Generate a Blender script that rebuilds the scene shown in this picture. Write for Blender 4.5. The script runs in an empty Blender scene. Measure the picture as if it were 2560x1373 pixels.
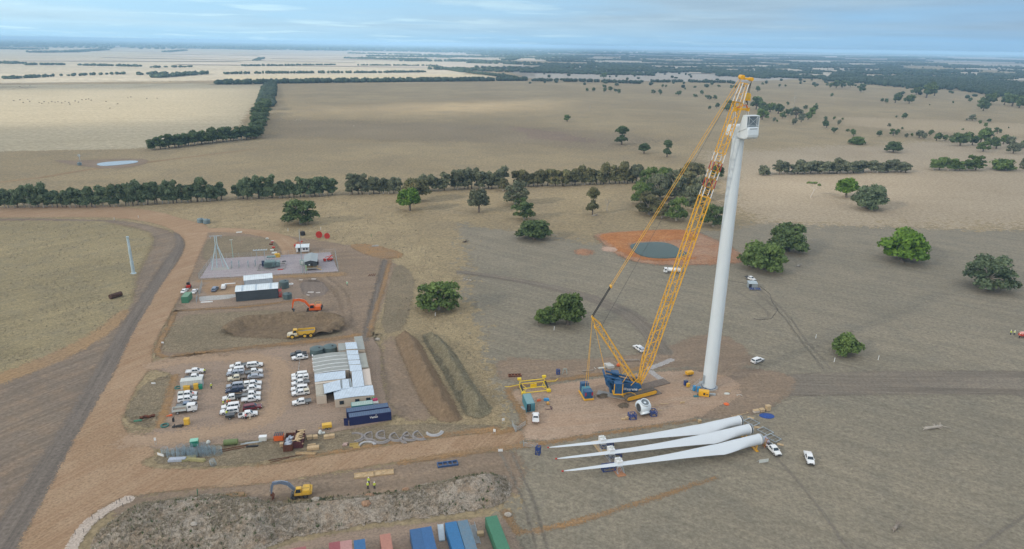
import bpy, math, random
import numpy as np
from mathutils import Vector, Matrix
R = math.radians
# ------------------------------------------------------------------ camera, sky, sun, exposure
CAM_H = 100.0
FPX, CX, CY = 1706.667, 1280.0, 686.5
ROLL, PITCH = R(0.918), R(18.584)
sc = bpy.context.scene
COL = sc.collection
cam_d = bpy.data.cameras.new("drone_camera")
cam_d.lens = 24; cam_d.sensor_width = 36; cam_d.sensor_fit = 'HORIZONTAL'
cam_d.clip_start = 0.5; cam_d.clip_end = 200000
cam = bpy.data.objects.new("drone_camera", cam_d); COL.objects.link(cam)
cam.matrix_world = Matrix.Translation((0, 0, CAM_H)) @ Matrix.Rotation(math.pi/2 - PITCH, 4, 'X') @ Matrix.Rotation(ROLL, 4, 'Z')
sc.camera = cam
SUN_EL, SUN_TO = R(23), R(35)          # elevation; ground direction the shadows point to (from +X towards +Y)
sdir = Vector((math.cos(SUN_TO)*math.cos(SUN_EL), math.sin(SUN_TO)*math.cos(SUN_EL), -math.sin(SUN_EL)))  # light travel
sun_d = bpy.data.lights.new("sun", 'SUN'); sun_d.energy = 5.0; sun_d.angle = R(2.5); sun_d.color = (1.0, 0.90, 0.76)
sun = bpy.data.objects.new("sun", sun_d); COL.objects.link(sun)
sun.rotation_euler = sdir.to_track_quat('-Z', 'Y').to_euler()
world = bpy.data.worlds.new("World"); sc.world = world; world.use_nodes = True
def N(nt, typ, **kw):
    n = nt.nodes.new(typ)
    for k, v in kw.items():
        if k in ('op',): n.operation = v
        elif hasattr(n, k) and not k.startswith('i_'): setattr(n, k, v)
    return n
def L(nt, a, b): nt.links.new(a, b)
def ramp(nt, src, stops):
    r = nt.nodes.new('ShaderNodeValToRGB'); e = r.color_ramp.elements
    while len(e) < len(stops): e.new(0.5)
    for el, (p, c) in zip(e, stops):
        el.position = p; el.color = (c[0], c[1], c[2], 1) if hasattr(c, '__len__') else (c, c, c, 1)
    L(nt, src, r.inputs[0]); return r.outputs[0]
def noise(nt, vec, scale, detail=3, rough=0.55, dist=0.0):
    n = nt.nodes.new('ShaderNodeTexNoise'); n.inputs['Scale'].default_value = scale
    n.inputs['Detail'].default_value = detail; n.inputs['Roughness'].default_value = rough
    n.inputs['Distortion'].default_value = dist
    if vec is not None: L(nt, vec, n.inputs['Vector'])
    return n.outputs['Fac']
def mapping(nt, vec, sc_=(1, 1, 1), loc=(0, 0, 0), rot=(0, 0, 0)):
    m = nt.nodes.new('ShaderNodeMapping'); L(nt, vec, m.inputs['Vector'])
    m.inputs['Scale'].default_value = sc_; m.inputs['Location'].default_value = loc; m.inputs['Rotation'].default_value = rot
    return m.outputs[0]
def mixc(nt, fac, a, b, blend='MIX'):
    m = nt.nodes.new('ShaderNodeMix'); m.data_type = 'RGBA'; m.blend_type = blend
    for s, v in ((m.inputs[0], fac), (m.inputs[6], a), (m.inputs[7], b)):
        if isinstance(v, (int, float)): s.default_value = v
        elif isinstance(v, tuple): s.default_value = (v[0], v[1], v[2], 1)
        else: L(nt, v, s)
    return m.outputs[2]
def math_(nt, op, a, b=None, c=None, clamp=False):
    m = nt.nodes.new('ShaderNodeMath'); m.operation = op; m.use_clamp = clamp
    for s, v in zip(m.inputs, (a, b, c)):
        if v is None: continue
        if isinstance(v, (int, float)): s.default_value = v
        else: L(nt, v, s)
    return m.outputs[0]
wt = world.node_tree; wt.nodes.clear()
tc = wt.nodes.new('ShaderNodeTexCoord')
sky = wt.nodes.new('ShaderNodeTexSky'); sky.sky_type = 'NISHITA'; sky.sun_disc = False
sky.sun_elevation = SUN_EL; sky.sun_rotation = math.atan2(-sdir.x, -sdir.y)
sky.altitude = 150; sky.air_density = 1.0; sky.dust_density = 2.0; sky.ozone_density = 1.5
sep = wt.nodes.new('ShaderNodeSeparateXYZ'); L(wt, tc.outputs['Generated'], sep.inputs[0])
zc = math_(wt, 'MAXIMUM', sep.outputs[2], 0.0)
den = math_(wt, 'ADD', zc, 0.035)
cmb = wt.nodes.new('ShaderNodeCombineXYZ')
L(wt, math_(wt, 'DIVIDE', sep.outputs[0], den), cmb.inputs[0]); L(wt, math_(wt, 'DIVIDE', sep.outputs[1], den), cmb.inputs[1])
cl = noise(wt, mapping(wt, cmb.outputs[0], (0.16, 0.16, 1), (3.1, 1.7, 0)), 1.0, 4, 0.5, 0.3)
cl2 = noise(wt, mapping(wt, cmb.outputs[0], (0.35, 0.35, 1), (1.3, 5.7, 0)), 1.0, 5, 0.55, 0.2)
side = ramp(wt, sep.outputs[0], ((0.0, 0.0), (0.6, 1.0)))
side = ramp(wt, math_(wt, 'MULTIPLY_ADD', sep.outputs[0], 0.8, 0.5), ((0.1, 0.0), (0.95, 1.0)))
hor = mixc(wt, side, (4.0, 6.6, 8.6), (2.6, 4.7, 7.0))                 # pale blue air near the horizon
cloudcol = mixc(wt, ramp(wt, cl2, ((0.28, 0.0), (0.72, 1.0))), (3.9, 5.1, 6.2), (5.2, 6.6, 7.6))
cloudcol = mixc(wt, side, mixc(wt, 1.0, cloudcol, (1.12, 1.2, 1.18), 'MULTIPLY'), mixc(wt, 1.0, cloudcol, (0.60, 0.67, 0.75), 'MULTIPLY'))
low = mixc(wt, math_(wt, 'MULTIPLY', ramp(wt, cl, ((0.34, 0.15), (0.56, 1.0))), ramp(wt, zc, ((0.0, 0.1), (0.034, 1.0)))), hor, cloudcol)
bright = ramp(wt, noise(wt, mapping(wt, cmb.outputs[0], (0.45, 0.40, 1), (0.4, 3.2, 0)), 1.0, 4, 0.55, 0.2), ((0.55, 0.0), (0.66, 1.0)))
bright = math_(wt, 'MULTIPLY', bright, math_(wt, 'SUBTRACT', 1.0, side))
low = mixc(wt, math_(wt, 'MULTIPLY', bright, 0.5), low, (6.8, 9.0, 9.6))
c1 = mixc(wt, 0.62, sky.outputs[0], mixc(wt, ramp(wt, cl2, ((0.35, 0.0), (0.68, 1.0))), (4.2, 4.9, 5.6), (5.6, 6.2, 6.9)))
c2 = mixc(wt, ramp(wt, zc, ((0.06, 0.0), (0.25, 1.0))), low, c1)
bg = wt.nodes.new('ShaderNodeBackground'); bg.inputs['Strength'].default_value = 0.092
L(wt, c2, bg.inputs['Color'])
wo = wt.nodes.new('ShaderNodeOutputWorld'); L(wt, bg.outputs[0], wo.inputs['Surface'])
sc.view_settings.view_transform = 'Standard'; sc.view_settings.look = 'None'
sc.view_settings.exposure = 0.36; sc.view_settings.gamma = 1.0; sc.view_settings.use_curve_mapping = False
sc.cycles.max_bounces = 5; sc.cycles.diffuse_bounces = 2; sc.cycles.glossy_bounces = 2
sc.cycles.transmission_bounces = 2; sc.cycles.transparent_max_bounces = 16; sc.cycles.volume_bounces = 2
sc.cycles.use_denoising = True
# ------------------------------------------------------------------ helpers
def ray(px, py):
    u = (px-CX)/FPX; v = -(py-CY)/FPX
    c, s = math.cos(ROLL), math.sin(ROLL)
    u2 = u*c - v*s; v2 = u*s + v*c
    cp, sp = math.cos(PITCH), math.sin(PITCH)
    return (u2, cp + v2*sp, -sp + v2*cp)
def at(px, py, z=0.0):
    r = ray(px, py); t = -(CAM_H - z)/r[2]
    return Vector((r[0]*t, r[1]*t, z))
def on_plane_y(px, py, Y):
    r = ray(px, py); t = Y/r[1]
    return Vector((r[0]*t, Y, CAM_H + r[2]*t))
def heading(a, b):
    A = at(*a); B = at(*b); return math.atan2(B.y-A.y, B.x-A.x)
rnd = random.Random(7)
def tag(o, label=None, cat=None, group=None, kind=None):
    if label: o['label'] = label
    if cat: o['category'] = cat
    if group: o['group'] = group
    if kind: o['kind'] = kind
    return o
def empty(name, loc=(0, 0, 0), rz=0.0, label=None, cat=None, group=None):
    o = bpy.data.objects.new(name, None); COL.objects.link(o)
    o.location = loc; o.rotation_euler = (0, 0, rz); o.empty_display_size = 0.5
    return tag(o, label, cat, group)
_children = {}
def link(o, parent):
    COL.objects.link(o)
    if parent is not None:
        o.parent = parent; _children.setdefault(parent.name, []).append(o)
    return o
def clone(o, loc=None, rz=None, label=None, group=None, parent=None, scale=None):
    c = o.copy(); link(c, parent)
    if loc is not None: c.location = loc
    if rz is not None: c.rotation_euler = (0, 0, rz)
    if scale is not None: c.scale = scale if hasattr(scale, '__len__') else (scale,)*3
    if label: c['label'] = label
    if group: c['group'] = group
    for ch in list(_children.get(o.name, [])):
        clone(ch, parent=c)
    return c
class MB:
    def __init__(s): s.v = []; s.f = []; s.M = None
    def add(s, vs, fs):
        o = len(s.v)
        if s.M is not None: vs = [tuple(s.M @ Vector(v)) for v in vs]
        s.v.extend([tuple(v) for v in vs]); s.f.extend([tuple(i+o for i in f) for f in fs]); return s
    def box(s, x0, x1, y0, y1, z0, z1, t=None):
        vs = [(x0, y0, z0), (x1, y0, z0), (x1, y1, z0), (x0, y1, z0), (x0, y0, z1), (x1, y0, z1), (x1, y1, z1), (x0, y1, z1)]
        if t:  # taper the top by t on each side
            vs = vs[:4] + [(x0+t, y0+t, z1), (x1-t, y0+t, z1), (x1-t, y1-t, z1), (x0+t, y1-t, z1)]
        return s.add(vs, [(0, 3, 2, 1), (4, 5, 6, 7), (0, 1, 5, 4), (1, 2, 6, 5), (2, 3, 7, 6), (3, 0, 4, 7)])
    def cbox(s, c, size, rz=0.0):
        M = Matrix.Translation(c) @ Matrix.Rotation(rz, 4, 'Z'); a, b, h = size[0]/2, size[1]/2, size[2]/2
        vs = [tuple(M @ Vector(p)) for p in ((-a, -b, -h), (a, -b, -h), (a, b, -h), (-a, b, -h), (-a, -b, h), (a, -b, h), (a, b, h), (-a, b, h))]
        return s.add(vs, [(0, 3, 2, 1), (4, 5, 6, 7), (0, 1, 5, 4), (1, 2, 6, 5), (2, 3, 7, 6), (3, 0, 4, 7)])
    def tube(s, p, q, r, n=6, r2=None, cap=True):
        p = Vector(p); q = Vector(q); d = q-p
        if d.length < 1e-6: return s
        a = d.orthogonal().normalized(); b = d.normalized().cross(a); r2 = r if r2 is None else r2
        vs = []
        for c, rr in ((p, r), (q, r2)):
            for i in range(n):
                t = 2*math.pi*i/n; vs.append(tuple(c + a*(math.cos(t)*rr) + b*(math.sin(t)*rr)))
        fs = [(i, (i+1) % n, n+(i+1) % n, n+i) for i in range(n)]
        if cap: fs += [tuple(range(n-1, -1, -1)), tuple(range(n, 2*n))]
        return s.add(vs, fs)
    def path(s, pts, r, n=6):
        for a, b in zip(pts[:-1], pts[1:]): s.tube(a, b, r, n)
        return s
    def lathe(s, prof, n=24, M=None, cap=True):
        vs = []; M = M or Matrix.Identity(4)
        for (r, z) in prof:
            for i in range(n):
                t = 2*math.pi*i/n; vs.append(tuple(M @ Vector((r*math.cos(t), r*math.sin(t), z))))
        fs = []
        for k in range(len(prof)-1):
            for i in range(n):
                fs.append((k*n+i, k*n+(i+1) % n, (k+1)*n+(i+1) % n, (k+1)*n+i))
        if cap: fs += [tuple(range(n-1, -1, -1)), tuple((len(prof)-1)*n+i for i in range(n))]
        return s.add(vs, fs)
    def prism(s, poly, y0, y1, tw=None):
        """side profile in x-z extruded along y; tw = optional half-width per vertex"""
        n = len(poly); vs = []
        for k, (x, z) in enumerate(poly): vs.append((x, -tw[k] if tw else y0, z))
        for k, (x, z) in enumerate(poly): vs.append((x, tw[k] if tw else y1, z))
        fs = [tuple(range(n)), tuple(range(2*n-1, n-1, -1))]
        fs += [(i, n+i, n+(i+1) % n, (i+1) % n) for i in range(n)]
        return s.add(vs, fs)
    def slab(s, poly, z0, z1):
        n = len(poly); vs = [(x, y, z0) for x, y in poly] + [(x, y, z1) for x, y in poly]
        return s.add(vs, [tuple(range(n-1, -1, -1)), tuple(range(n, 2*n))] + [(i, (i+1) % n, n+(i+1) % n, n+i) for i in range(n)])
    def build(s, name, m, parent=None, smooth=False, bevel=0.0):
        me = bpy.data.meshes.new(name); me.from_pydata(s.v, [], s.f); me.update()
        if m is not None: me.materials.append(m)
        if smooth:
            me.polygons.foreach_set('use_smooth', [True]*len(me.polygons))
            try: me.set_sharp_from_angle(angle=R(38))
            except Exception: pass
        o = bpy.data.objects.new(name, me); link(o, parent)
        if bevel:
            b = o.modifiers.new('bevel', 'BEVEL'); b.width = bevel; b.segments = 2; b.limit_method = 'ANGLE'
        return o
# ------------------------------------------------------------------ materials
_m = {}
def pmat(name, col, rough=0.6, metal=0.0, var=0.12, scale=2.0, bump=0.0, coat=0.0, dirt=None):
    if name in _m: return _m[name]
    m = bpy.data.materials.new(name); m.use_nodes = True; nt = m.node_tree
    b = nt.nodes['Principled BSDF']; t = nt.nodes.new('ShaderNodeTexCoord')
    f = noise(nt, t.outputs['Object'], scale, 4, 0.6)
    lo = tuple(c*(1-var) for c in col); hi = tuple(min(1, c*(1+var)) for c in col)
    c = mixc(nt, ramp(nt, f, ((0.3, 0.0), (0.7, 1.0))), lo, hi)
    if dirt:
        g = noise(nt, t.outputs['Object'], scale*0.45, 5, 0.65)
        c = mixc(nt, ramp(nt, g, ((0.5, 0.0), (0.72, dirt[3]))), c, dirt[:3])
    L(nt, c, b.inputs['Base Color']); b.inputs['Roughness'].default_value = rough; b.inputs['Metallic'].default_value = metal
    if coat: b.inputs['Coat Weight'].default_value = coat
    if bump:
        bp = nt.nodes.new('ShaderNodeBump'); bp.inputs['Strength'].default_value = bump; bp.inputs['Distance'].default_value = 0.05
        L(nt, f, bp.inputs['Height']); L(nt, bp.outputs[0], b.inputs['Normal'])
    _m[name] = m; return m
DUST = (0.34, 0.24, 0.16, 0.55)
WHITE = pmat('white_paint', (0.80, 0.82, 0.83), 0.35, coat=0.3, var=0.04, dirt=(0.5, 0.42, 0.34, 0.35))
CREAM = pmat('cream_paint', (0.68, 0.64, 0.50), 0.4, var=0.05, dirt=DUST)
SILVER = pmat('silver_paint', (0.42, 0.46, 0.52), 0.3, 0.5, var=0.05)
BLUEGREY = pmat('blue_grey_paint', (0.20, 0.26, 0.36), 0.3, 0.3, var=0.05)
NAVY = pmat('navy_paint', (0.018, 0.035, 0.085), 0.3, coat=0.4, var=0.1)
DARKPAINT = pmat('charcoal_paint', (0.035, 0.045, 0.055), 0.3, coat=0.4, var=0.1)
MAROON = pmat('maroon_paint', (0.16, 0.012, 0.025), 0.3, coat=0.5, var=0.08)
GLASS = pmat('dark_glass', (0.025, 0.04, 0.055), 0.08, var=0.1)
RUBBER = pmat('tyre_rubber', (0.022, 0.021, 0.02), 0.9, var=0.2, dirt=(0.2, 0.15, 0.1, 0.5))
RIM = pmat('alloy_rim', (0.45, 0.46, 0.47), 0.4, 0.5)
BLACKP = pmat('black_plastic', (0.02, 0.02, 0.022), 0.6, var=0.2)
GALV = pmat('galvanised_steel', (0.42, 0.47, 0.50), 0.5, 0.4, var=0.1)
TRAYGREY = pmat('grey_tray', (0.27, 0.29, 0.30), 0.6, 0.3, var=0.12, dirt=(0.3, 0.22, 0.16, 0.6))
LAMP = pmat('lamp_lens', (0.6, 0.62, 0.62), 0.15)
REDLAMP = pmat('red_lens', (0.35, 0.01, 0.01), 0.25)
YELLOW = pmat('crane_yellow', (0.80, 0.42, 0.02), 0.45, var=0.08, dirt=(0.35, 0.2, 0.06, 0.4))
MYEL = pmat('machine_yellow', (0.72, 0.44, 0.05), 0.45, var=0.08, dirt=(0.4, 0.28, 0.12, 0.6))
ORANGE = pmat('safety_orange', (0.75, 0.13, 0.02), 0.45, var=0.1, dirt=(0.35, 0.14, 0.05, 0.4))
REDP = pmat('red_paint', (0.50, 0.035, 0.02), 0.5, var=0.12)
CRBLUE = pmat('crane_blue', (0.012, 0.085, 0.21), 0.45, var=0.12, dirt=(0.12, 0.16, 0.2, 0.4))
STBLUE = pmat('stand_blue', (0.012, 0.05, 0.22), 0.5, var=0.12)
TEAL = pmat('teal_paint', (0.09, 0.26, 0.33), 0.55, var=0.1, dirt=(0.2, 0.2, 0.2, 0.35))
GREENP = pmat('green_paint', (0.05, 0.19, 0.11), 0.6, var=0.12)
BINGREEN = pmat('bin_green', (0.01, 0.24, 0.15), 0.5, var=0.1)
TURB = pmat('turbine_white', (0.68, 0.755, 0.80), 0.35, var=0.02, scale=0.3)
BLADEW = pmat('blade_white', (0.62, 0.67, 0.71), 0.35, var=0.02, scale=0.3)
CONC = pmat('concrete', (0.36, 0.35, 0.33), 0.9, var=0.12, scale=1.2)
TIMBER = pmat('pale_timber', (0.52, 0.38, 0.22), 0.8, var=0.2, scale=3)
OLDTIMBER = pmat('weathered_timber', (0.27, 0.23, 0.19), 0.9, var=0.25, scale=2)
STEELDARK = pmat('dark_steel', (0.09, 0.095, 0.10), 0.6, 0.4, var=0.2)
MUDSTEEL = pmat('muddy_track_steel', (0.14, 0.12, 0.095), 0.85, var=0.3, scale=3)
RUST = pmat('rusty_steel', (0.13, 0.045, 0.022), 0.85, var=0.35, scale=2.5)
RUSTP = pmat('rusty_maroon', (0.12, 0.035, 0.04), 0.7, var=0.2, scale=2)
CLAD = pmat('cream_cladding', (0.55, 0.47, 0.38), 0.6, var=0.04)
SHEDGREY = pmat('slate_cladding', (0.055, 0.07, 0.08), 0.5, var=0.06)
CONTW = pmat('container_white', (0.60, 0.63, 0.60), 0.5, var=0.06, dirt=(0.4, 0.35, 0.3, 0.35))
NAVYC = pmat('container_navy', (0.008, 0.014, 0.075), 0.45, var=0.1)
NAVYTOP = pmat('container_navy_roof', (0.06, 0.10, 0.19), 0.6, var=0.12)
FABRIC = pmat('plastic_wrap', (0.42, 0.47, 0.55), 0.5, var=0.2, scale=4)
def corrug(name, col, pitch=0.25, axis=0, rough=0.5, metal=0.0, rust=None, depth=0.04):
    """pressed metal sheet: ribs by bump along an object axis"""
    if name in _m: return _m[name]
    m = bpy.data.materials.new(name); m.use_nodes = True; nt = m.node_tree; b = nt.nodes['Principled BSDF']
    t = nt.nodes.new('ShaderNodeTexCoord'); s = nt.nodes.new('ShaderNodeSeparateXYZ'); L(nt, t.outputs['Object'], s.inputs[0])
    w = math_(nt, 'SINE', math_(nt, 'MULTIPLY', s.outputs[axis], 2*math.pi/pitch))
    f = noise(nt, t.outputs['Object'], 0.6, 5, 0.6)
    c = mixc(nt, ramp(nt, f, ((0.3, 0.0), (0.7, 1.0))), tuple(x*0.88 for x in col), tuple(min(1, x*1.1) for x in col))
    c = mixc(nt, ramp(nt, w, ((0.3, 0.16), (0.7, 0.0))), c, tuple(x*0.55 for x in col))
    if rust: c = mixc(nt, ramp(nt, noise(nt, t.outputs['Object'], 0.9, 6, 0.7), ((0.55, 0.0), (0.75, rust))), c, (0.22, 0.12, 0.08))
    L(nt, c, b.inputs['Base Color']); b.inputs['Roughness'].default_value = rough; b.inputs['Metallic'].default_value = metal
    bp = nt.nodes.new('ShaderNodeBump'); bp.inputs['Strength'].default_value = 0.6; bp.inputs['Distance'].default_value = depth
    L(nt, w, bp.inputs['Height']); L(nt, bp.outputs[0], b.inputs['Normal'])
    _m[name] = m; return m
ROOFG = corrug('grey_roofing', (0.32, 0.34, 0.32), 0.8, 1, 0.5)
ROOFW = corrug('pale_zinc_roofing', (0.56, 0.66, 0.76), 0.8, 0, 0.35, 0.1)
ROOFW2 = corrug('bright_zinc_roofing', (0.72, 0.80, 0.84), 0.9, 0, 0.35, 0.1)
SLATE = corrug('slate_wall_sheet', (0.055, 0.072, 0.085), 0.3, 0, 0.5)
SWROOF = corrug('switch_roof_sheet', (0.33, 0.38, 0.40), 0.8, 1, 0.45)
# ------------------------------------------------------------------ soils and surface sheets
def soil(name, c1, c2, c3=None, big=0.02, fine=1.1, feather=0.8, amp=1.6, edge_scale=0.35, streak=0.0, streak_w=0.8, streak_l=0.03,
         bump=0.5, sheet=True, tuft=0.0, streak_col=None):
    m = bpy.data.materials.new(name); m.use_nodes = True; nt = m.node_tree; nt.nodes.clear()
    out = nt.nodes.new('ShaderNodeOutputMaterial'); b = nt.nodes.new('ShaderNodeBsdfPrincipled')
    b.inputs['Roughness'].default_value = 0.95; b.inputs['Specular IOR Level'].default_value = 0.15
    t = nt.nodes.new('ShaderNodeTexCoord'); P = t.outputs['Object']
    c3 = c3 or tuple(0.5*(a+d) for a, d in zip(c1, c2))
    n1 = noise(nt, P, big, 6, 0.6, 0.4)
    n2 = noise(nt, P, big*5.3, 5, 0.62, 0.2)
    c = mixc(nt, ramp(nt, n1, ((0.36, 0.0), (0.64, 1.0))), c1, c2)
    c = mixc(nt, ramp(nt, n2, ((0.45, 0.0), (0.70, 0.6))), c, c3)
    n3 = noise(nt, P, fine, 5, 0.7)
    g = ramp(nt, n3, ((0.28, 0.62), (0.72, 1.38)))
    c = mixc(nt, 1.0, c, g, 'MULTIPLY')
    h = n3
    if tuft:
        n4 = noise(nt, P, fine*2.2, 3, 0.65)
        c = mixc(nt, ramp(nt, n4, ((0.46, 0.0), (0.60, tuft))), c, tuple(x*0.45 for x in c1))
        n5 = noise(nt, P, fine*0.45, 3, 0.6)
        c = mixc(nt, ramp(nt, n5, ((0.55, 0.0), (0.75, tuft*0.8))), c, tuple(min(1, x*1.35) for x in c2))
        h = n4
    if streak:
        uv = nt.nodes.new('ShaderNodeUVMap'); uv.uv_map = 'flow'
        s = noise(nt, mapping(nt, uv.outputs[0], (streak_l, streak_w, 1)), 1.0, 4, 0.6, 0.15)
        s2 = noise(nt, mapping(nt, uv.outputs[0], (streak_l*1.5, streak_w*4, 1), (7, 3, 0)), 1.0, 3, 0.6, 0.1)
        sc1 = streak_col or tuple(x*0.62 for x in c1)
        c = mixc(nt, ramp(nt, s, ((0.40, 0.0), (0.66, streak))), c, sc1)
        c = mixc(nt, ramp(nt, s2, ((0.50, 0.0), (0.70, streak*0.7))), c, tuple(min(1, x*1.25) for x in c2))
    L(nt, c, b.inputs['Base Color'])
    if bump:
        bp = nt.nodes.new('ShaderNodeBump'); bp.inputs['Strength'].default_value = bump; bp.inputs['Distance'].default_value = 0.25
        L(nt, h, bp.inputs['Height']); L(nt, bp.outputs[0], b.inputs['Normal'])
    if sheet:
        at_ = nt.nodes.new('ShaderNodeAttribute'); at_.attribute_name = 'edge'
        en = noise(nt, P, edge_scale, 5, 0.65)
        e = math_(nt, 'ADD', at_.outputs['Fac'], math_(nt, 'MULTIPLY', math_(nt, 'SUBTRACT', en, 0.5), amp*2))
        df = noise(nt, P, min(2.2, max(0.25, 3.0/feather)), 3, 0.75)
        e = math_(nt, 'ADD', e, math_(nt, 'MULTIPLY', math_(nt, 'SUBTRACT', df, 0.5), feather*4.5))
        mr = nt.nodes.new('ShaderNodeMath'); mr.operation = 'GREATER_THAN'; mr.inputs[1].default_value = 0.0; L(nt, e, mr.inputs[0])
        tr = nt.nodes.new('ShaderNodeBsdfTransparent'); mx = nt.nodes.new('ShaderNodeMixShader')
        L(nt, mr.outputs[0], mx.inputs[0]); L(nt, tr.outputs[0], mx.inputs[1]); L(nt, b.outputs[0], mx.inputs[2])
        L(nt, mx.outputs[0], out.inputs['Surface'])
        m['feather'] = feather*1.6 + amp
    else: L(nt, b.outputs[0], out.inputs['Surface'])
    return m
def px_poly(pts): return np.array([at(x, y).to_2d()[:] for x, y in pts])
def smooth_poly(P, it=2, closed=True):
    for _ in range(it):
        Q = []
        n = len(P)
        for i in range(n if closed else n-1):
            a = P[i]; b = P[(i+1) % n]; Q.append(a*0.75+b*0.25); Q.append(a*0.25+b*0.75)
        if not closed: Q = [P[0]] + Q + [P[-1]]
        P = np.array(Q)
    return P
def sd_poly(X, P):
    """signed distance (positive inside) of points X (n,2) to polygon P"""
    d = np.full(len(X), 1e18); ins = np.zeros(len(X), bool)
    for i in range(len(P)):
        a = P[i]; b = P[(i+1) % len(P)]; ab = b-a; L2 = max(ab @ ab, 1e-9)
        t = np.clip(((X-a) @ ab)/L2, 0, 1); q = X-(a+t[:, None]*ab); d = np.minimum(d, (q*q).sum(1))
        if a[1] != b[1]:
            c = ((a[1] > X[:, 1]) != (b[1] > X[:, 1])) & (X[:, 0] < (b[0]-a[0])*(X[:, 1]-a[1])/(b[1]-a[1])+a[0])
            ins ^= c
    d = np.sqrt(d); return np.where(ins, d, -d)
def sd_line(X, P, w):
    """distance to a polyline with half width w (scalar or per vertex); also along/across coordinates"""
    best = np.full(len(X), 1e18); al = np.zeros(len(X)); ac = np.zeros(len(X)); s0 = 0.0
    W = np.full(len(P), w, float) if np.isscalar(w) else np.array(w, float); ww = np.zeros(len(X))
    for i in range(len(P)-1):
        a = P[i]; b = P[i+1]; ab = b-a; Ln = math.sqrt(max(ab @ ab, 1e-9))
        tr = ((X-a) @ ab)/Ln**2; t = np.clip(tr, 0, 1); q = X-(a+t[:, None]*ab); dd = np.sqrt((q*q).sum(1))
        m = dd < best; best[m] = dd[m]; al[m] = (s0+tr*Ln)[m]
        ac[m] = ((X-a) @ np.array([-ab[1], ab[0]])/Ln)[m]; ww[m] = (W[i]*(1-t)+W[i+1]*t)[m]; s0 += Ln
    return ww-best, al, ac
def fnoise(X, s, seed=0):
    """cheap smooth value noise for heightfields"""
    r = np.random.RandomState(seed); T = r.rand(64, 64); G = X/s
    i = np.floor(G).astype(int); f = G-i; f = f*f*(3-2*f); g = lambda a, b: T[a % 64, b % 64]
    return ((g(i[:, 0], i[:, 1])*(1-f[:, 0])+g(i[:, 0]+1, i[:, 1])*f[:, 0])*(1-f[:, 1]) +
            (g(i[:, 0], i[:, 1]+1)*(1-f[:, 0])+g(i[:, 0]+1, i[:, 1]+1)*f[:, 0])*f[:, 1])
def sheet(name, m, poly=None, line=None, w=3.0, z=0.01, cell=1.0, angle=0.0, hfun=None, label=None, raw=False, sm=1, kind='structure'):
    pts = poly if poly is not None else line
    P = np.array(pts, float) if raw else px_poly(pts)
    if sm: P = smooth_poly(P, sm, poly is not None)
    if line is not None and not np.isscalar(w):
        w = np.interp(np.linspace(0, 1, len(P)), np.linspace(0, 1, len(w)), w)
    mg = m.get('feather', 1.0)+cell
    ext = (0 if poly is not None else (w if np.isscalar(w) else max(w)))+mg
    x0, y0 = P.min(0)-ext; x1, y1 = P.max(0)+ext
    nx = max(2, int((x1-x0)/cell)+1); ny = max(2, int((y1-y0)/cell)+1)
    gx, gy = np.meshgrid(np.linspace(x0, x1, nx+1), np.linspace(y0, y1, ny+1)); X = np.stack([gx.ravel(), gy.ravel()], 1)
    if poly is not None:
        d = sd_poly(X, P); al = X[:, 0]*math.cos(angle)+X[:, 1]*math.sin(angle); ac = -X[:, 0]*math.sin(angle)+X[:, 1]*math.cos(angle)
    else: d, al, ac = sd_line(X, P, w)
    idx = np.arange((nx+1)*(ny+1)).reshape(ny+1, nx+1)
    q = np.stack([idx[:-1, :-1].ravel(), idx[:-1, 1:].ravel(), idx[1:, 1:].ravel(), idx[1:, :-1].ravel()], 1)
    keep = (d[q].max(1) > -mg); q = q[keep]
    used, inv = np.unique(q, return_inverse=True); q = inv.reshape(q.shape)
    Z = np.full(len(used), z)
    if hfun is not None: Z = Z+hfun(X[used], d[used])
    me = bpy.data.meshes.new(name)
    me.vertices.add(len(used)); me.vertices.foreach_set('co', np.column_stack([X[used], Z]).ravel())
    me.loops.add(len(q)*4); me.loops.foreach_set('vertex_index', q.ravel())
    me.polygons.add(len(q)); me.polygons.foreach_set('loop_start', np.arange(len(q))*4); me.polygons.foreach_set('loop_total', np.full(len(q), 4))
    me.update(); me.validate()
    a = me.attributes.new('edge', 'FLOAT', 'POINT'); a.data.foreach_set('value', d[used].astype(np.float32))
    uv = me.uv_layers.new(name='flow'); uv.data.foreach_set('uv', np.stack([al[used][q.ravel()], ac[used][q.ravel()]], 1).astype(np.float32).ravel())
    if hfun is not None: me.polygons.foreach_set('use_smooth', np.ones(len(q), bool))
    me.materials.append(m); o = bpy.data.objects.new(name, me); COL.objects.link(o)
    tag(o, label, None, None, kind); return o
# ------------------------------------------------------------------ ground, roads, earth
GRASS = (0.255, 0.205, 0.145)
m_ground = soil('dry_paddock_soil', (0.278, 0.22, 0.132), (0.36, 0.285, 0.168), (0.24, 0.20, 0.135), big=0.006, fine=0.45, sheet=False, tuft=0.4, bump=0.35)
gv = [-54000, -20000, -8000, -3500, -1500, -700, -300, -100, 0, 100, 300, 700, 1500, 3500, 8000, 20000, 54000]
gy_ = [-2400, -800, -200, 0, 100, 200, 300, 450, 700, 1100, 1800, 3000, 5000, 9000, 20000, 55000]
g = MB(); W_ = len(gv)
for y in gy_:
    for x in gv: g.v.append((x, y, 0.0))
for j in range(len(gy_)-1):
    for i in range(W_-1): g.f.append((j*W_+i, j*W_+i+1, (j+1)*W_+i+1, (j+1)*W_+i))
tag(g.build('ground', m_ground), 'dry brown paddock running flat to the horizon', None, None, 'structure')
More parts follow.
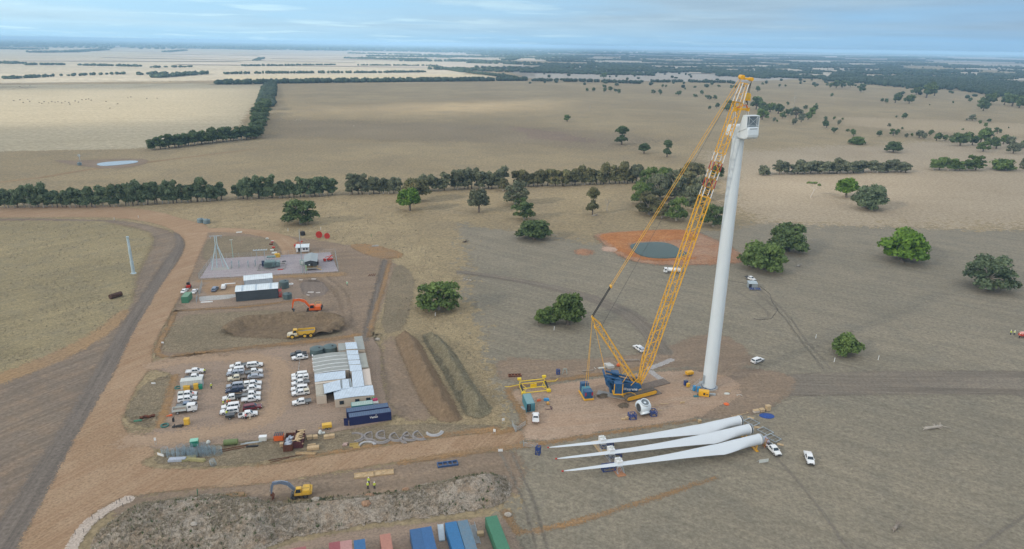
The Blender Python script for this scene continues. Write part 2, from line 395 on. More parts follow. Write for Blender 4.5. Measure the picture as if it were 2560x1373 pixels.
# fields (dry grass of other colours, some with sunlight painted in), each a sheet a few mm above the ground
def field(lbl, c1, c2, poly, z, big=0.01, fine=0.5, feather=6, amp=8, cell=6, streak=0.0, angle=0.0, tuft=0.2, es=0.06, sl=0.01, sw=0.15, c3=None, bump=0.3):
    m = soil('field_soil', c1, c2, c3, big=big, fine=fine, feather=feather, amp=amp, edge_scale=es, streak=streak, streak_l=sl, streak_w=sw, tuft=tuft, bump=bump)
    return sheet('field', m, poly=poly, z=z, cell=cell, angle=angle, label=lbl, sm=0)
field('far left paddock beyond the windbreak, sunlight put into its pale colour', (0.40, 0.345, 0.235), (0.46, 0.40, 0.28), [(-300, 215), (660, 208), (655, 232), (600, 310), (520, 345), (360, 372), (-300, 385)], 0.02, big=0.004, fine=0.2, feather=8, amp=12, cell=16, streak=0.35, angle=0.25, es=0.02)  # sunlit patch painted into the pale base colour, besides the cloud gap
field('open fields in the far distance on the left, sunlight put into their very pale colour', (0.43, 0.375, 0.275), (0.50, 0.44, 0.33), [(-500, 122), (0, 120), (1000, 124), (1400, 132), (1200, 160), (1250, 175), (1100, 192), (500, 202), (-500, 214)], 0.02, big=0.0006, fine=0.05, feather=30, amp=60, cell=90, streak=0.4, angle=0.1, es=0.003, sl=0.0006, sw=0.006)  # sunlight on the far plain is put into this pale tone too
field('pale strip beyond the long windbreak', (0.43, 0.37, 0.25), (0.52, 0.45, 0.31), [(560, 190), (1180, 186), (1240, 192), (1220, 197), (560, 201)], 0.03, big=0.002, fine=0.1, feather=15, amp=15, cell=30, es=0.01)  # strip in a paler tone than the ground around
field('pale grey paddock in the far distance right of centre', (0.36, 0.33, 0.29), (0.42, 0.38, 0.33), [(1240, 168), (1700, 172), (2050, 196), (1800, 206), (1320, 196)], 0.02, big=0.002, fine=0.1, feather=20, amp=25, cell=45, es=0.008)
field('paler grass right of the long hedgerow', (0.34, 0.275, 0.19), (0.40, 0.33, 0.235), [(1780, 380), (2560, 345), (2900, 420), (2560, 560), (1900, 560), (1800, 480)], 0.02, big=0.012, fine=0.5, feather=30, amp=40, cell=8, es=0.012, tuft=0.3)  # paler tone than the surrounding ground, widely feathered
field('greyer slope of the near paddock on the right', (0.238, 0.212, 0.160), (0.288, 0.25, 0.185), [(1150, 560), (1500, 610), (1900, 560), (2900, 590), (2900, 1500), (1180, 1500), (1290, 1150), (1240, 1000), (1180, 800)], 0.03, big=0.02, fine=0.8, feather=11, amp=14, cell=3, streak=0.35, angle=R(-35), es=0.05, sl=0.02, sw=0.3, tuft=0.3, c3=(0.20, 0.185, 0.148))  # greyer grass; its soft top edge also paints a gradual change of light
field('rough yellow grass around the works compound', (0.33, 0.26, 0.155), (0.40, 0.32, 0.19), [(380, 520), (900, 505), (1000, 520), (1100, 640), (1150, 760), (1240, 1000), (1250, 1075), (990, 1050), (940, 830), (820, 640), (560, 560), (430, 545)], 0.032, big=0.03, fine=0.9, feather=9, amp=9, cell=2.5, streak=0.2, angle=R(40), es=0.12, tuft=0.6, c3=(0.235, 0.19, 0.125))
field('yellow dry grass of the paddock on the near left', (0.275, 0.23, 0.135), (0.365, 0.30, 0.172), [(-400, 555), (250, 553), (370, 580), (385, 600), (340, 690), (330, 760), (250, 835), (150, 893), (-400, 1080)], 0.045, big=0.02, fine=0.9, feather=2.5, amp=3, cell=2.5, streak=0.3, angle=R(55), es=0.1, tuft=0.5, c3=(0.225, 0.205, 0.15))
field('darker sweep across the middle paddock', (0.225, 0.18, 0.118), (0.27, 0.215, 0.138), [(690, 300), (1100, 305), (1500, 330), (1700, 350), (1500, 372), (1000, 350), (700, 345)], 0.024, big=0.01, fine=0.4, feather=45, amp=50, cell=14, es=0.008, tuft=0.3)  # darker tone with wide soft edges
field('bare brown patches left of the lone two-lobed tree', (0.20, 0.15, 0.11), (0.25, 0.185, 0.13), [(1270, 315), (1400, 330), (1500, 350), (1480, 360), (1330, 345)], 0.028, big=0.02, fine=0.4, feather=20, amp=28, cell=8, es=0.02)
field('golden dry grass at the right edge of the plain', (0.34, 0.27, 0.17), (0.39, 0.31, 0.20), [(2050, 290), (2350, 300), (2560, 310), (2800, 330), (2560, 345), (2300, 330), (2100, 310)], 0.026, big=0.01, fine=0.4, feather=40, amp=50, cell=14, es=0.008)
r8 = np.random.RandomState(8); ff = MB()
for i in range(120):
    dist = 3200*math.exp(r8.rand()*1.9); az = R(-30+70*r8.rand()); x, y = dist*math.sin(az), dist*math.cos(az); a_ = r8.normal()*0.2; lx, ly = dist*(.06+.12*r8.rand()), dist*(.02+.05*r8.rand())
    M_ = Matrix.Translation((x, y, 0.5+0.02*i)) @ Matrix.Rotation(a_, 4, 'Z'); ff.add([tuple(M_ @ Vector(p)) for p in ((-lx, -ly, 0), (lx, -ly*.8, 0), (lx*.9, ly, 0), (-lx*1.05, ly*.9, 0))], [(0, 1, 2, 3)])
tag(ff.build('field', pmat('far_stubble', (0.44, 0.38, 0.30), .95, var=.18, scale=.0015)), 'patchwork of pale stubble paddocks near the horizon', None, None, 'structure')
# graded earth beside the haul road
m_graded = soil('graded_earth', (0.205, 0.165, 0.13), (0.25, 0.20, 0.15), (0.30, 0.21, 0.135), big=0.03, fine=1.0, feather=2.0, amp=3.0, streak=0.6, streak_l=0.012, streak_w=0.45, bump=0.4)
sheet('graded_strip', m_graded, poly=[(-300, 548), (250, 546), (400, 566), (462, 600), (460, 640), (410, 705), (330, 840), (285, 940), (185, 1100), (100, 1260), (35, 1400), (-300, 1400), (-300, 1100), (0, 958), (150, 893), (250, 838), (332, 760), (342, 690), (390, 602), (372, 578), (250, 551), (-300, 553)], z=0.04, cell=2, angle=R(60), label='graded bare earth left of the haul road')
m_dark = soil('dark_spoil', (0.165, 0.142, 0.12), (0.20, 0.168, 0.14), big=0.05, fine=1.2, feather=1.6, amp=2.2, streak=0.5, streak_l=0.012, streak_w=0.5)
sheet('dark_earth_strip', m_dark, line=[(-20, 1400), (110, 1195), (215, 1020), (300, 862), (372, 745), (432, 648), (455, 606), (440, 580)], w=[4, 3.6, 3.4, 3.4, 3.4, 3, 2, 1], z=0.055, cell=1.2, label='dark windrow of spoil along the left edge of the haul road')
m_tan = soil('tan_rut', (0.36, 0.24, 0.13), (0.30, 0.21, 0.13), big=0.05, fine=1.0, feather=2.2, amp=3.0, streak=0.5, streak_l=0.02)
sheet('dirt_track', m_tan, line=[(-100, 985), (60, 925), (160, 885), (260, 830), (310, 780)], w=[4, 4, 4, 3, 2], z=0.05, cell=1.5, label='faint tan track across the graded earth')
m_tyre = soil('tyre_mark', (0.185, 0.165, 0.135), (0.215, 0.19, 0.155), feather=0.7, amp=0.5, edge_scale=0.4, streak=0.0)
m_road = soil('haul_road_gravel', (0.325, 0.225, 0.14), (0.385, 0.275, 0.18), (0.29, 0.185, 0.11), big=0.035, fine=1.6, feather=1.0, amp=1.3, streak=0.55, streak_l=0.008, streak_w=0.33, bump=0.3, streak_col=(0.28, 0.17, 0.10))
m_yard = soil('yard_gravel', (0.275, 0.21, 0.158), (0.315, 0.235, 0.175), (0.255, 0.20, 0.16), big=0.035, fine=1.8, feather=0.8, amp=1.0, streak=0.35, streak_l=0.02, streak_w=0.25, bump=0.3, streak_col=(0.36, 0.27, 0.205))
m_pad = soil('crane_pad_gravel', (0.34, 0.25, 0.18), (0.40, 0.30, 0.22), (0.30, 0.215, 0.15), big=0.05, fine=1.6, feather=1.0, amp=1.6, streak=0.35, streak_l=0.03, streak_w=0.25, bump=0.35, streak_col=(0.40, 0.25, 0.155))
m_ochre = soil('ochre_clay', (0.34, 0.205, 0.095), (0.27, 0.185, 0.11), (0.24, 0.18, 0.125), big=0.12, fine=1.5, feather=1.1, amp=1.7, streak=0.3)
m_grassy = soil('verge_grass', (0.22, 0.18, 0.12), (0.28, 0.225, 0.15), (0.18, 0.155, 0.11), big=0.06, fine=1.2, feather=1.0, amp=1.6, tuft=0.5, bump=0.6)
m_scrape = soil('scraped_earth', (0.27, 0.205, 0.15), (0.235, 0.18, 0.13), (0.31, 0.225, 0.15), big=0.05, fine=1.1, feather=2.0, amp=3.0, streak=0.45, streak_l=0.015, streak_w=0.3)
m_bluegrav = soil('blue_metal_gravel', (0.33, 0.30, 0.315), (0.385, 0.345, 0.355), big=0.05, fine=2.2, feather=0.3, amp=0.3, streak=0.25, streak_l=0.03, bump=0.3)
# compound verges first, roads above them
sheet('verge', m_scrape, poly=[(470, 590), (560, 565), (720, 590), (860, 610), (1000, 640), (960, 760), (915, 860), (700, 880), (400, 900), (385, 870), (440, 770)], z=0.038, cell=1.5, angle=0.3, label='churned brown earth between the compound yards')
sheet('verge', m_grassy, poly=[(512, 603), (540, 590), (620, 592), (690, 598), (700, 635), (535, 645), (505, 655)], z=0.06, cell=1.2, angle=0.2, label='dark grassed block behind the substation')
sheet('verge', m_grassy, poly=[(425, 790), (620, 778), (700, 775), (860, 800), (900, 835), (600, 870), (420, 885), (400, 870)], z=0.05, cell=1.2, angle=0.2, label='rough verge around the earthworks pit')
sheet('verge', m_grassy, poly=[(380, 1140), (540, 1108), (720, 1098), (1000, 1058), (1250, 1062), (1260, 1078), (1000, 1108), (700, 1150), (520, 1170), (400, 1162)], z=0.06, cell=1.0, angle=0.25, label='rough verge between the car park and the site road')
sheet('verge', m_scrape, poly=[(230, 1260), (330, 1238), (700, 1205), (1000, 1160), (1280, 1118), (1320, 1170), (1280, 1260), (900, 1240), (500, 1260), (300, 1300)], z=0.05, cell=1.2, angle=0.2, label='bare earth shoulder below the site road')
sheet('haul_road', m_road, poly=[(-300, 520), (0, 520), (160, 514), (300, 516), (400, 530), (470, 552), (520, 562), (520, 590), (500, 630), (478, 690), (440, 760), (400, 830), (378, 880), (385, 905), (345, 960), (305, 1040), (310, 1075), (350, 1100), (400, 1130), (340, 1160), (400, 1175), (640, 1170), (900, 1124), (1100, 1095), (1240, 1080), (1300, 1068), (1320, 1108), (1200, 1128), (900, 1168), (640, 1214), (420, 1228), (300, 1245), (225, 1290), (165, 1400), (25, 1400), (105, 1258), (186, 1098), (286, 935), (330, 835), (410, 702), (456, 640), (466, 606), (445, 582), (398, 560), (300, 544), (150, 543), (-300, 547)], z=0.07, cell=1.0, angle=R(62), label='orange gravel haul road sweeping through the site')
sheet('haul_road', m_road, line=[(478, 580), (540, 575), (620, 578), (690, 590), (728, 612), (738, 645)], w=[5, 4.5, 4.5, 5, 5.5, 6], z=0.08, cell=1.0, label='gravel spur curving round behind the substation')
sheet('car_park', m_yard, poly=[(340, 1100), (395, 1072), (425, 1000), (440, 935), (380, 925), (385, 905), (430, 900), (560, 886), (760, 866), (880, 850), (950, 842), (955, 990), (1000, 1046), (860, 1078), (700, 1096), (560, 1108), (400, 1132)], z=0.085, cell=1.0, angle=0.3, label='pinkish gravel car park of the site office')
m_loop = soil('wheel_worn_gravel', (0.33, 0.24, 0.165), (0.37, 0.265, 0.18), big=0.05, fine=1.8, feather=3.0, amp=2.5, edge_scale=0.15, streak=0.5, streak_l=0.01, streak_w=0.4, streak_col=(0.40, 0.28, 0.19))
sheet('wheel_worn_lane', m_loop, line=[(385, 915), (460, 898), (560, 893), (650, 896), (700, 915), (705, 960), (690, 1020), (640, 1062), (520, 1085), (400, 1098), (330, 1100)], w=3.4, z=0.10, cell=1.2, label='wheel-worn loop lane around the parked cars')
sheet('verge', m_grassy, poly=[(438, 938), (400, 942), (355, 965), (322, 1015), (315, 1045), (330, 1062), (395, 1072), (410, 1030), (425, 985)], z=0.10, cell=0.8, angle=0.9, label='grassed island between the haul road and car park')
sheet('drain', m_ochre, line=[(438, 940), (420, 1000), (400, 1065)], w=1.18, z=0.115, cell=0.7, label='ochre clay drain beside the car park island')
sheet('shed_yard', m_yard, poly=[(440, 775), (462, 715), (485, 700), (700, 688), (745, 700), (770, 740), (700, 756), (590, 766)], z=0.085, cell=1.0, angle=0.25, label='gravel yard round the workshop sheds')
sheet('shed_yard', m_road, poly=[(505, 735), (510, 707), (590, 700), (620, 735), (560, 742)], z=0.10, cell=1.0, angle=0.25, label='orange gravel bay beside the workshop sheds')
sheet('substation_yard', m_bluegrav, poly=[(500, 697), (531, 648), (826, 631), (846, 679)], z=0.10, cell=0.8, angle=0.25, sm=0, label='blue-grey gravel hardstand of the substation')
sheet('path', m_tan, poly=[(490, 702), (520, 700), (850, 681), (866, 683), (862, 691), (700, 696), (490, 708)], z=0.095, cell=0.8, angle=0.25, label='pale clay apron below the substation fence')
sheet('drain', m_ochre, line=[(442, 890), (560, 876), (700, 862), (850, 846), (895, 838)], w=1.36, z=0.10, cell=0.7, label='ochre drain above the car park')
sheet('drain', m_ochre, line=[(438, 778), (520, 773), (620, 768), (740, 752)], w=0.81, z=0.105, cell=0.7, label='ochre drain below the workshop yard')
sheet('drain', m_ochre, line=[(440, 778), (420, 820), (395, 865), (392, 885), (412, 892)], w=0.93, z=0.105, cell=0.7, label='tan drain bank along the haul road')
sheet('drain', m_ochre, line=[(975, 652), (955, 730), (935, 790), (920, 842)], w=0.87, z=0.10, cell=0.7, label='straight ochre drain running up to the laydown area')
sheet('drain', m_ochre, poly=[(868, 613), (915, 609), (960, 618), (1010, 634), (1004, 645), (975, 649), (945, 646), (905, 634)], z=0.10, cell=0.8, label='bare ochre clay patch at the head of the drain')
sheet('drain', m_dark, line=[(962, 652), (940, 740), (912, 850)], w=1.3, z=0.095, cell=0.7, label='dark spoil heap line beside the straight drain')
sheet('dirt_track', m_scrape, line=[(800, 690), (845, 720), (865, 760), (862, 800), (878, 845)], w=2.0, z=0.09, cell=1.0, label='footworn track down to the site office')
m_slab = soil('laydown_soil', (0.20, 0.165, 0.14), (0.24, 0.19, 0.155), big=0.08, fine=1.4, feather=0.8, amp=0.9, streak=0.5, streak_l=0.02, streak_w=0.5)
sheet('laydown', m_slab, poly=[(745, 702), (800, 696), (830, 735), (760, 748)], z=0.095, cell=0.8, angle=1.8, label='dark bare laydown strip beside the water tanks')
m_concslab = soil('concrete_slab', (0.40, 0.40, 0.39), (0.45, 0.44, 0.42), big=0.2, fine=2, feather=0.15, amp=0.1, bump=0.05)
sheet('concrete_path', m_concslab, poly=[(497, 745), (500, 742), (590, 736), (590, 743), (570, 748), (500, 754)], z=0.11, cell=0.5, sm=0, label='pale concrete path in front of the workshop')
sheet('scraped_ground', m_scrape, poly=[(952, 856), (985, 838), (1010, 900), (1050, 985), (1090, 1050), (1000, 1052), (958, 990)], z=0.055, cell=1.0, angle=R(-40), label='brown scraped ground between the office and the berms')
sheet('scraped_ground', m_grassy, poly=[(990, 650), (1040, 690), (1030, 760), (1010, 825), (950, 840), (965, 740)], z=0.05, cell=1.2, angle=R(60), label='grey stony strip right of the straight drain')
sheet('scraped_ground', m_scrape, poly=[(1230, 890), (1420, 905), (1640, 880), (1760, 830), (1850, 850), (1900, 930), (1640, 915), (1260, 970)], z=0.052, cell=1.5, angle=R(10), label='worn earth behind the crane pad')
# crane pad and turbine
sheet('crane_pad', m_pad, poly=[(1272, 985), (1285, 976), (1380, 962), (1560, 938), (1640, 930), (1740, 925), (1850, 950), (1850, 995), (1790, 1018), (1742, 1048), (1640, 1060), (1500, 1080), (1320, 1110), (1300, 1068), (1312, 1055)], z=0.09, cell=1.0, angle=0.2, label='levelled gravel crane pad')
sheet('crane_pad', m_scrape, poly=[(1620, 930), (1850, 915), (2000, 940), (1960, 1000), (1880, 1040), (1740, 1052), (1700, 1010)], z=0.078, cell=1.5, angle=0.1, label='worn earth spreading round the turbine base')
sheet('drain', m_ochre, line=[(1240, 1084), (1296, 1072), (1313, 1055), (1295, 1015), (1268, 978), (1275, 968), (1400, 950), (1560, 928), (1640, 915)], w=[0.98, 1.10, 1.04, 0.98, 1.04, 0.98, 1.04, 1.04, 0.65], z=0.10, cell=0.7, label='ochre clay drain edging the crane pad')
sheet('drain', m_ochre, line=[(640, 1166), (900, 1120), (1100, 1088), (1240, 1074)], w=[0.39, 0.78, 0.91, 1.43], z=0.08, cell=0.8, label='ochre verge above the site road')
sheet('drain', m_ochre, line=[(1000, 1157), (1180, 1130), (1330, 1112), (1500, 1085), (1740, 1050)], w=[0.78, 1.17, 1.17, 0.78, 0.52], z=0.083, cell=0.8, label='ochre verge below the site road')
sheet('drain', m_ochre, line=[(1262, 1280), (1282, 1325), (1290, 1335), (1420, 1312), (1560, 1270), (1700, 1225), (1790, 1195)], w=[1.04, 1.04, 0.78, 0.78, 0.59, 0.59, 0.33], z=0.06, cell=0.8, label='ochre drain leading away from the stored containers')
sheet('container_yard', m_yard, poly=[(640, 1400), (700, 1365), (900, 1325), (1100, 1305), (1250, 1288), (1275, 1320), (1320, 1400)], z=0.075, cell=0.9, angle=0.3, label='gravel yard under the stored containers')
m_track = soil('worn_track_soil', (0.185, 0.16, 0.13), (0.225, 0.195, 0.155), (0.25, 0.205, 0.155), big=0.03, fine=1.1, feather=1.5, amp=2.0, streak=0.6, streak_l=0.01, streak_w=0.4)
sheet('access_track', m_track, poly=[(1880, 960), (2000, 928), (2900, 928), (2900, 990), (2000, 985), (1900, 1010)], z=0.07, cell=1.5, angle=0.0, label='dark scraped access track heading right from the turbine')
sheet('access_track', m_track, line=[(1150, 680), (1260, 695), (1400, 722), (1500, 752), (1600, 800), (1660, 880)], w=[2, 2.5, 3, 4, 4, 3], z=0.06, cell=1.5, label='dark worn track crossing the paddock towards the crane')
sheet('dirt_track', m_tan, line=[(-200, 470), (60, 452), (230, 422), (420, 400), (640, 372)], w=[2, 2, 2.5, 2, 1], z=0.06, cell=2.5, label='pale vehicle track past the far dam')
for i, (pts, lb) in enumerate([
    ([(1880, 720), (1960, 790), (2000, 850), (2060, 925)], 'curving tyre marks right of the turbine'),
    ([(1890, 715), (1975, 790), (2012, 850), (2080, 925)], 'second curving tyre mark right of the turbine'),
    ([(1840, 730), (1900, 760), (1930, 795), (1880, 800)], 'looped tyre mark near the small shed'),
    ([(1250, 1130), (1310, 1250), (1340, 1373)], 'tyre mark beside the foreground mound'),
    ([(1272, 1120), (1335, 1250), (1368, 1373)], 'paired tyre mark beside the foreground mound'),
    ([(1900, 1100), (2020, 1230), (2120, 1373)], 'long tyre mark past the parked utes'),
    ([(2560, 1290), (2440, 1373)], 'pale wheel track in the bottom right corner')]):
    sheet('tyre_track', m_tyre, line=pts, w=0.28, z=0.075, cell=0.5, label=lb, sm=2)
m_path = soil('pale_path_gravel', (0.44, 0.37, 0.31), (0.48, 0.41, 0.35), big=0.2, fine=2.2, feather=0.5, amp=0.5, bump=0.2)
sheet('path', m_path, line=[(165, 1400), (200, 1330), (240, 1292), (290, 1262), (318, 1250)], w=[1.3, 1.3, 1.3, 1.2, 1.5], z=0.10, cell=0.5, label='pale gravel path beside the foreground mound')
m_rockb = soil('rock_strip', (0.36, 0.345, 0.34), (0.44, 0.42, 0.41), big=0.4, fine=2.6, feather=0.4, amp=0.9, edge_scale=0.6, bump=0.9)
sheet('gravel_strip', m_rockb, line=[(1622, 922), (1650, 912), (1678, 900)], w=1.1, z=0.11, cell=0.5, label='strip of pale crushed rock leading up from the crane')
sheet('gravel_strip', m_rockb, line=[(1628, 930), (1640, 940), (1655, 950)], w=1.1, z=0.12, cell=0.5, label='short strip of pale crushed rock behind the crane tracks')
sheet('gravel_strip', m_pad, line=[(1705, 975), (1740, 985), (1790, 992), (1830, 985)], w=2.5, z=0.10, cell=0.8, label='pink gravel apron around the tower footing')
# ---- dams
m_red = soil('red_dam_clay', (0.33, 0.185, 0.11), (0.36, 0.235, 0.16), (0.31, 0.15, 0.08), big=0.06, fine=1.0, feather=2.5, amp=3.0, bump=0.5)
wat = bpy.data.materials.new('dam_water'); wat.use_nodes = True; b_ = wat.node_tree.nodes['Principled BSDF']
b_.inputs['Base Color'].default_value = (0.008, 0.048, 0.042, 1); b_.inputs['Roughness'].default_value = 0.06; b_.inputs['IOR'].default_value = 1.33; b_.inputs['Specular IOR Level'].default_value = 0.18
nn = wat.node_tree; tcw = nn.nodes.new('ShaderNodeTexCoord'); bw = nn.nodes.new('ShaderNodeBump'); bw.inputs['Strength'].default_value = 0.25; bw.inputs['Distance'].default_value = 0.02
L(nn, noise(nn, tcw.outputs['Object'], 1.5, 3), bw.inputs['Height']); L(nn, bw.outputs[0], b_.inputs['Normal'])
DAM = [(1572, 612), (1610, 607), (1660, 606), (1690, 616), (1702, 628), (1728, 636), (1700, 645), (1640, 648), (1600, 641), (1582, 628)]
damP = smooth_poly(px_poly(DAM), 2)
def dam_h(X, d):
    w = sd_poly(X, damP)
    bank = np.clip(-w, 0, 12)
    up = np.clip(bank/7.0, 0, 1); fall = np.clip((d)/7.0, 0, 1)
    return np.where(w > 0.5, -0.0, 1.3*up*fall*fall*(3-2*fall)) + 0.12*fnoise(X, 2.0, 3)*(w < 0)
sheet('dam_bank', m_red, poly=[(1483, 590), (1500, 584), (1560, 579), (1680, 573), (1740, 578), (1790, 600), (1845, 628), (1868, 655), (1800, 663), (1700, 664), (1620, 662), (1560, 648), (1530, 628)], z=0.08, cell=1.0, hfun=dam_h, angle=0.3, label='raised red clay bank around the green dam')
m_rust = soil('wet_red_clay', (0.37, 0.15, 0.055), (0.42, 0.20, 0.085), (0.34, 0.13, 0.04), big=0.06, fine=1.0, feather=2.0, amp=2.5, bump=0.5)
bankP = smooth_poly(px_poly([(1483, 590), (1500, 584), (1560, 579), (1680, 573), (1740, 578), (1790, 600), (1845, 628), (1868, 655), (1800, 663), (1700, 664), (1620, 662), (1560, 648), (1530, 628)]), 1)
sheet('dam_bank', m_rust, poly=[(1492, 590), (1560, 580), (1680, 575), (1745, 588), (1730, 612), (1690, 604), (1600, 604), (1566, 612), (1585, 634), (1640, 650), (1740, 648), (1740, 656), (1620, 656), (1560, 640), (1515, 606)], z=0.12, cell=1.0, hfun=lambda X, d: dam_h(X, sd_poly(X, bankP)), angle=0.3, label='stronger orange-red clay on the back and left of the dam bank')
wm = MB().slab([tuple(p) for p in smooth_poly(px_poly(DAM), 3)], 0.1, 0.32); wo_ = wm.build('water', wat); tag(wo_, 'dark green dam water beside the crane', None, None, 'structure')
def heap_h(hh, wd):
    def f(X, d): t = np.clip(d/wd, 0, 1); return hh*t*t*(3-2*t)*(0.75+0.5*fnoise(X, 1.7, 5)) + 0.1*fnoise(X, 0.6, 8)*t
    return f
sheet('earth_mound', m_red, poly=[(1432, 628), (1455, 620), (1485, 628), (1478, 638), (1450, 640)], z=0.07, cell=0.7, hfun=heap_h(1.2, 5), label='small red clay heap left of the dam')
m_pinkc = soil('pink_clay', (0.42, 0.30, 0.23), (0.48, 0.33, 0.25), big=0.1, fine=1.2, feather=1.5, amp=2)
sheet('earth_mound', m_pinkc, poly=[(1498, 620), (1520, 615), (1560, 624), (1550, 632), (1515, 630)], z=0.085, cell=0.7, hfun=heap_h(0.8, 4), label='pinkish clay heap beside the dam')
pale_w = pmat('pale_water', (0.30, 0.36, 0.42), 0.12, var=0.1, scale=0.1)
wm = MB().slab([tuple(p) for p in smooth_poly(px_poly([(240, 410), (262, 406), (320, 402), (350, 403), (338, 409), (270, 416), (245, 415)]), 2)], 0.1, 0.30)
tag(wm.build('water', pale_w), 'pale shining water of the far dam', None, None, 'structure')
sheet('dam_bank', m_scrape, poly=[(120, 400), (200, 402), (300, 396), (375, 398), (360, 414), (270, 424), (190, 414)], z=0.07, cell=2, label='trampled bank around the far dam')
# ---- earth mounds
m_berm = soil('brown_berm_soil', (0.23, 0.165, 0.105), (0.20, 0.142, 0.09), (0.26, 0.19, 0.125), big=0.1, fine=1.3, feather=0.8, amp=1.0, bump=0.9, streak=0.3, streak_l=0.05)
m_bermg = soil('grassed_berm_soil', (0.25, 0.22, 0.145), (0.21, 0.185, 0.125), (0.15, 0.14, 0.09), big=0.1, fine=1.2, feather=0.8, amp=1.2, bump=0.9, tuft=0.7)
sheet('earth_mound', m_berm, poly=[(985, 842), (1010, 832), (1045, 845), (1085, 920), (1160, 1045), (1140, 1058), (1085, 1052), (1040, 980), (1000, 880)], z=0.07, cell=0.6, hfun=heap_h(4.3, 4.8), angle=R(-40), label='long bare brown earth berm right of the office')
sheet('earth_mound', m_bermg, poly=[(1048, 838), (1085, 832), (1130, 870), (1190, 970), (1235, 1025), (1215, 1042), (1180, 1048), (1160, 1030), (1095, 910)], z=0.075, cell=0.6, hfun=heap_h(4.0, 4.8), angle=R(-40), label='long grassed berm beside the brown one')
m_pit = soil('pit_spoil', (0.17, 0.125, 0.083), (0.225, 0.165, 0.105), (0.12, 0.09, 0.062), big=0.12, fine=1.3, feather=1.0, amp=1.6, bump=1.0)
ridge = px_poly([(575, 830), (600, 812), (680, 802), (770, 798), (830, 800), (852, 812), (845, 826), (800, 838)])
def pit_h(X, d):
    s, al, ac = sd_line(X, ridge, 6.0); t = np.clip(s/6.0, 0, 1)
    return 2.6*t*t*(3-2*t)*(0.7+0.6*fnoise(X, 2.5, 4)) + 0.25*fnoise(X, 1.0, 9)*np.clip(d, 0, 1)
sheet('earth_mound', m_pit, poly=[(545, 835), (580, 808), (680, 795), (790, 790), (855, 798), (868, 818), (840, 838), (740, 848), (620, 845)], z=0.07, cell=0.6, hfun=pit_h, angle=0.2, label='ring of rough spoil around the shallow pit')
m_fore = soil('weedy_spoil', (0.33, 0.285, 0.23), (0.39, 0.34, 0.28), (0.30, 0.19, 0.10), big=0.07, fine=1.5, feather=0.8, amp=1.5, bump=1.0, tuft=0.6)
FORE = [(215, 1400), (235, 1340), (300, 1285), (345, 1262), (480, 1240), (590, 1232), (700, 1262), (800, 1250), (900, 1240), (1000, 1232), (1060, 1210), (1150, 1195), (1225, 1182), (1268, 1195), (1282, 1225), (1262, 1262), (1150, 1285), (1000, 1300), (850, 1322), (700, 1352), (620, 1400)]
foreP = px_poly(FORE)
def fore_h(X, d):
    t = np.clip(d/7.0, 0, 1)
    return 3.2*t*t*(3-2*t)*(0.75+0.5*fnoise(X, 9, 2)) + (0.5*fnoise(X, 1.6, 6)+0.35*fnoise(X, 0.7, 11))*np.clip(d/2, 0, 1)
sheet('earth_mound', m_fore, poly=FORE, z=0.07, cell=0.45, hfun=fore_h, angle=0.2, label='long weedy spoil mound across the foreground')
sheet('drain', m_ochre, poly=[(540, 1258), (560, 1240), (600, 1228), (625, 1240), (600, 1262), (560, 1268)], z=0.1, cell=0.6, hfun=lambda X, d: fore_h(X, sd_poly(X, smooth_poly(foreP, 1)))+0.12, label='bare ochre cut in the foreground mound')
m_mud = soil('dark_mud', (0.13, 0.105, 0.075), (0.17, 0.135, 0.10), big=0.3, fine=2.0, feather=0.5, amp=1.0, bump=1.0)
sheet('earth_mound', m_mud, poly=[(1490, 990), (1505, 982), (1525, 986), (1522, 996), (1500, 998)], z=0.13, cell=0.35, hfun=heap_h(0.5, 1.5), label='dark mud patch left of the crane tracks')
sheet('earth_mound', m_mud, poly=[(1541, 1012), (1560, 1006), (1574, 1012), (1570, 1020), (1552, 1023)], z=0.13, cell=0.35, hfun=heap_h(0.6, 1.5), label='dark mud heap in front of the crane tracks')
# ------------------------------------------------------------------ haze and cloud
hz = bpy.data.materials.new('haze_air'); hz.use_nodes = True; hn = hz.node_tree; hn.nodes.clear()
pv = hn.nodes.new('ShaderNodeVolumePrincipled'); ho = hn.nodes.new('ShaderNodeOutputMaterial')
pv.inputs['Color'].default_value = (0.40, 0.68, 1.0, 1); pv.inputs['Density'].default_value = 0.95e-4; pv.inputs['Anisotropy'].default_value = -0.2
L(hn, pv.outputs[0], ho.inputs['Volume'])
tag(MB().box(-55000, 55000, -2500, 56000, -1.0, 118.0).build('haze', hz), 'thin blue haze over the plain', None, None, 'stuff')

# unseen cloud sheet added to shade the plain, gaps shaped over sunlit fields; it floats outside the haze and far above the picture's frame
CH = 900.0; coff = (sdir.x/sdir.z*CH, sdir.y/sdir.z*CH)      # ground point -> where its sunbeam crosses the cloud
LIT = [([(-900, 225), (640, 222), (636, 262), (560, 300), (300, 312), (-900, 330)], 110, 1.0),
       ([(-2500, 117), (0, 117), (1000, 121), (1500, 135), (1250, 165), (1250, 190), (1050, 206), (500, 208), (-2500, 214)], 250, 1.0),
       ([(860, 262), (1345, 250), (1360, 277), (880, 288)], 60, 1.0),
       ([(1760, 440), (1980, 425), (2300, 436), (2290, 482), (1900, 500)], 45, 1.0),
       ([(430, 520), (950, 500), (990, 540), (560, 560)], 30, 0.5), ([(1350, 405), (1640, 400), (1620, 430), (1380, 432)], 50, 0.5), ([(60, 585), (240, 585), (260, 640), (80, 650)], 40, 0.4),
       ([(1080, 462), (1560, 455), (1560, 502), (1120, 520)], 35, 0.65)]
gxs = np.unique(np.concatenate([np.arange(-9000, -8000, 500), np.arange(-8000, -2000, 400), np.arange(-2000, 1500, 70), np.arange(1500, 6000, 500), np.arange(6000, 9001, 1000)]))
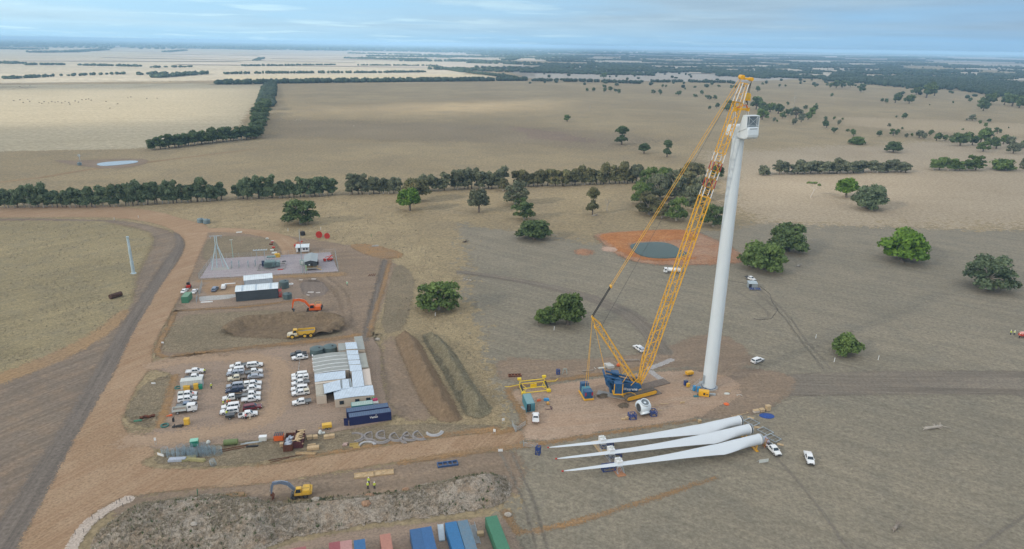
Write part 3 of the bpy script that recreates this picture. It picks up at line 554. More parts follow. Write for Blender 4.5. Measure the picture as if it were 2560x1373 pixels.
gys = np.unique(np.concatenate([np.arange(-3000, 0, 600), np.arange(0, 2200, 50), np.arange(2200, 9000, 300), np.arange(9000, 10001, 500)]))
GX, GY = np.meshgrid(gxs, gys); Xc = np.stack([GX.ravel(), GY.ravel()], 1).astype(float); lit = np.zeros(len(Xc))
for P_, fe, st in LIT:
    t_ = np.clip(sd_poly(Xc, px_poly(P_))/fe+0.5, 0, 1); lit = np.maximum(lit, t_*t_*(3-2*t_)*st)
nx_, ny_ = len(gxs), len(gys); nv = nx_*ny_
mbc = MB()
for zz in (CH, CH+70):
    mbc.v.extend([(x+coff[0]*zz/CH, y+coff[1]*zz/CH, zz) for x, y in Xc])
for j in range(ny_-1):
    for i in range(nx_-1):
        q_ = (j*nx_+i, j*nx_+i+1, (j+1)*nx_+i+1, (j+1)*nx_+i); mbc.f.append(q_[::-1]); mbc.f.append(tuple(k+nv for k in q_))
for i in range(nx_-1): mbc.f.append((i, i+1, nv+i+1, nv+i)); k = (ny_-1)*nx_; mbc.f.append((k+i+1, k+i, nv+k+i, nv+k+i+1))
for j in range(ny_-1): mbc.f.append(((j+1)*nx_, j*nx_, nv+j*nx_, nv+(j+1)*nx_)); k = nx_-1; mbc.f.append((j*nx_+k, (j+1)*nx_+k, nv+(j+1)*nx_+k, nv+j*nx_+k))
cm = bpy.data.materials.new('cloud_shade_skin'); cm.use_nodes = True; cn = cm.node_tree; cn.nodes.clear()
ca = cn.nodes.new('ShaderNodeAttribute'); ca.attribute_name = 'gap'; ctc = cn.nodes.new('ShaderNodeTexCoord')
cz = noise(cn, ctc.outputs['Object'], 0.0022, 4, 0.55); cz2 = math_(cn, 'MULTIPLY', math_(cn, 'SUBTRACT', cz, 0.5), 0.35)
gp = math_(cn, 'ADD', ca.outputs['Fac'], cz2, clamp=True)
alpha = math_(cn, 'MULTIPLY_ADD', gp, -0.56, 0.56)          # per skin: 0.50 in cloud, 0 in a gap
ctr = cn.nodes.new('ShaderNodeBsdfTransparent'); ctl = cn.nodes.new('ShaderNodeBsdfTranslucent'); ctl.inputs['Color'].default_value = (0.85, 0.88, 0.92, 1)
cmx = cn.nodes.new('ShaderNodeMixShader'); L(cn, alpha, cmx.inputs[0]); L(cn, ctr.outputs[0], cmx.inputs[1]); L(cn, ctl.outputs[0], cmx.inputs[2])
co_ = cn.nodes.new('ShaderNodeOutputMaterial'); L(cn, cmx.outputs[0], co_.inputs['Surface'])
cob = mbc.build('cloud_shade_sheet', cm); ga = cob.data.attributes.new('gap', 'FLOAT', 'POINT'); ga.data.foreach_set('value', np.tile(lit, 2).astype(np.float32))
tag(cob, 'unseen cloud sheet added to shade the plain, gaps shaped for sunlit fields', None, None, 'structure')
# ------------------------------------------------------------------ trees
def leafmat(name, c1, c2, c3=None):
    m = bpy.data.materials.new(name); m.use_nodes = True; nt = m.node_tree; b = nt.nodes['Principled BSDF']
    a = nt.nodes.new('ShaderNodeAttribute'); a.attribute_name = 'tone'
    oi = nt.nodes.new('ShaderNodeObjectInfo')
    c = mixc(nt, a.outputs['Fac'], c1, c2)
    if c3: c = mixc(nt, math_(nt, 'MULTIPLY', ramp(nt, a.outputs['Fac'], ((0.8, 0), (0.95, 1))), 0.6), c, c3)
    v = math_(nt, 'MULTIPLY_ADD', oi.outputs['Random'], 0.35, 0.82)
    cb = nt.nodes.new('ShaderNodeCombineColor'); [L(nt, v, s) for s in cb.inputs[:3]]
    c = mixc(nt, 1.0, c, cb.outputs[0], 'MULTIPLY')
    L(nt, c, b.inputs['Base Color']); b.inputs['Roughness'].default_value = 0.6; b.inputs['Specular IOR Level'].default_value = 0.25
    tl = nt.nodes.new('ShaderNodeBsdfTranslucent'); L(nt, c, tl.inputs['Color']); mx = nt.nodes.new('ShaderNodeMixShader'); mx.inputs[0].default_value = 0.2
    L(nt, b.outputs[0], mx.inputs[1]); L(nt, tl.outputs[0], mx.inputs[2]); L(nt, mx.outputs[0], nt.nodes['Material Output'].inputs['Surface'])
    return m
LM = {'dark': leafmat('dark_leaves', (0.035, 0.062, 0.024), (0.145, 0.205, 0.075)),
      'mid': leafmat('mid_leaves', (0.045, 0.082, 0.022), (0.185, 0.265, 0.075)),
      'bright': leafmat('bright_leaves', (0.05, 0.12, 0.012), (0.21, 0.36, 0.045)),
      'grey': leafmat('grey_green_leaves', (0.06, 0.075, 0.045), (0.22, 0.24, 0.145)),
      'olive': leafmat('olive_leaves', (0.07, 0.078, 0.036), (0.24, 0.235, 0.11), (0.22, 0.15, 0.08)),
      'hedge': leafmat('hedgerow_leaves', (0.05, 0.085, 0.042), (0.21, 0.27, 0.145))}
LM['far'] = leafmat('far_leaves', (0.022, 0.04, 0.02), (0.07, 0.105, 0.05))
BARK = pmat('tree_bark', (0.13, 0.105, 0.085), 0.9, var=0.25, scale=2)
PBARK = pmat('pale_gum_bark', (0.40, 0.36, 0.31), 0.8, var=0.2, scale=1)
def icos(sub=1):
    t = (1+5**.5)/2
    v = [(-1, t, 0), (1, t, 0), (-1, -t, 0), (1, -t, 0), (0, -1, t), (0, 1, t), (0, -1, -t), (0, 1, -t), (t, 0, -1), (t, 0, 1), (-t, 0, -1), (-t, 0, 1)]
    f = [(0, 11, 5), (0, 5, 1), (0, 1, 7), (0, 7, 10), (0, 10, 11), (1, 5, 9), (5, 11, 4), (11, 10, 2), (10, 7, 6), (7, 1, 8), (3, 9, 4), (3, 4, 2), (3, 2, 6), (3, 6, 8), (3, 8, 9), (4, 9, 5), (2, 4, 11), (6, 2, 10), (8, 6, 7), (9, 8, 1)]
    v = [Vector(p).normalized() for p in v]
    for _ in range(sub):
        mid = {}; nf = []
        def m(a, b):
            k = (min(a, b), max(a, b))
            if k not in mid: v.append(((v[a]+v[b])/2).normalized()); mid[k] = len(v)-1
            return mid[k]
        for a, b, c in f:
            x, y, z = m(a, b), m(b, c), m(c, a); nf += [(a, x, z), (b, y, x), (c, z, y), (x, y, z)]
        f = nf
    return np.array([p[:] for p in v]), np.array(f)
IC1 = icos(1); IC0 = icos(0); IC2 = icos(2)
def mesh_np(name, V, F, m, tone=None, smooth=False):
    """V (n,3); F (k,3 or 4)"""
    me = bpy.data.meshes.new(name); n = F.shape[1]
    me.vertices.add(len(V)); me.vertices.foreach_set('co', V.astype(np.float32).ravel())
    me.loops.add(F.size); me.loops.foreach_set('vertex_index', F.ravel().astype(np.int32))
    me.polygons.add(len(F)); me.polygons.foreach_set('loop_start', np.arange(len(F))*n); me.polygons.foreach_set('loop_total', np.full(len(F), n))
    if smooth: me.polygons.foreach_set('use_smooth', np.ones(len(F), bool))
    me.update(); me.validate(); me.materials.append(m)
    if tone is not None:
        a = me.attributes.new('tone', 'FLOAT', 'POINT'); a.data.foreach_set('value', tone.astype(np.float32))
    return me
def crown_mesh(name, lobes, nleaf, ls, seed, m, zmin=0.3, blob=0.5):
    """leaf sprays over a set of lobes (x,y,z,r) plus dark inner masses"""
    r = np.random.RandomState(seed); Vs = []; Fs = []; Ts = []; o = 0
    lob = np.array(lobes); w = lob[:, 3]**2; w = w/w.sum(); pick = r.choice(len(lob), nleaf, p=w)
    d = r.normal(size=(nleaf, 3)); d /= np.linalg.norm(d, axis=1)[:, None]; d[:, 2] = np.where(d[:, 2] < -0.35, -d[:, 2]*0.6, d[:, 2])
    sh = 0.62+0.56*r.rand(nleaf)
    c = lob[pick, :3]+d*lob[pick, 3][:, None]*sh[:, None]*np.array([1, 1, 0.85]); c[:, 2] = np.maximum(c[:, 2], zmin+0.4*r.rand(nleaf))
    nn = d*0.9+r.normal(size=(nleaf, 3))*0.55; nn /= np.linalg.norm(nn, axis=1)[:, None]
    a = np.cross(nn, r.normal(size=(nleaf, 3))); a /= np.linalg.norm(a, axis=1)[:, None]; b = np.cross(nn, a)
    s = ls*(0.55+0.9*r.rand(nleaf))[:, None]
    q = np.stack([c-a*s-b*s*0.55, c+a*s*0.7-b*s*0.7, c+a*s+b*s*0.5, c-a*s*0.6+b*s*0.75], 1)
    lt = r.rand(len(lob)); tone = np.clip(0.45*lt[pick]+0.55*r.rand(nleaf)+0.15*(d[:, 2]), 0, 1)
    Vs.append(q.reshape(-1, 3)); Fs.append(np.arange(nleaf*4).reshape(-1, 4)); Ts.append(np.repeat(tone, 4)); o = nleaf*4
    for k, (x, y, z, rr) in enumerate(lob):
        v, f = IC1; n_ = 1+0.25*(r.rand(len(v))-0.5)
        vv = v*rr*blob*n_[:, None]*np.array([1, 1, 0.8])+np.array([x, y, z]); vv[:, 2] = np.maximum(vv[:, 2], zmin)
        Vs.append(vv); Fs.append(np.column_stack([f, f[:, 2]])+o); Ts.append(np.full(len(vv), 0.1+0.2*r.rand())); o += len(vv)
    V = np.concatenate(Vs); F = np.concatenate(Fs)
    # inner masses are triangles stored as degenerate quads: split them out
    me = bpy.data.meshes.new(name); quads = F[F[:, 2] != F[:, 3]]; tris = F[F[:, 2] == F[:, 3]][:, :3]
    me.vertices.add(len(V)); me.vertices.foreach_set('co', V.astype(np.float32).ravel())
    lp = np.concatenate([quads.ravel(), tris.ravel()]); me.loops.add(len(lp)); me.loops.foreach_set('vertex_index', lp.astype(np.int32))
    ls_ = np.concatenate([np.arange(len(quads))*4, len(quads)*4+np.arange(len(tris))*3]); lt_ = np.concatenate([np.full(len(quads), 4), np.full(len(tris), 3)])
    me.polygons.add(len(lt_)); me.polygons.foreach_set('loop_start', ls_); me.polygons.foreach_set('loop_total', lt_)
    me.update(); me.materials.append(m); t = me.attributes.new('tone', 'FLOAT', 'POINT'); t.data.foreach_set('value', np.concatenate(Ts).astype(np.float32))
    return me
def limb_mb(lobes, H, r0, seed, forks=3, base_z=0.0):
    """tapered trunk with limbs reaching into the lobes"""
    rr = random.Random(seed); mb = MB(); fk = Vector((rr.uniform(-.3, .3), rr.uniform(-.3, .3), H*0.28))
    mb.tube((0, 0, base_z-0.1), fk, r0*1.25, 8, r0*0.85)
    for (x, y, z, r) in lobes:
        e = Vector((x, y, z+r*0.2)); m1 = fk.lerp(e, 0.5)+Vector((rr.uniform(-.5, .5), rr.uniform(-.5, .5), rr.uniform(0, .8)))
        ra = r0*rr.uniform(0.38, 0.55); mb.tube(fk, m1, ra, 6, ra*0.65); mb.tube(m1, e, ra*0.65, 5, ra*0.25)
        for _ in range(2):
            q = e+Vector((rr.uniform(-1, 1), rr.uniform(-1, 1), rr.uniform(0.1, 0.8)))*r*0.95; mb.tube(m1.lerp(e, 0.6), q, ra*0.35, 4, 0.03)
    return mb
def dome_lobes(W, H, n, seed, low=0.25, flat=1.0, gap=0.0):
    rr = random.Random(seed); out = []; tries = 0
    while len(out) < n and tries < 900:
        tries += 1; a = rr.uniform(0, 2*math.pi); t = rr.random()**0.6; z = rr.uniform(low, 0.86)
        rad = W/2*0.74*t*math.sqrt(max(0.08, 1-(max(0, z-0.35)/0.65)**2)); r = rr.uniform(0.13, 0.21)*W*(1-gap*0.3)
        p = (rad*math.cos(a), rad*math.sin(a)*0.92, z*H*flat, r)
        if all((p[0]-q[0])**2+(p[1]-q[1])**2+(p[2]-q[2])**2 > (0.55+gap*0.45)**2*(r+q[3])**2*0.55 for q in out): out.append(p)
    return out
PROTO = {}
def proto(key, name, W, H, lobes, nleaf, ls, seed, leaf, bark, r0, trunk=True, blob=0.62, zmin=0.3, cat='tree'):
    root = bpy.data.objects.new(name, None); root.empty_display_size = 1
    _children[root.name] = []; PROTO[key] = (root.name, name, W, H, [], cat)
    L_ = PROTO[key][4]
    cm_ = crown_mesh('crown', lobes, nleaf, ls, seed, LM[leaf], zmin, blob); L_.append(('crown', cm_, leaf))
    if trunk:
        tmb = limb_mb(lobes, H, r0, seed); me = bpy.data.meshes.new('trunk'); me.from_pydata(tmb.v, [], tmb.f); me.materials.append(bark); L_.append(('trunk', me, None))
    bpy.data.objects.remove(root)
def put_tree(key, px, py, wpx, hpx, leaf=None, label=None, group=None, rz=None, name=None, bark=None):
    """a tree whose foot stands at the ground point seen at px,py and which is wpx x hpx pixels large there"""
    _, nm, W, H, parts, cat = PROTO[key]; b = at(px, py)
    dep = b.y*math.cos(PITCH)+(CAM_H)*math.sin(PITCH); mpp = dep/FPX; el = math.atan2(CAM_H, math.hypot(b.x, b.y))
    w = wpx*mpp; h = max(0.35*w, (hpx*mpp-0.30*w*math.sin(el))/math.cos(el))
    root = empty(name or nm, (b.x, b.y, 0), rz if rz is not None else rnd.uniform(0, 6.28), label, cat, group)
    root.scale = (w/W, w/W, h/H)
    for pn, me, lf in parts:
        o = bpy.data.objects.new(pn, me); link(o, root)
        if pn == 'crown' and leaf and leaf != lf: o.material_slots[0].link = 'OBJECT'; o.material_slots[0].material = LM[leaf]
        if pn == 'trunk' and bark: o.material_slots[0].link = 'OBJECT'; o.material_slots[0].material = bark
    return root
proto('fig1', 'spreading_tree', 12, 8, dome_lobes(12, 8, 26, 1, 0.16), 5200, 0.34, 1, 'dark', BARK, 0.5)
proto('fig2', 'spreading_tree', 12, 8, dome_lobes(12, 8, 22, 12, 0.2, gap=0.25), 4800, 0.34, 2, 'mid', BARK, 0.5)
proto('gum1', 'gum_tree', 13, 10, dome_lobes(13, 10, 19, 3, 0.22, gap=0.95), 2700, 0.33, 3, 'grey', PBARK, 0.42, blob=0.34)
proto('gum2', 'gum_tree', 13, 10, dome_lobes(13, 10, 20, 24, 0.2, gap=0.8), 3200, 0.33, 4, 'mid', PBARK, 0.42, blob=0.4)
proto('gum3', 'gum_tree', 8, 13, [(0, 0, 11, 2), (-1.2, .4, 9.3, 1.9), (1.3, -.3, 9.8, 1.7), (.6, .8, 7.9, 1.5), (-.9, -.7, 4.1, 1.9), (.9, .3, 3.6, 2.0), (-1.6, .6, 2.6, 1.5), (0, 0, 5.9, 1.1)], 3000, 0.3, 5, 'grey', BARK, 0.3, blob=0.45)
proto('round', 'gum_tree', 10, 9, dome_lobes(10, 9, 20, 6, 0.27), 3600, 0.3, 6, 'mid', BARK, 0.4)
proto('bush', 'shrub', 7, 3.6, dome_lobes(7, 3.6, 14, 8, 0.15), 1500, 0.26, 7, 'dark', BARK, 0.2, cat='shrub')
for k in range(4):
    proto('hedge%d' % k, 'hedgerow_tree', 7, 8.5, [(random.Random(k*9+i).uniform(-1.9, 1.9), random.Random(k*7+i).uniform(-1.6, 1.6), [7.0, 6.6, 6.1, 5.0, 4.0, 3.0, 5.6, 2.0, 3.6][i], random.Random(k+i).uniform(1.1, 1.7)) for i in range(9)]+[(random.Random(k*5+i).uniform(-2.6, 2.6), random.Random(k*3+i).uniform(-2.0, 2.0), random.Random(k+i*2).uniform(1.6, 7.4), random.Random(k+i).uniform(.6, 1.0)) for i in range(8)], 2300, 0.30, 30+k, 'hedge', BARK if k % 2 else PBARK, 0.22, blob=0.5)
for k in range(3):
    proto('far%d' % k, 'paddock_tree', 10, 7, dome_lobes(10, 7, 8, 50+k, 0.3), 420, 0.6, 60+k, 'dark', BARK, 0.4, blob=0.8)
def dead_tree(px, py, h, seed, label, sparse=None, lean=0.1, name='dead_tree'):
    b = at(px, py); rr = random.Random(seed); mb = MB(); tips = []
    def grow(p, d, l, r, lev):
        q = p+d*l; mb.tube(p, q, r, 6, r*0.6)
        if lev == 0: tips.append(q); return
        for _ in range(3 if lev > 1 else 2):
            nd = (d+Vector((rr.uniform(-.8, .8), rr.uniform(-.8, .8), rr.uniform(-.1, .5)))).normalized(); grow(q, nd, l*rr.uniform(.5, .75), r*0.55, lev-1)
    grow(Vector((0, 0, -0.1)), Vector((lean, 0, 1)).normalized(), h*0.42, h*0.04, 3)
    root = empty(name, (b.x, b.y, 0), 0, label, 'tree'); mb.build('trunk', PBARK, root)
    if sparse:
        lob = [(t.x, t.y, t.z, h*0.09) for t in tips[::3]]
        o = bpy.data.objects.new('crown', crown_mesh('crown', lob, 700, 0.3, seed, LM[sparse], 0.5, 0.45)); link(o, root)
    return root
# --- single trees near the site
NEAR = [
 ('gum2', 751, 560, 100, 72, 'dark', 'broad dark gum standing alone behind the substation'),
 ('round', 1025, 527, 66, 58, 'bright', 'round gum with bright green new leaf in front of the long hedgerow'),
 ('round', 1038, 505, 78, 62, 'olive', 'dull olive gum overlapping the hedgerow behind the bright green tree'),
 ('round', 1197, 531, 60, 60, 'grey', 'round grey-green gum alone in the paddock left of the gum clump'),
 ('gum1', 1288, 512, 78, 66, 'grey', 'grey gum with pale limbs touching the hedgerow'),
 ('gum1', 1258, 478, 34, 34, 'olive', 'small olive gum at the hedgerow edge'),
 ('gum1', 1310, 548, 72, 58, 'dark', 'dark open gum with white trunk just below the grey gum'),
 ('fig2', 1336, 598, 92, 50, 'dark', 'low wide dark tree beside the small red clay heap'),
 ('gum3', 1481, 537, 42, 72, 'olive', 'slender two-tiered gum beside the bare grey stump'),
 ('gum2', 1619, 478, 64, 66, 'mid', 'leafy gum at the top left of the gum clump'),
 ('gum2', 1622, 536, 76, 62, 'olive', 'gum with dusty lower crown on the left of the clump'),
 ('gum1', 1688, 500, 82, 78, 'grey', 'tall grey gum in the middle of the clump'),
 ('gum2', 1690, 552, 62, 66, 'mid', 'gum at the front of the clump with its trunk showing'),
 ('gum1', 1735, 528, 66, 72, 'grey', 'thin gum behind the crane boom'),
 ('gum1', 1655, 545, 56, 46, 'olive', 'low olive gum between the two front gums of the clump'),
 ('gum2', 1782, 566, 70, 62, 'dark', 'dark gum with a crooked white trunk between boom and tower'),
 ('round', 1660, 455, 44, 38, 'mid', 'small green gum at the back edge of the clump'),
 ('round', 1590, 458, 44, 48, 'grey', 'pale gum rising behind the hedgerow end'),
 ('round', 1730, 450, 66, 46, 'olive', 'olive gum beyond the hedgerow gap left of the boom'),
 ('round', 1790, 452, 40, 40, 'dark', 'small dark gum just left of the tower'),
 ('gum2', 1650, 500, 80, 70, 'grey', 'wide grey gum filling the middle left of the clump'),
 ('gum1', 1715, 478, 76, 62, 'olive', 'tall olive gum at the back of the clump by the boom'),
 ('gum2', 1602, 512, 60, 58, 'mid', 'leafy green gum at the left front of the clump'),
 ('gum2', 1752, 500, 58, 66, 'grey', 'grey gum seen through the crane boom lattice'),
 ('round', 2115, 494, 62, 50, 'bright', 'bright yellow-green gum on the right next to the dark one'),
 ('fig1', 2174, 523, 86, 62, 'hedge', 'dense dark green round tree beside the bright gum on the right'),
 ('fig1', 1970, 628, 104, 72, 'dark', 'dark spreading tree, further of the pair right of the tower'),
 ('fig2', 1906, 674, 122, 72, 'mid', 'mid-green spreading tree, nearer of the pair right of the tower'),
 ('fig2', 2258, 653, 128, 80, 'bright', 'bright green spreading tree alone on the right'),
 ('gum2', 2467, 722, 138, 94, 'hedge', 'big open grey-green tree near the right edge'),
 ('fig2', 2113, 886, 80, 54, 'mid', 'low bushy tree alone above the access track'),
 ('gum2', 1096, 773, 128, 86, 'mid', 'large open gum with white limbs above the earth berms'),
 ('fig2', 1420, 812, 92, 80, 'mid', 'tall green tree of the pair left of the crane'),
 ('fig2', 1364, 808, 64, 42, 'mid', 'low bush-like tree joined to the tall one left of the crane'),
 ('gum3', 1554, 362, 44, 48, 'dark', 'dark two-lobed tree in the middle paddock'),
 ('round', 1610, 384, 34, 26, 'dark', 'small stooping tree in the middle paddock'),
 ('gum3', 1667, 393, 34, 44, 'dark', 'upright dark tree in the middle paddock near the boom')]
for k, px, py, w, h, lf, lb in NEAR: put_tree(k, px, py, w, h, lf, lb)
dead_tree(1517, 528, 8.5, 3, 'bare grey dead trunk beside the slender gum', lean=0.0)
dead_tree(2026, 494, 12, 8, 'leaning white gum with a few sparse leaves on the right', sparse='mid', lean=0.35)
dead_tree(1473, 277, 9, 5, 'small dead tree far out in the middle paddock')
dead_tree(1984, 268, 20, 6, 'tall bare pale tree behind the nacelle on the right', lean=0.05)
# --- hedgerows: every tree its own
def row(pts, wpx, hpx, step, key='hedge', leaf=None, label='', group='', jit=3, name=None, nk=4):
    P_ = [np.array(p, float) for p in pts]
    for a, b in zip(P_[:-1], P_[1:]):
        n = max(1, int(np.linalg.norm(b-a)/step))
        for i in range(n):
            p = a+(b-a)*((i+rnd.uniform(.2, .8))/n); s = rnd.uniform(.82, 1.2)
            put_tree(key+str(rnd.randrange(nk)), p[0], p[1]+rnd.uniform(-jit, jit)*0.4, wpx*s, hpx*s*rnd.uniform(.78, 1.14), leaf, label, group, name=name)
row([(-8, 520), (245, 518)], 36, 50, 12, label='dark tree in the left end of the long roadside hedgerow', group='hedgerow trees, left block')
row([(255, 518), (330, 514), (560, 500)], 36, 50, 12, label='dark tree in the second block of the roadside hedgerow', group='hedgerow trees, second block')
row([(590, 498), (715, 495)], 36, 47, 12, leaf='hedge', label='tree in the left half of the hedgerow block behind the lone dark gum', group='hedgerow trees, third block left')
row([(720, 495), (840, 488)], 36, 47, 12, leaf='hedge', label='tree in the right half of the hedgerow block behind the lone dark gum', group='hedgerow trees, third block right')
row([(866, 487), (1000, 484)], 36, 47, 12, leaf='grey', label='grey-green tree of the hedgerow left of the bright gum', group='hedgerow trees, fourth block')
row([(1050, 480), (1115, 475)], 36, 45, 12, leaf='grey', label='grey-green tree of the hedgerow just right of the bright gum', group='hedgerow trees, fifth block')
row([(1128, 474), (1262, 471)], 36, 46, 12, leaf='grey', label='grey tree of the hedgerow above the round grey gum', group='hedgerow trees, sixth block')
row([(1290, 468), (1590, 458)], 36, 42, 12, leaf='olive', label='dusty olive tree with thin trunks in the hedgerow left of the clump', group='hedgerow trees, seventh block')
put_tree('bush', 1908, 438, 34, 24, 'grey', 'single rounded bush at the left end of the right-hand hedgerow')
row([(1945, 436), (2275, 430)], 38, 32, 15, leaf='grey', label='bushy tree of the hedgerow right of the tower', group='hedgerow trees right of the tower')
row([(2325, 426), (2445, 426)], 38, 32, 17, leaf='mid', label='bushy tree of the short hedgerow block near the right edge', group='hedgerow trees near the right edge')
put_tree('bush', 2505, 425, 62, 28, 'mid', 'wide green bush in the hedgerow at the right edge')
put_tree('gum1', 2556, 428, 28, 34, 'grey', 'grey gum cut off by the right edge of the hedgerow')
row([(372, 376), (430, 370), (520, 358), (640, 346)], 34, 32, 10, leaf='dark', label='tree in the near arm of the angled windbreak on the left', group='windbreak trees, near arm')
row([(640, 346), (648, 330), (655, 310), (660, 290), (664, 270)], 36, 26, 4.2, leaf='dark', label='tree in the long receding arm of the windbreak', group='windbreak trees, receding arm', jit=1)
row([(622, 345), (632, 325), (640, 300), (648, 280)], 30, 24, 6, leaf='dark', label='tree in the long receding arm of the windbreak', group='windbreak trees, receding arm', jit=1)
# --- scattered paddock trees (doubled pixel coordinates: x, foot y, width)
SC = '375,458,22 405,458,24 460,462,28 462,440,20 492,456,26 518,460,20 533,468,24 458,392,34 706,470,24 742,474,30 832,478,30 752,438,18 768,438,16 865,450,14 914,442,16 1034,437,16 1098,443,18 916,488,22 952,474,26 972,490,18 986,500,26 1014,498,24 984,548,22 1022,540,30 1228,458,34 1252,425,14 1242,514,22 1335,436,18 1367,434,12 1380,528,22 1517,437,16 1575,430,16 1595,485,22 1744,462,46 1520,528,14 1566,602,22 1608,600,20 1652,600,12 1306,610,26 1325,612,16 1405,625,40 1445,612,50 1480,600,48 1420,590,60 1380,578,44 1352,592,36 1515,555,40 1500,580,46 1330,570,60 1290,562,60 1260,556,50 1220,548,70 1240,590,70 1250,600,60 1466,548,24 1090,545,50 1075,556,40 1573,640,46 1610,665,36 1630,625,30 1678,660,18 1708,680,40 1835,682,38 1885,635,20 1905,680,40 1934,668,26 1970,690,26 1950,648,14 1998,682,20 2035,690,50 2060,697,36 2088,680,36 2120,705,50 2165,705,36 2240,730,90 2210,712,50 2300,725,56 2340,715,90 2355,758,60 2390,738,60 2420,745,70 2455,722,56 2485,735,60 2505,768,60 2530,750,50 2550,742,50 2393,685,30 2425,670,36 2300,605,36 2272,603,12 2338,620,20 2384,612,24 2368,635,24 2253,652,12 2484,643,10 2355,555,60 2385,522,70 2347,545,50 2460,525,60 2500,532,80 2535,540,60 1955,595,36 1920,590,14 1915,515,60 1985,518,56 1850,510,24 1870,515,24 2020,475,50 2070,490,90 2112,480,60 2088,528,8 2205,518,14 2290,510,24 1590,440,30 1620,442,50 1650,440,40 1690,436,36 276,608,38'
for s in SC.split():
    x, y, w = map(float, s.split(','))
    where = 'far above the middle paddock' if x < 1100 else 'in the grove behind the nacelle' if x < 1560 and y > 540 else 'at the far edge of the right-hand paddock' if y < 545 else 'in the line of trees by the right edge' if x > 1990 and y > 675 else 'scattered over the right-hand paddock'
    lf = 'dark' if y < 560 else rnd.choice(['dark', 'grey', 'mid', 'dark'])
    put_tree('far%d' % rnd.randrange(3), 1280+x/2, y/2, w/2*1.08, w/2*0.85, lf, 'dark rounded tree '+where, 'paddock trees '+where)
put_tree('bush', 2145, 361, 50, 19, 'mid', 'low wide thicket in the right-hand paddock')
put_tree('fig2', 2233, 381, 44, 26, 'dark', 'larger dark tree alone in the right-hand paddock')
# --- distant woods: nobody could count them
def blobs(name, pts, label, m=None, sub=0, seed=0):
    """pts: (x, y, width, height) in metres"""
    r = np.random.RandomState(seed); v, f = IC1 if sub else IC0; n = len(pts); P_ = np.array(pts)
    sc3 = np.column_stack([P_[:, 2]/2, P_[:, 2]/2*(0.8+0.4*r.rand(n)), P_[:, 3]/2])
    V = v[None]*sc3[:, None]*(1+0.3*(r.rand(n, len(v), 1)-0.5)); V[..., 0] += P_[:, 0, None]; V[..., 1] += P_[:, 1, None]; V[..., 2] += P_[:, 3, None]*0.48
    V[..., 2] = np.maximum(V[..., 2], 0)
    F = (f[None]+(np.arange(n)*len(v))[:, None, None]).reshape(-1, 3)
    tone = np.clip(np.repeat(0.1+0.5*r.rand(n), len(v))+0.3*(r.rand(n*len(v))-0.3), 0, 1)
    me = mesh_np(name, V.reshape(-1, 3), F, m or LM['far'], tone); o = bpy.data.objects.new(name, me); COL.objects.link(o)
    return tag(o, label, None, None, 'stuff')
def belt_pts(line, w, h, depth, dens=1.0, seed=0):
    """trees along a pixel polyline; w,h metres; depth = belt depth in metres"""
    r = np.random.RandomState(seed); P_ = px_poly(line); out = []
    for a, b in zip(P_[:-1], P_[1:]):
        Ln = np.linalg.norm(b-a); n = int(Ln/w*dens*max(1, depth/w)*1.3)+1; t = r.rand(n); nrm = np.array([-(b-a)[1], (b-a)[0]])/max(Ln, 1e-6)
        for i in range(n):
            p = a+(b-a)*t[i]+nrm*(r.rand()-0.5)*depth; k = 0.7+0.6*r.rand(); out.append((p[0], p[1], w*k, h*(0.75+0.5*r.rand())))
    return out
P_ = belt_pts([(664, 268), (668, 250), (672, 232), (676, 214)], 11, 9, 22, 1.6, 1)
P_ += belt_pts([(652, 276), (660, 250), (668, 228)], 11, 9, 10, 1.0, 21)
P_ += belt_pts([(540, 211), (600, 211), (680, 209), (1000, 205), (1315, 202)], 12, 11, 22, 2.4, 2)
blobs('windbreak_trees', P_, 'long dark windbreak and its far receding end on the left', sub=1)
P_ = []
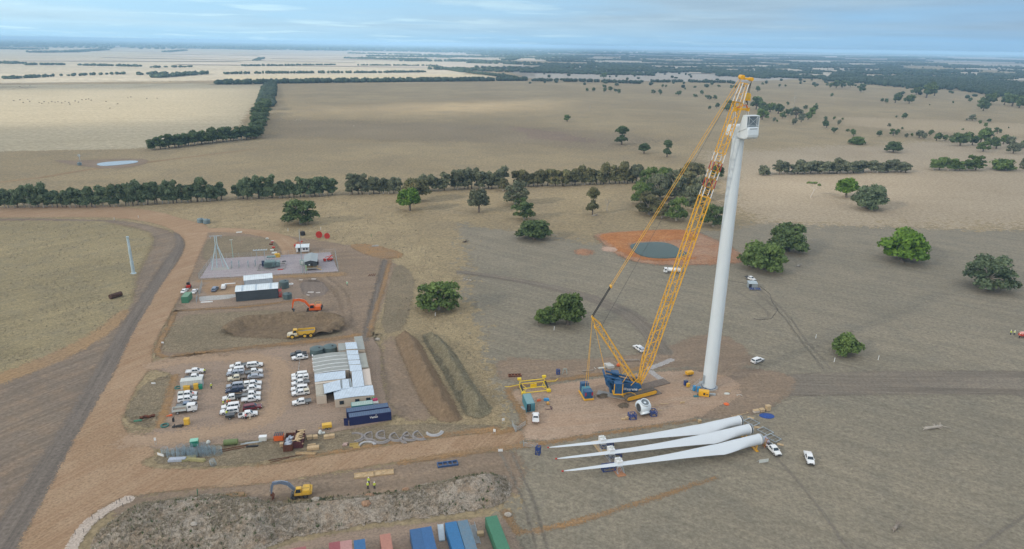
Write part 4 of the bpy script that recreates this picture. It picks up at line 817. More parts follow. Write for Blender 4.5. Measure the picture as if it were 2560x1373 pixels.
for i, (ln, d, w, h, dn) in enumerate([
    ([(563, 186), (700, 184), (940, 183), (1062, 181)], 16, 12, 10, 1.0), ([(600, 166), (840, 164)], 20, 16, 10, .8), ([(890, 165), (1095, 166)], 20, 16, 10, .9),
    ([(1085, 168), (1150, 180), (1240, 190), (1290, 197)], 22, 13, 10, 1.1), ([(1280, 200), (1312, 202)], 30, 13, 11, 1.2), ([(1332, 203), (1400, 204), (1500, 206), (1600, 210)], 22, 13, 11, .9),
    ([(1628, 206), (1702, 206)], 20, 13, 10, 1), ([(1720, 206), (1832, 208)], 24, 13, 10, 1.1), ([(15, 198), (108, 193)], 26, 14, 9, 1), ([(115, 193), (310, 186)], 16, 14, 9, .5), ([(345, 188), (440, 184)], 22, 14, 10, .6),
    ([(388, 195), (475, 188), (520, 185)], 34, 15, 12, 1.0), ([(0, 158), (48, 160)], 60, 18, 11, 1), ([(55, 163), (165, 163)], 40, 18, 10, .9), ([(200, 164), (350, 167)], 30, 18, 10, .8), ([(372, 170), (480, 168)], 24, 18, 9, .6),
    ([(80, 132), (175, 131), (262, 125)], 90, 30, 16, 1), ([(415, 131), (460, 127)], 60, 30, 14, .7), ([(590, 120), (650, 120)], 60, 30, 14, 1), ([(640, 152), (655, 146)], 30, 22, 8, 1),
    ([(1500, 177), (1600, 178), (1710, 180)], 60, 15, 11, 1.1), ([(1822, 186), (1917, 197)], 34, 14, 11, 1.1), ([(1790, 155), (1936, 165)], 70, 20, 13, 1.1), ([(1420, 150), (1500, 152)], 80, 20, 12, 1.1),
    ([(1390, 138), (1560, 141)], 90, 24, 12, 1), ([(1610, 156), (1700, 159)], 60, 20, 12, 1), ([(1660, 142), (1900, 150), (2030, 150)], 150, 26, 14, 1), ([(2000, 160), (2200, 168), (2330, 182)], 60, 18, 12, 1.1),
    ([(1990, 150), (2330, 155)], 90, 24, 13, 1), ([(2010, 178), (2080, 182)], 50, 16, 11, .9), ([(1280, 138), (1360, 142)], 60, 22, 11, 1), ([(1290, 145), (1395, 147)], 40, 22, 10, .8)]):
    P_ += belt_pts(ln, w*.85, h*.85, d, dn*1.5, 100+i)
r_ = np.random.RandomState(5)
for poly, w, h, n in [([(2160, 211), (2300, 206), (2345, 202), (2460, 206), (2600, 214), (2600, 270), (2500, 243), (2400, 228), (2250, 220)], 13, 13, 1500), ([(2070, 200), (2080, 186), (2130, 184), (2190, 200), (2185, 211), (2120, 209)], 13, 12, 330), ([(2195, 190), (2560, 186), (2600, 200), (2300, 204)], 14, 11, 260)]:
    pp = px_poly(poly); lo, hi = pp.min(0), pp.max(0); X_ = lo+(hi-lo)*r_.rand(n*4, 2); X_ = X_[sd_poly(X_, pp) > 0][:n]
    P_ += [(x, y, w*(.7+.6*r_.rand()), h*(.7+.6*r_.rand())) for x, y in X_]
blobs('distant_trees', P_, 'belts and woods of dark trees across the middle distance', seed=3)
P_ = []
for i in range(330):      # woodland strips thinning the plain towards the horizon
    dist = 2600*math.exp(r_.rand()*2.75); az = R(-38+76*r_.rand()); x, y = dist*math.sin(az), dist*math.cos(az)
    right = 1/(1+math.exp(-(az-R(-4)+max(0, dist-9000)/30000)*14))
    if dist < 9000 and r_.rand() > right+0.05: continue
    Ln = (120+500*r_.rand())*(0.6+dist/7000); w = 14+dist/500; dep = w*(1+3*r_.rand()) if r_.rand() < .75 else w*8; th = r_.normal()*0.35+(1.57 if r_.rand() < .15 else 0)
    n = int(min(200, Ln/w*1.9*max(1, dep/w*0.8)))
    for _ in range(n):
        u = (r_.rand()-.5)*Ln; v_ = (r_.rand()-.5)*dep; P_.append((x+u*math.cos(th)-v_*math.sin(th), y+u*math.sin(th)+v_*math.cos(th), w*(.7+.6*r_.rand()), 11*(.7+.6*r_.rand())+dist/2500))
for i in range(420):
    dist = 1900*math.exp(r_.rand()*1.7); az = R(-2+40*r_.rand()); P_.append((dist*math.sin(az), dist*math.cos(az), 12*(.6+.7*r_.rand()), 9*(.6+.7*r_.rand())))
for i in range(500):
    dist = 9000*math.exp(r_.rand()*1.4); az = R(-39+45*r_.rand()); x0, y0 = dist*math.sin(az), dist*math.cos(az)
    for _ in range(14): P_.append((x0+r_.normal()*700, y0+r_.normal()*60, 60, 26))
blobs('far_woodland', P_, 'blue-grey woodland strips out to the horizon', seed=9)
# ------------------------------------------------------------------ vehicles
_wm = {}
def wheel_parts(root, x, y, r=0.38, w=0.26, rim=RIM, name='wheel'):
    k = (r, w, rim.name)
    if k not in _wm:
        M = Matrix.Rotation(math.pi/2, 4, 'X'); h = w/2
        a = MB().lathe([(r*0.62, -h), (r*0.95, -h), (r, -h*0.7), (r, h*0.7), (r*0.95, h), (r*0.62, h)], 16, M)
        b = MB().lathe([(0.02, -h*1.02), (r*0.62, -h*1.02), (r*0.55, -h*0.8), (r*0.55, h*0.8), (r*0.62, h*1.02), (0.02, h*1.02)], 14, M)
        ma = bpy.data.meshes.new('wheel'); ma.from_pydata(a.v, [], a.f); ma.materials.append(RUBBER)
        mb_ = bpy.data.meshes.new('rim'); mb_.from_pydata(b.v, [], b.f); mb_.materials.append(rim); _wm[k] = (ma, mb_)
    ma, mb_ = _wm[k]; o = bpy.data.objects.new(name, ma); o.location = (x, y, r); link(o, root)
    q = bpy.data.objects.new('rim', mb_); link(q, o); return o
def side_windows(root, *a, name='side_window'):
    for s in (-1, 1): q = MB(); side_quad(q, *a, sides=(s,)); q.build(name, GLASS, root)
def side_quad(mb, x0, x1, z0, z1, y0, y1, zb, zt, xs0=0, xs1=0, off=0.012, sides=(-1, 1)):
    """window on the sloping cab side: y runs from y0 at zb to y1 at zt"""
    f = lambda z: y0+(y1-y0)*(z-zb)/(zt-zb)
    for s in sides:
        vs = [(x0, s*(f(z0)+off), z0), (x1, s*(f(z0)+off), z0), (x1+xs1, s*(f(z1)+off), z1), (x0+xs0, s*(f(z1)+off), z1)]
        mb.add(vs, [(0, 1, 2, 3) if s < 0 else (3, 2, 1, 0)])
_vp = {}
def vehicle(kind, paint, rear=None):
    """origin on the ground, nose towards +x; kinds: tray, tub, canopy, wagon, sedan"""
    key = (kind, paint.name, rear.name if rear else '')
    if key in _vp: return _vp[key]
    root = empty({'wagon': 'parked_wagon', 'sedan': 'parked_sedan'}.get(kind, 'parked_ute'))
    tag(root, None, {'wagon': 'car', 'sedan': 'car'}.get(kind, 'ute'))
    b = MB(); rear = rear or paint
    if kind == 'sedan':
        b.prism([(-2.35, .35), (-2.4, .75), (-2.25, .98), (-1.55, 1.02), (1.15, .98), (2.15, .85), (2.35, .62), (2.33, .32)], -1, 1, [.86, .88, .84, .86, .88, .82, .76, .80])
        b.prism([(-1.75, 1.0), (-1.0, 1.40), (-.1, 1.46), (.35, 1.42), (1.2, .98)], -1, 1, [.80, .62, .62, .62, .80]); zt, zb, y0, y1, rx0, rx1, wx = 1.42, 1.0, .82, .64, -1.0, .3, 1.2
    else:
        zt, zb, y0, y1 = 1.74, 1.08, .90, .73
        back = -2.45 if kind == 'wagon' else -2.6 if kind in ('tub', 'canopy') else -0.95
        hi = 1.06
        b.prism([(back, .42), (back-.05, .85), (back, hi), (1.25, 1.10), (2.35, .98), (2.6, .82), (2.62, .42)], -1, 1, [.9, .93, .9, .92, .86, .80, .84])
        rx0 = -2.2 if kind == 'wagon' else -.85; rx1, wx = .62, 1.3
        b.prism([(rx0-(.22 if kind == 'wagon' else .08), zb-.02), (rx0, zt-.04), (-.2, zt+.02), (rx1, zt-.03), (wx, zb)], -1, 1, [.88, .70, .71, .70, .86])
    body = b.build('body', paint, root, bevel=0.05)
    g = MB(); s_ = (wx-rx1)
    # windscreen
    zz0, zz1 = zb+.05, zt-.10; fx = lambda z: wx-(z-zb)/(zt-.03-zb)*s_+.03
    g.add([(fx(zz0), -.74, zz0), (fx(zz0), .74, zz0), (fx(zz1), .62, zz1), (fx(zz1), -.62, zz1)], [(0, 1, 2, 3)]); g.build('windscreen', GLASS, root)
    wnd = [(.12, .95, .12, .42), (-.78, .02, .1, 0)] if kind not in ('wagon', 'sedan') else ([(.05, .95, .1, .42), (-1.0, -.05, .08, 0), (-2.1, -1.1, .12, 0)] if kind == 'wagon' else [(.0, .8, .05, .36), (-1.15, -.08, .22, 0)])
    for x0, x1, a, c in wnd:
        side_windows(root, x0, x1, zb+.06, zt-.16, y0, y1-.02, zb, zt, a*.5, -c)
    q = MB(); xr = rx0-(.22 if kind == 'wagon' else .08 if kind != 'sedan' else .75); xt = rx0
    fr = lambda z: xr+(xt-xr)*(z-zb)/(zt-zb)-.03
    q.add([(fr(zz0), .7, zz0), (fr(zz0), -.7, zz0), (fr(zz1), -.6, zz1), (fr(zz1), .6, zz1)], [(0, 1, 2, 3)]); q.build('rear_window', GLASS, root)
    if kind == 'tray':
        t = MB(); t.box(-2.75, -1.0, -.93, .93, .82, .90); t.build('tray_deck', rear, root)
        t = MB()
        for (x0, x1, ya, yb) in ((-2.75, -1.0, -.95, -.91), (-2.75, -1.0, .91, .95), (-2.79, -2.75, -.95, .95), (-1.02, -.98, -.95, .95)): t.box(x0, x1, ya, yb, .80, 1.10)
        for y in (-.85, .85): t.tube((-1.0, y, 1.1), (-1.0, y, 1.72), .025)
        t.tube((-1.0, -.85, 1.7), (-1.0, .85, 1.7), .025); t.build('tray_sides', rear, root)
        t = MB().box(-2.6, -.95, -.42, -.32, .5, .8).box(-2.6, -.95, .32, .42, .5, .8); t.build('chassis', BLACKP, root)
    if kind == 'tub':
        t = MB().box(-2.5, -.98, -.74, .74, hi-.30, hi+.012); t.v = t.v; t.build('tub_bed', BLACKP, root)
    if kind == 'canopy':
        t = MB().prism([(-2.58, 1.06), (-2.5, 1.66), (-1.0, 1.72), (-.98, 1.06)], -1, 1, [.88, .72, .72, .88]); t.build('canopy', rear, root, bevel=.05)
        side_windows(root, -2.35, -1.15, 1.16, 1.55, .88, .72, 1.06, 1.7)
    q = MB().box(2.5, 2.68, -.86, .86, .38, .62) if kind != 'sedan' else MB().box(2.3, 2.40, -.78, .78, .3, .5); q.build('bumper', BLACKP if kind != 'sedan' else paint, root, bevel=.03)
    q = MB().box(2.56, 2.64, -.45, .45, .66, .86) if kind != 'sedan' else MB().box(2.32, 2.39, -.4, .4, .55, .7); q.build('grille', BLACKP, root)
    hx, hz_ = (2.44, .78) if kind != 'sedan' else (2.2, .66)
    for s in (-1, 1):
        MB().box(hx, hx+.17, s*.80-.13 if s > 0 else s*.80-.06, s*.80+.06 if s > 0 else s*.80+.13, hz_, hz_+.15).build('headlight', LAMP, root)
        xb = {'tray': -2.8, 'sedan': -2.43}.get(kind, -2.68 if kind != 'wagon' else -2.53)
        MB().box(xb, xb+.06, s*.84-.07, s*.84+.07, .72, .95).build('tail_light', REDLAMP, root)
        MB().box(.95, 1.1, s*1.0-.09, s*1.0+.09, 1.12, 1.3).build('mirror', paint if paint is not WHITE else WHITE, root)
    for x in (-1.55, 1.62) if kind != 'sedan' else (-1.4, 1.4):
        for s in (-1, 1): wheel_parts(root, x, s*.80, .39 if kind != 'sedan' else .32)
    _vp[key] = root; root['fresh'] = 1; return root
def park(kind, paint, px, py, hd, label, rear=None, group=None, cargo=None, z=0.1):
    src = vehicle(kind, paint, rear); p = at(px, py); p.z = z
    if src.get('fresh'): o = src; del src['fresh']; o.location = p; o.rotation_euler = (0, 0, hd); o['label'] = label; o['group'] = group or ''
    else: o = clone(src, p, hd, label, group)
    if not group and 'group' in o: del o['group']
    return o
AX = R(18.5)                          # axis of the car park bays
GL, GM, GN, GR = 'vehicles in the left bay row', 'vehicles in the middle bays facing left', 'vehicles in the middle bays facing right', 'vehicles parked before the site office'
LF, RT = AX+math.pi, AX
LOT = [
 ('tray', WHITE, 489, 934, RT, 'white dual cab ute with white tray at the top of the left row', WHITE, GL),
 ('tray', WHITE, 487, 949, RT, 'white ute with grey tray half hidden behind the white container', TRAYGREY, GL),
 ('canopy', WHITE, 470, 992, RT, 'white ute with white service box just below the white container', CONTW, GL),
 ('canopy', WHITE, 470, 1004, RT, 'white canopy ute second below the white container', None, GL),
 ('tray', BLUEGREY, 468, 1019, RT, 'blue-grey ute with open tray hidden behind the flatbed truck', TRAYGREY, GL),
 ('tray', WHITE, 596, 920, LF, 'white ute with grey tray at the head of the left-facing middle row', TRAYGREY, GM),
 ('wagon', WHITE, 592, 931, LF, 'white wagon second in the left-facing middle row', None, GM),
 ('canopy', SILVER, 589, 939, LF, 'silver ute with canopy third in the left-facing middle row', SILVER, GM),
 ('tray', CREAM, 592, 951, LF, 'cream ute with timber-coloured tray in the left-facing middle row', OLDTIMBER, GM),
 ('wagon', SILVER, 589, 970, LF, 'silver wagon just above the dark blue four-wheel drive', None, GM),
 ('canopy', NAVY, 588, 981, LF, 'dark blue canopy ute in the left-facing middle row', NAVY, GM),
 ('tray', WHITE, 580, 1000, LF, 'white ute with charcoal tray with workers standing beside it', STEELDARK, GM),
 ('wagon', WHITE, 578, 1022, LF, 'long white wagon below the group of workers', None, GM),
 ('wagon', WHITE, 575, 1034, LF, 'white wagon beside the black box trailer', None, GM),
 ('wagon', WHITE, 637, 918, RT, 'white wagon at the head of the right-facing middle row', None, GN),
 ('tray', WHITE, 636, 935, RT, 'white ute with grey tray above the silver sedan', TRAYGREY, GN),
 ('sedan', SILVER, 639, 946, RT, 'silver sedan in the right-facing middle row', None, GN),
 ('canopy', WHITE, 633, 965, RT, 'white canopy ute below the silver sedan', None, GN),
 ('tub', WHITE, 631, 977, RT, 'white tub ute beside the dark blue ute', None, GN),
 ('tray', WHITE, 630, 992, RT, 'white ute with grey tray, third above the maroon wagon', TRAYGREY, GN),
 ('tray', WHITE, 629, 1004, RT, 'white ute with white tray directly above the maroon wagon', WHITE, GN),
 ('wagon', MAROON, 631, 1024, RT, 'maroon wagon, the only red car in the car park', None, GN),
 ('tub', WHITE, 621, 1042, RT, 'white ute with its doors open towing the black box trailer', None, GN),
 ('tub', DARKPAINT, 747, 890, LF, 'charcoal ute behind the white one near the water tanks', None, GR),
 ('tub', WHITE, 750, 899, LF, 'white tub ute nearest the two water tanks', None, GR),
 ('wagon', WHITE, 750, 943, LF, 'white wagon at the top of the bays before the office', None, GR),
 ('canopy', WHITE, 751, 951, LF, 'white canopy ute second in the bays before the office', None, GR),
 ('tray', WHITE, 751, 963, LF, 'white ute with loaded grey tray third before the office', TRAYGREY, GR),
 ('wagon', WHITE, 750, 977, LF, 'white wagon fourth in the bays before the office', None, GR),
 ('canopy', WHITE, 752, 988, LF, 'white ute with cream canopy and yellow door stripe', CREAM, GR),
 ('tray', WHITE, 754, 1011, LF, 'white ute with grey tray alone at the foot of the office bays', TRAYGREY, GR),
]
for k, pt, x, y, h, lb, rr_, gp in LOT: park(k, pt, x, y, h+R(rnd.uniform(-3, 3)), lb, rr_, gp)
park('sedan', WHITE, 462, 731, heading((456, 735), (468, 724)), 'white car behind the green shipping container', group='cars in the workshop yard')
park('sedan', WHITE, 487, 732, heading((480, 738), (492, 724)), 'white car beside the mesh fence by the workshop', group='cars in the workshop yard')
park('wagon', BLUEGREY, 538, 727, heading((532, 733), (546, 716)), 'blue-grey car parked on the orange gravel by the workshop', group='cars in the workshop yard')
park('canopy', WHITE, 560, 721, heading((557, 727), (563, 712)), 'white car with open tailgate by the workshop', group='cars in the workshop yard')
GS = 'vehicles scattered round the turbine site'
park('canopy', WHITE, 1597, 876, heading((1587, 868), (1610, 883))+math.pi, 'white ute with pale blue load behind the crane boom', FABRIC, GS, z=0.05)
park('wagon', WHITE, 1893, 906, heading((1880, 909), (1905, 900)), 'white wagon right of the tower on the open paddock', None, GS, z=0.05)
park('tray', WHITE, 1339, 1050, heading((1339, 1057), (1339, 1035)), 'white ute seen from behind in front of the teal container', WHITE, GS, z=0.12)
park('tub', WHITE, 1933, 1130, heading((1920, 1112), (1950, 1143)), 'white ute coupled to a small trailer at the blade roots', None, GS, z=0.06)
park('tray', WHITE, 2022, 1152, heading((2017, 1132), (2027, 1160)), 'white ute with orange load alone right of the blades', WHITE, GS, z=0.06)
park('tray', WHITE, 1876, 700, heading((1868, 696), (1886, 703)), 'white ute with dark tray behind the small tin shed', STEELDARK, GS, z=0.05)
# open doors on the ute with the trailer
o = empty('open_door'); bpy.data.objects.remove(o)
# --- crew cab flatbed truck
def lorry(px, py, hd):
    t = empty('flatbed_truck', at(px, py, .1), hd, 'white crew cab truck with an empty steel drop-side tray', 'truck', GL)
    MB().prism([(.6, .75), (.6, 2.35), (.8, 2.42), (2.75, 2.42), (3.05, 1.7), (3.15, 1.35), (3.15, .6), (.6, .6)], -1, 1, [1.0, .94, .92, .92, .98, 1.0, 1.0, 1.0]).build('cab', WHITE, t, bevel=.05)
    MB().add([(3.075, -.85, 1.72), (3.075, .85, 1.72), (2.83, .8, 2.3), (2.83, -.8, 2.3)], [(0, 1, 2, 3)]).build('windscreen', GLASS, t)
    for x0, x1 in ((.95, 1.65), (1.9, 2.75)):
        side_windows(t, x0, x1, 1.6, 2.15, 1.0, .93, .75, 2.35)
    MB().box(-3.2, .4, -1.05, 1.05, .95, 1.08).build('tray_deck', OLDTIMBER, t)
    s = MB(); [s.box(*a) for a in ((-3.2, .4, -1.1, -1.04, .95, 1.5), (-3.2, .4, 1.04, 1.1, .95, 1.5), (-3.26, -3.2, -1.1, 1.1, .95, 1.5), (.38, .46, -1.1, 1.1, .95, 2.0))]; s.build('tray_sides', CONTW, t)
    MB().box(-3.1, 3.0, -.45, -.3, .6, .9).box(-3.1, 3.0, .3, .45, .6, .9).build('chassis', BLACKP, t)
    for x in (-1.9, 2.2):
        for s_ in (-1, 1): wheel_parts(t, x, s_*.88, .42, .3)
    for s_ in (-1, 1): MB().box(3.12, 3.2, s_*.8-.14, s_*.8+.14, .8, 1.0).build('headlight', LAMP, t)
lorry(464, 1030, RT)
# --- box trailer
def trailer(px, py, hd, lb, paint, load=None):
    t = empty('trailer', at(px, py, .1), hd, lb, 'trailer')
    MB().box(-1.3, 1.1, -.8, .8, .55, 1.25).build('body', paint, t, bevel=.04)
    MB().tube((1.1, -.6, .5), (2.3, 0, .5), .05).tube((1.1, .6, .5), (2.3, 0, .5), .05).build('drawbar', STEELDARK, t)
    for s in (-1, 1): wheel_parts(t, -.2, s*.92, .32, .2)
    if load: load(t)
    return t
trailer(577, 1045, AX, 'black box trailer hitched behind the white open-door ute', DARKPAINT)
# --- dual-axle compressor trailers
def compressor(px, py, hd, lb, paint=MYEL, s=1.0, z=.1):
    t = empty('compressor_trailer', at(px, py, z), hd, lb, 'compressor'); t.scale = (s, s, s)
    MB().box(-1.3, 1.3, -.75, .75, .5, 1.45, .04).build('hood', paint, t, bevel=.06)
    MB().tube((1.3, 0, .45), (2.3, 0, .45), .06).tube((2.1, 0, .1), (2.1, 0, .6), .05).build('drawbar', paint, t)
    MB().box(-.2, .3, -.76, -.75, .7, 1.2).box(.5, 1.0, -.76, -.75, .7, 1.2).build('vent', BLACKP, t)
    for x in (-.42, .32):
        for q in (-1, 1): wheel_parts(t, x, q*.85, .3, .2)
compressor(818, 1071, AX+math.pi, 'yellow dual axle compressor trailer before the navy container')
compressor(1723, 938, R(200), 'orange-yellow generator trailer left of the tower', YELLOW, .95)
# --- articulated dump truck
def dumper():
    b = at(754, 842, .06); hd = heading((722, 846), (788, 840))+math.pi
    t = empty('dump_truck', b, hd, 'yellow articulated dump truck beside the spoil pit', 'dump truck'); k = 1.15; t.scale = (k, k, k)
    MB().prism([(1.2, 1.1), (1.2, 1.7), (2.4, 1.7), (3.9, 1.55), (4.2, 1.2), (4.2, .7), (1.2, .7)], -1, 1, [.95, .95, .9, .8, .85, .95, 1.0]).build('hood', CREAM, t, bevel=.06)
    MB().prism([(1.1, 1.5), (1.15, 2.75), (2.3, 2.75), (2.55, 1.7), (2.5, 1.5)], -1, 1, [.75, .68, .68, .75, .75]).build('cab', MYEL, t, bevel=.05)
    q = MB(); side_quad(q, 1.3, 2.35, 1.75, 2.5, .76, .69, 1.5, 2.75, .05, -.1); q.add([(2.57, -.6, 1.8), (2.57, .6, 1.8), (2.37, .55, 2.6), (2.37, -.55, 2.6)], [(0, 1, 2, 3)]); q.build('cab_window', GLASS, t)
    MB().box(-3.6, 1.2, -.4, .4, .8, 1.1).box(.9, 4.2, -1.05, 1.05, .65, .95).build('chassis', MYEL, t)
    d = MB(); P_ = [(-4.2, 2.35), (-4.0, 1.75), (-3.2, 1.25), (.6, 1.15), (1.0, 1.9), (1.0, 2.35)]
    for s in (-1, 1):
        d.add([(x, s*1.25, z) for x, z in P_]+[(x, s*1.17, z) for x, z in P_], [tuple(range(6)), tuple(range(11, 5, -1))]+[(i, 6+i, 6+(i+1) % 6, (i+1) % 6) for i in range(6)])
    for (x0, z0), (x1, z1) in zip(P_[:-1], P_[1:]): d.add([(x0, -1.2, z0), (x1, -1.2, z1), (x1, 1.2, z1), (x0, 1.2, z0), (x0, -1.2, z0-.08), (x1, -1.2, z1-.08), (x1, 1.2, z1-.08), (x0, 1.2, z0-.08)], [(0, 1, 2, 3), (7, 6, 5, 4), (0, 4, 5, 1), (2, 6, 7, 3)])
    d.build('tipper_body', MYEL, t)
    MB().add([(-3.9, -1.15, 1.80), (.9, -1.15, 1.62), (.9, 1.15, 1.62), (-3.9, 1.15, 1.80)], [(0, 1, 2, 3)]).build('tray_liner', TRAYGREY, t)
    for x in (2.7, -1.0, -2.8):
        for s in (-1, 1): wheel_parts(t, x, s*1.15, .72, .5, MYEL)
dumper()
# --- excavators
def excavator(px, py, hd, lb, paint, arm, wheeled, k, z=.05):
    t = empty('excavator', at(px, py, z), hd, lb, 'excavator'); t.scale = (k, k, k)
    if wheeled:
        MB().box(-1.6, 1.9, -.5, .5, .55, 1.0).box(1.7, 2.2, -1.2, 1.2, .4, .7).build('chassis', STEELDARK, t)
        for x in (-1.2, 1.4):
            for s in (-1, 1): wheel_parts(t, x, s*1.05, .55, .45, STEELDARK)
    else:
        MB().box(-1.2, 1.2, -.9, .9, .45, .95).build('undercarriage', STEELDARK, t)
        for s in (-1, 1):
            n = 10; pr = [(-1.9+.45*math.cos(math.pi/2+math.pi*i/n), .45+.45*math.sin(math.pi/2+math.pi*i/n)) for i in range(n+1)]+[(1.9+.45*math.cos(-math.pi/2+math.pi*i/n), .45+.45*math.sin(-math.pi/2+math.pi*i/n)) for i in range(n+1)]
            MB().prism(pr, s*1.25-.3, s*1.25+.3).build('crawler_track', RUBBER, t)
    MB().slab([(-2.4, -1.2), (-2.1, -1.35), (1.2, -1.35), (1.2, 1.35), (-2.1, 1.35), (-2.4, 1.2)], 1.05, 1.55).build('turntable_deck', paint, t)
    MB().box(-2.35, -.5, -1.3, 1.3, 1.55, 2.2, .08).build('engine_cover', paint, t, bevel=.06)
    MB().box(-2.65, -2.35, -1.2, 1.2, 1.05, 2.0).build('counterweight', BLACKP if not wheeled else paint, t, bevel=.08)
    MB().prism([(-.4, 1.5), (-.35, 2.9), (.75, 2.9), (1.15, 1.9), (1.15, 1.5)], .35, 1.3).build('cab', paint, t, bevel=.05)
    MB().add([(-.25, 1.312, 1.75), (1.0, 1.312, 1.75), (.7, 1.312, 2.7), (-.25, 1.312, 2.7)], [(3, 2, 1, 0)]).add([(1.17, .4, 1.6), (1.17, 1.25, 1.6), (1.17, 1.25, 1.9), (.8, 1.2, 2.8), (.8, .45, 2.8), (1.17, .4, 1.9)], [(0, 1, 2, 3, 4, 5)]).build('cab_window', GLASS, t)
    r = MB(); zr = 2.9
    for x in (-2.2, -.6):
        for y in (-1.2, 1.2): r.tube((x, y, 2.1), (x, y, zr), .03)
    for y in (-1.2, 1.2): r.tube((-2.2, y, zr), (-.6, y, zr), .03)
    for x in (-2.2, -.6): r.tube((x, -1.2, zr), (x, 1.2, zr), .03)
    r.build('handrail', MYEL if not wheeled else STEELDARK, t)
    B = [(1.0, 1.6), (2.6, 3.7), (4.2, 4.3), (5.8, 4.0)]; b = MB()
    for i, ((x0, z0), (x1, z1)) in enumerate(zip(B[:-1], B[1:])):
        w0, w1 = [(.3, .42), (.42, .36), (.36, .22)][i]; d = Vector((x1-x0, 0, z1-z0)).normalized(); n_ = Vector((-d.z, 0, d.x))
        vs = []
        for (x, z, w) in ((x0, z0, w0), (x1, z1, w1)):
            for s, q in ((-1, -1), (1, -1), (1, 1), (-1, 1)): p = Vector((x, s*.22, z))+n_*w*q; vs.append(p[:])
        b.add(vs, [(0, 1, 2, 3), (7, 6, 5, 4), (0, 4, 5, 1), (1, 5, 6, 2), (2, 6, 7, 3), (3, 7, 4, 0)])
    b.build('boom', arm, t)
    MB().tube((1.4, .3, 1.6), (2.7, .3, 3.3), .08).tube((1.4, -.3, 1.6), (2.7, -.3, 3.3), .08).tube((3.2, 0, 4.5), (5.4, 0, 4.7), .08).tube((6.3, 0, 3.8), (6.7, 0, 2.0), .06).build('hydraulic_ram', RIM, t)
    MB().prism([(5.4, 4.5), (5.95, 4.45), (6.35, 3.2), (6.5, 1.5), (6.25, 1.5), (5.85, 3.2)], -.18, .18).build('stick', arm, t)
    bk = MB(); pr = [(6.55, 1.55), (6.05, 1.35), (5.75, .75), (5.95, .25), (6.4, .15), (6.15, .5), (6.2, .95), (6.6, 1.2)]; bk.prism(pr, -.55, .55); bk.build('bucket', RUST if wheeled else STEELDARK, t)
excavator(785, 780, heading((745, 783), (808, 781))+math.pi, 'orange tracked excavator standing above the spoil pit', ORANGE, ORANGE, False, 1.25)
excavator(752, 1240, heading((700, 1246), (780, 1238))+math.pi, 'yellow wheeled excavator with grey-blue boom at the foreground mound', MYEL, BLUEGREY, True, 1.0, z=.1)
# --- tanker truck by the dam
def tanker():
    t = empty('water_truck', at(1680, 683, .05), heading((1655, 681), (1715, 684))+math.pi, 'white water tanker truck parked below the dam', 'truck')
    MB().prism([(2.3, .6), (2.3, 2.5), (3.7, 2.5), (4.0, 1.5), (4.0, .6)], -1.1, 1.1).build('cab', WHITE, t, bevel=.06)
    MB().add([(4.0, -1, 1.55), (4.0, 1, 1.55), (3.74, .95, 2.4), (3.74, -.95, 2.4)], [(0, 1, 2, 3)]).box(2.7, 3.5, -1.115, 1.115, 1.5, 2.2).build('cab_window', GLASS, t)
    M = Matrix.Translation((-.9, 0, 1.75)) @ Matrix.Rotation(math.pi/2, 4, 'Y')
    MB().lathe([(.3, -3.0), (.85, -2.85), (.95, -2.7), (.95, 2.7), (.85, 2.85), (.3, 3.0)], 18, M).build('tank', WHITE, t, True)
    MB().box(-4.2, 3.9, -.45, .45, .6, .85).build('chassis', BLACKP, t)
    MB().tube((-3.8, 0, 2.6), (1.6, 0, 2.6), .06).box(-1.2, -.6, -.3, .3, 2.65, 2.85).build('walkway', GALV, t)
    for x in (-3.2, -2.1, 3.0):
        for s in (-1, 1): wheel_parts(t, x, s*.95, .5, .3)
tanker()
# small ute trailer at the blade roots
def wrapped(t):
    MB().lathe([(.05, 1.9), (.5, 1.85), (.75, 1.55), (.8, 1.2)], 12, Matrix.Translation((-.3, 0, 0))).build('wrapped_load', FABRIC, t, True)
trailer(1912, 1109, heading((1900, 1098), (1920, 1118)), 'silver trailer with plastic-wrapped load behind the ute at the blades', SILVER, wrapped)
# ------------------------------------------------------------------ wind turbine under erection, blades, hub, crane
TB = at(1771.5, 968)
tw = empty('wind_turbine_tower', (TB.x, TB.y, 0.1), 0, 'tall white wind turbine tower standing on its round footing', 'tower')
prof = [(2.06, 0.25)]+[(2.06-(2.06-1.62)*k/24, 0.25+76.35*k/24) for k in range(1, 25)]
MB().lathe(prof, 64).build('tower_shell', TURB, tw, True)
for k in (16, 34.5, 56): 
    r_k = 2.06-(2.06-1.62)*k/76.6; MB().lathe([(r_k+.0, k), (r_k+.018, k+.03), (r_k+.018, k+.12), (r_k, k+.15)], 64, cap=False).build('flange', TURB, tw, True)
MB().lathe([(2.75, 0), (2.75, .22), (2.1, .22)], 48, cap=False).build('footing', CONC, tw, True)
MB().lathe([(2.2, .2), (2.2, .34), (2.05, .34)], 48, cap=False).build('base_ring', CRBLUE, tw, True)
dr = math.radians(200); dx, dy = math.cos(dr), math.sin(dr)
D = MB(); D.M = Matrix.Rotation(dr, 4, 'Z')
D.slab([(1.98, -.5), (2.16, -.5), (2.16, .5), (1.98, .5)], 2.1, 4.3); D.build('door', GALV, tw, bevel=.04)
S = MB(); S.M = Matrix.Rotation(dr, 4, 'Z'); S.box(2.1, 3.2, -.6, .6, 1.95, 2.05)
for k in range(10): z = 1.95*(1-k/10); S.box(3.2+k*.32, 3.5+k*.32, -.5, .5, z-.12, z-.07)
S.build('stair', GALV, tw)
S = MB(); S.M = Matrix.Rotation(dr, 4, 'Z')
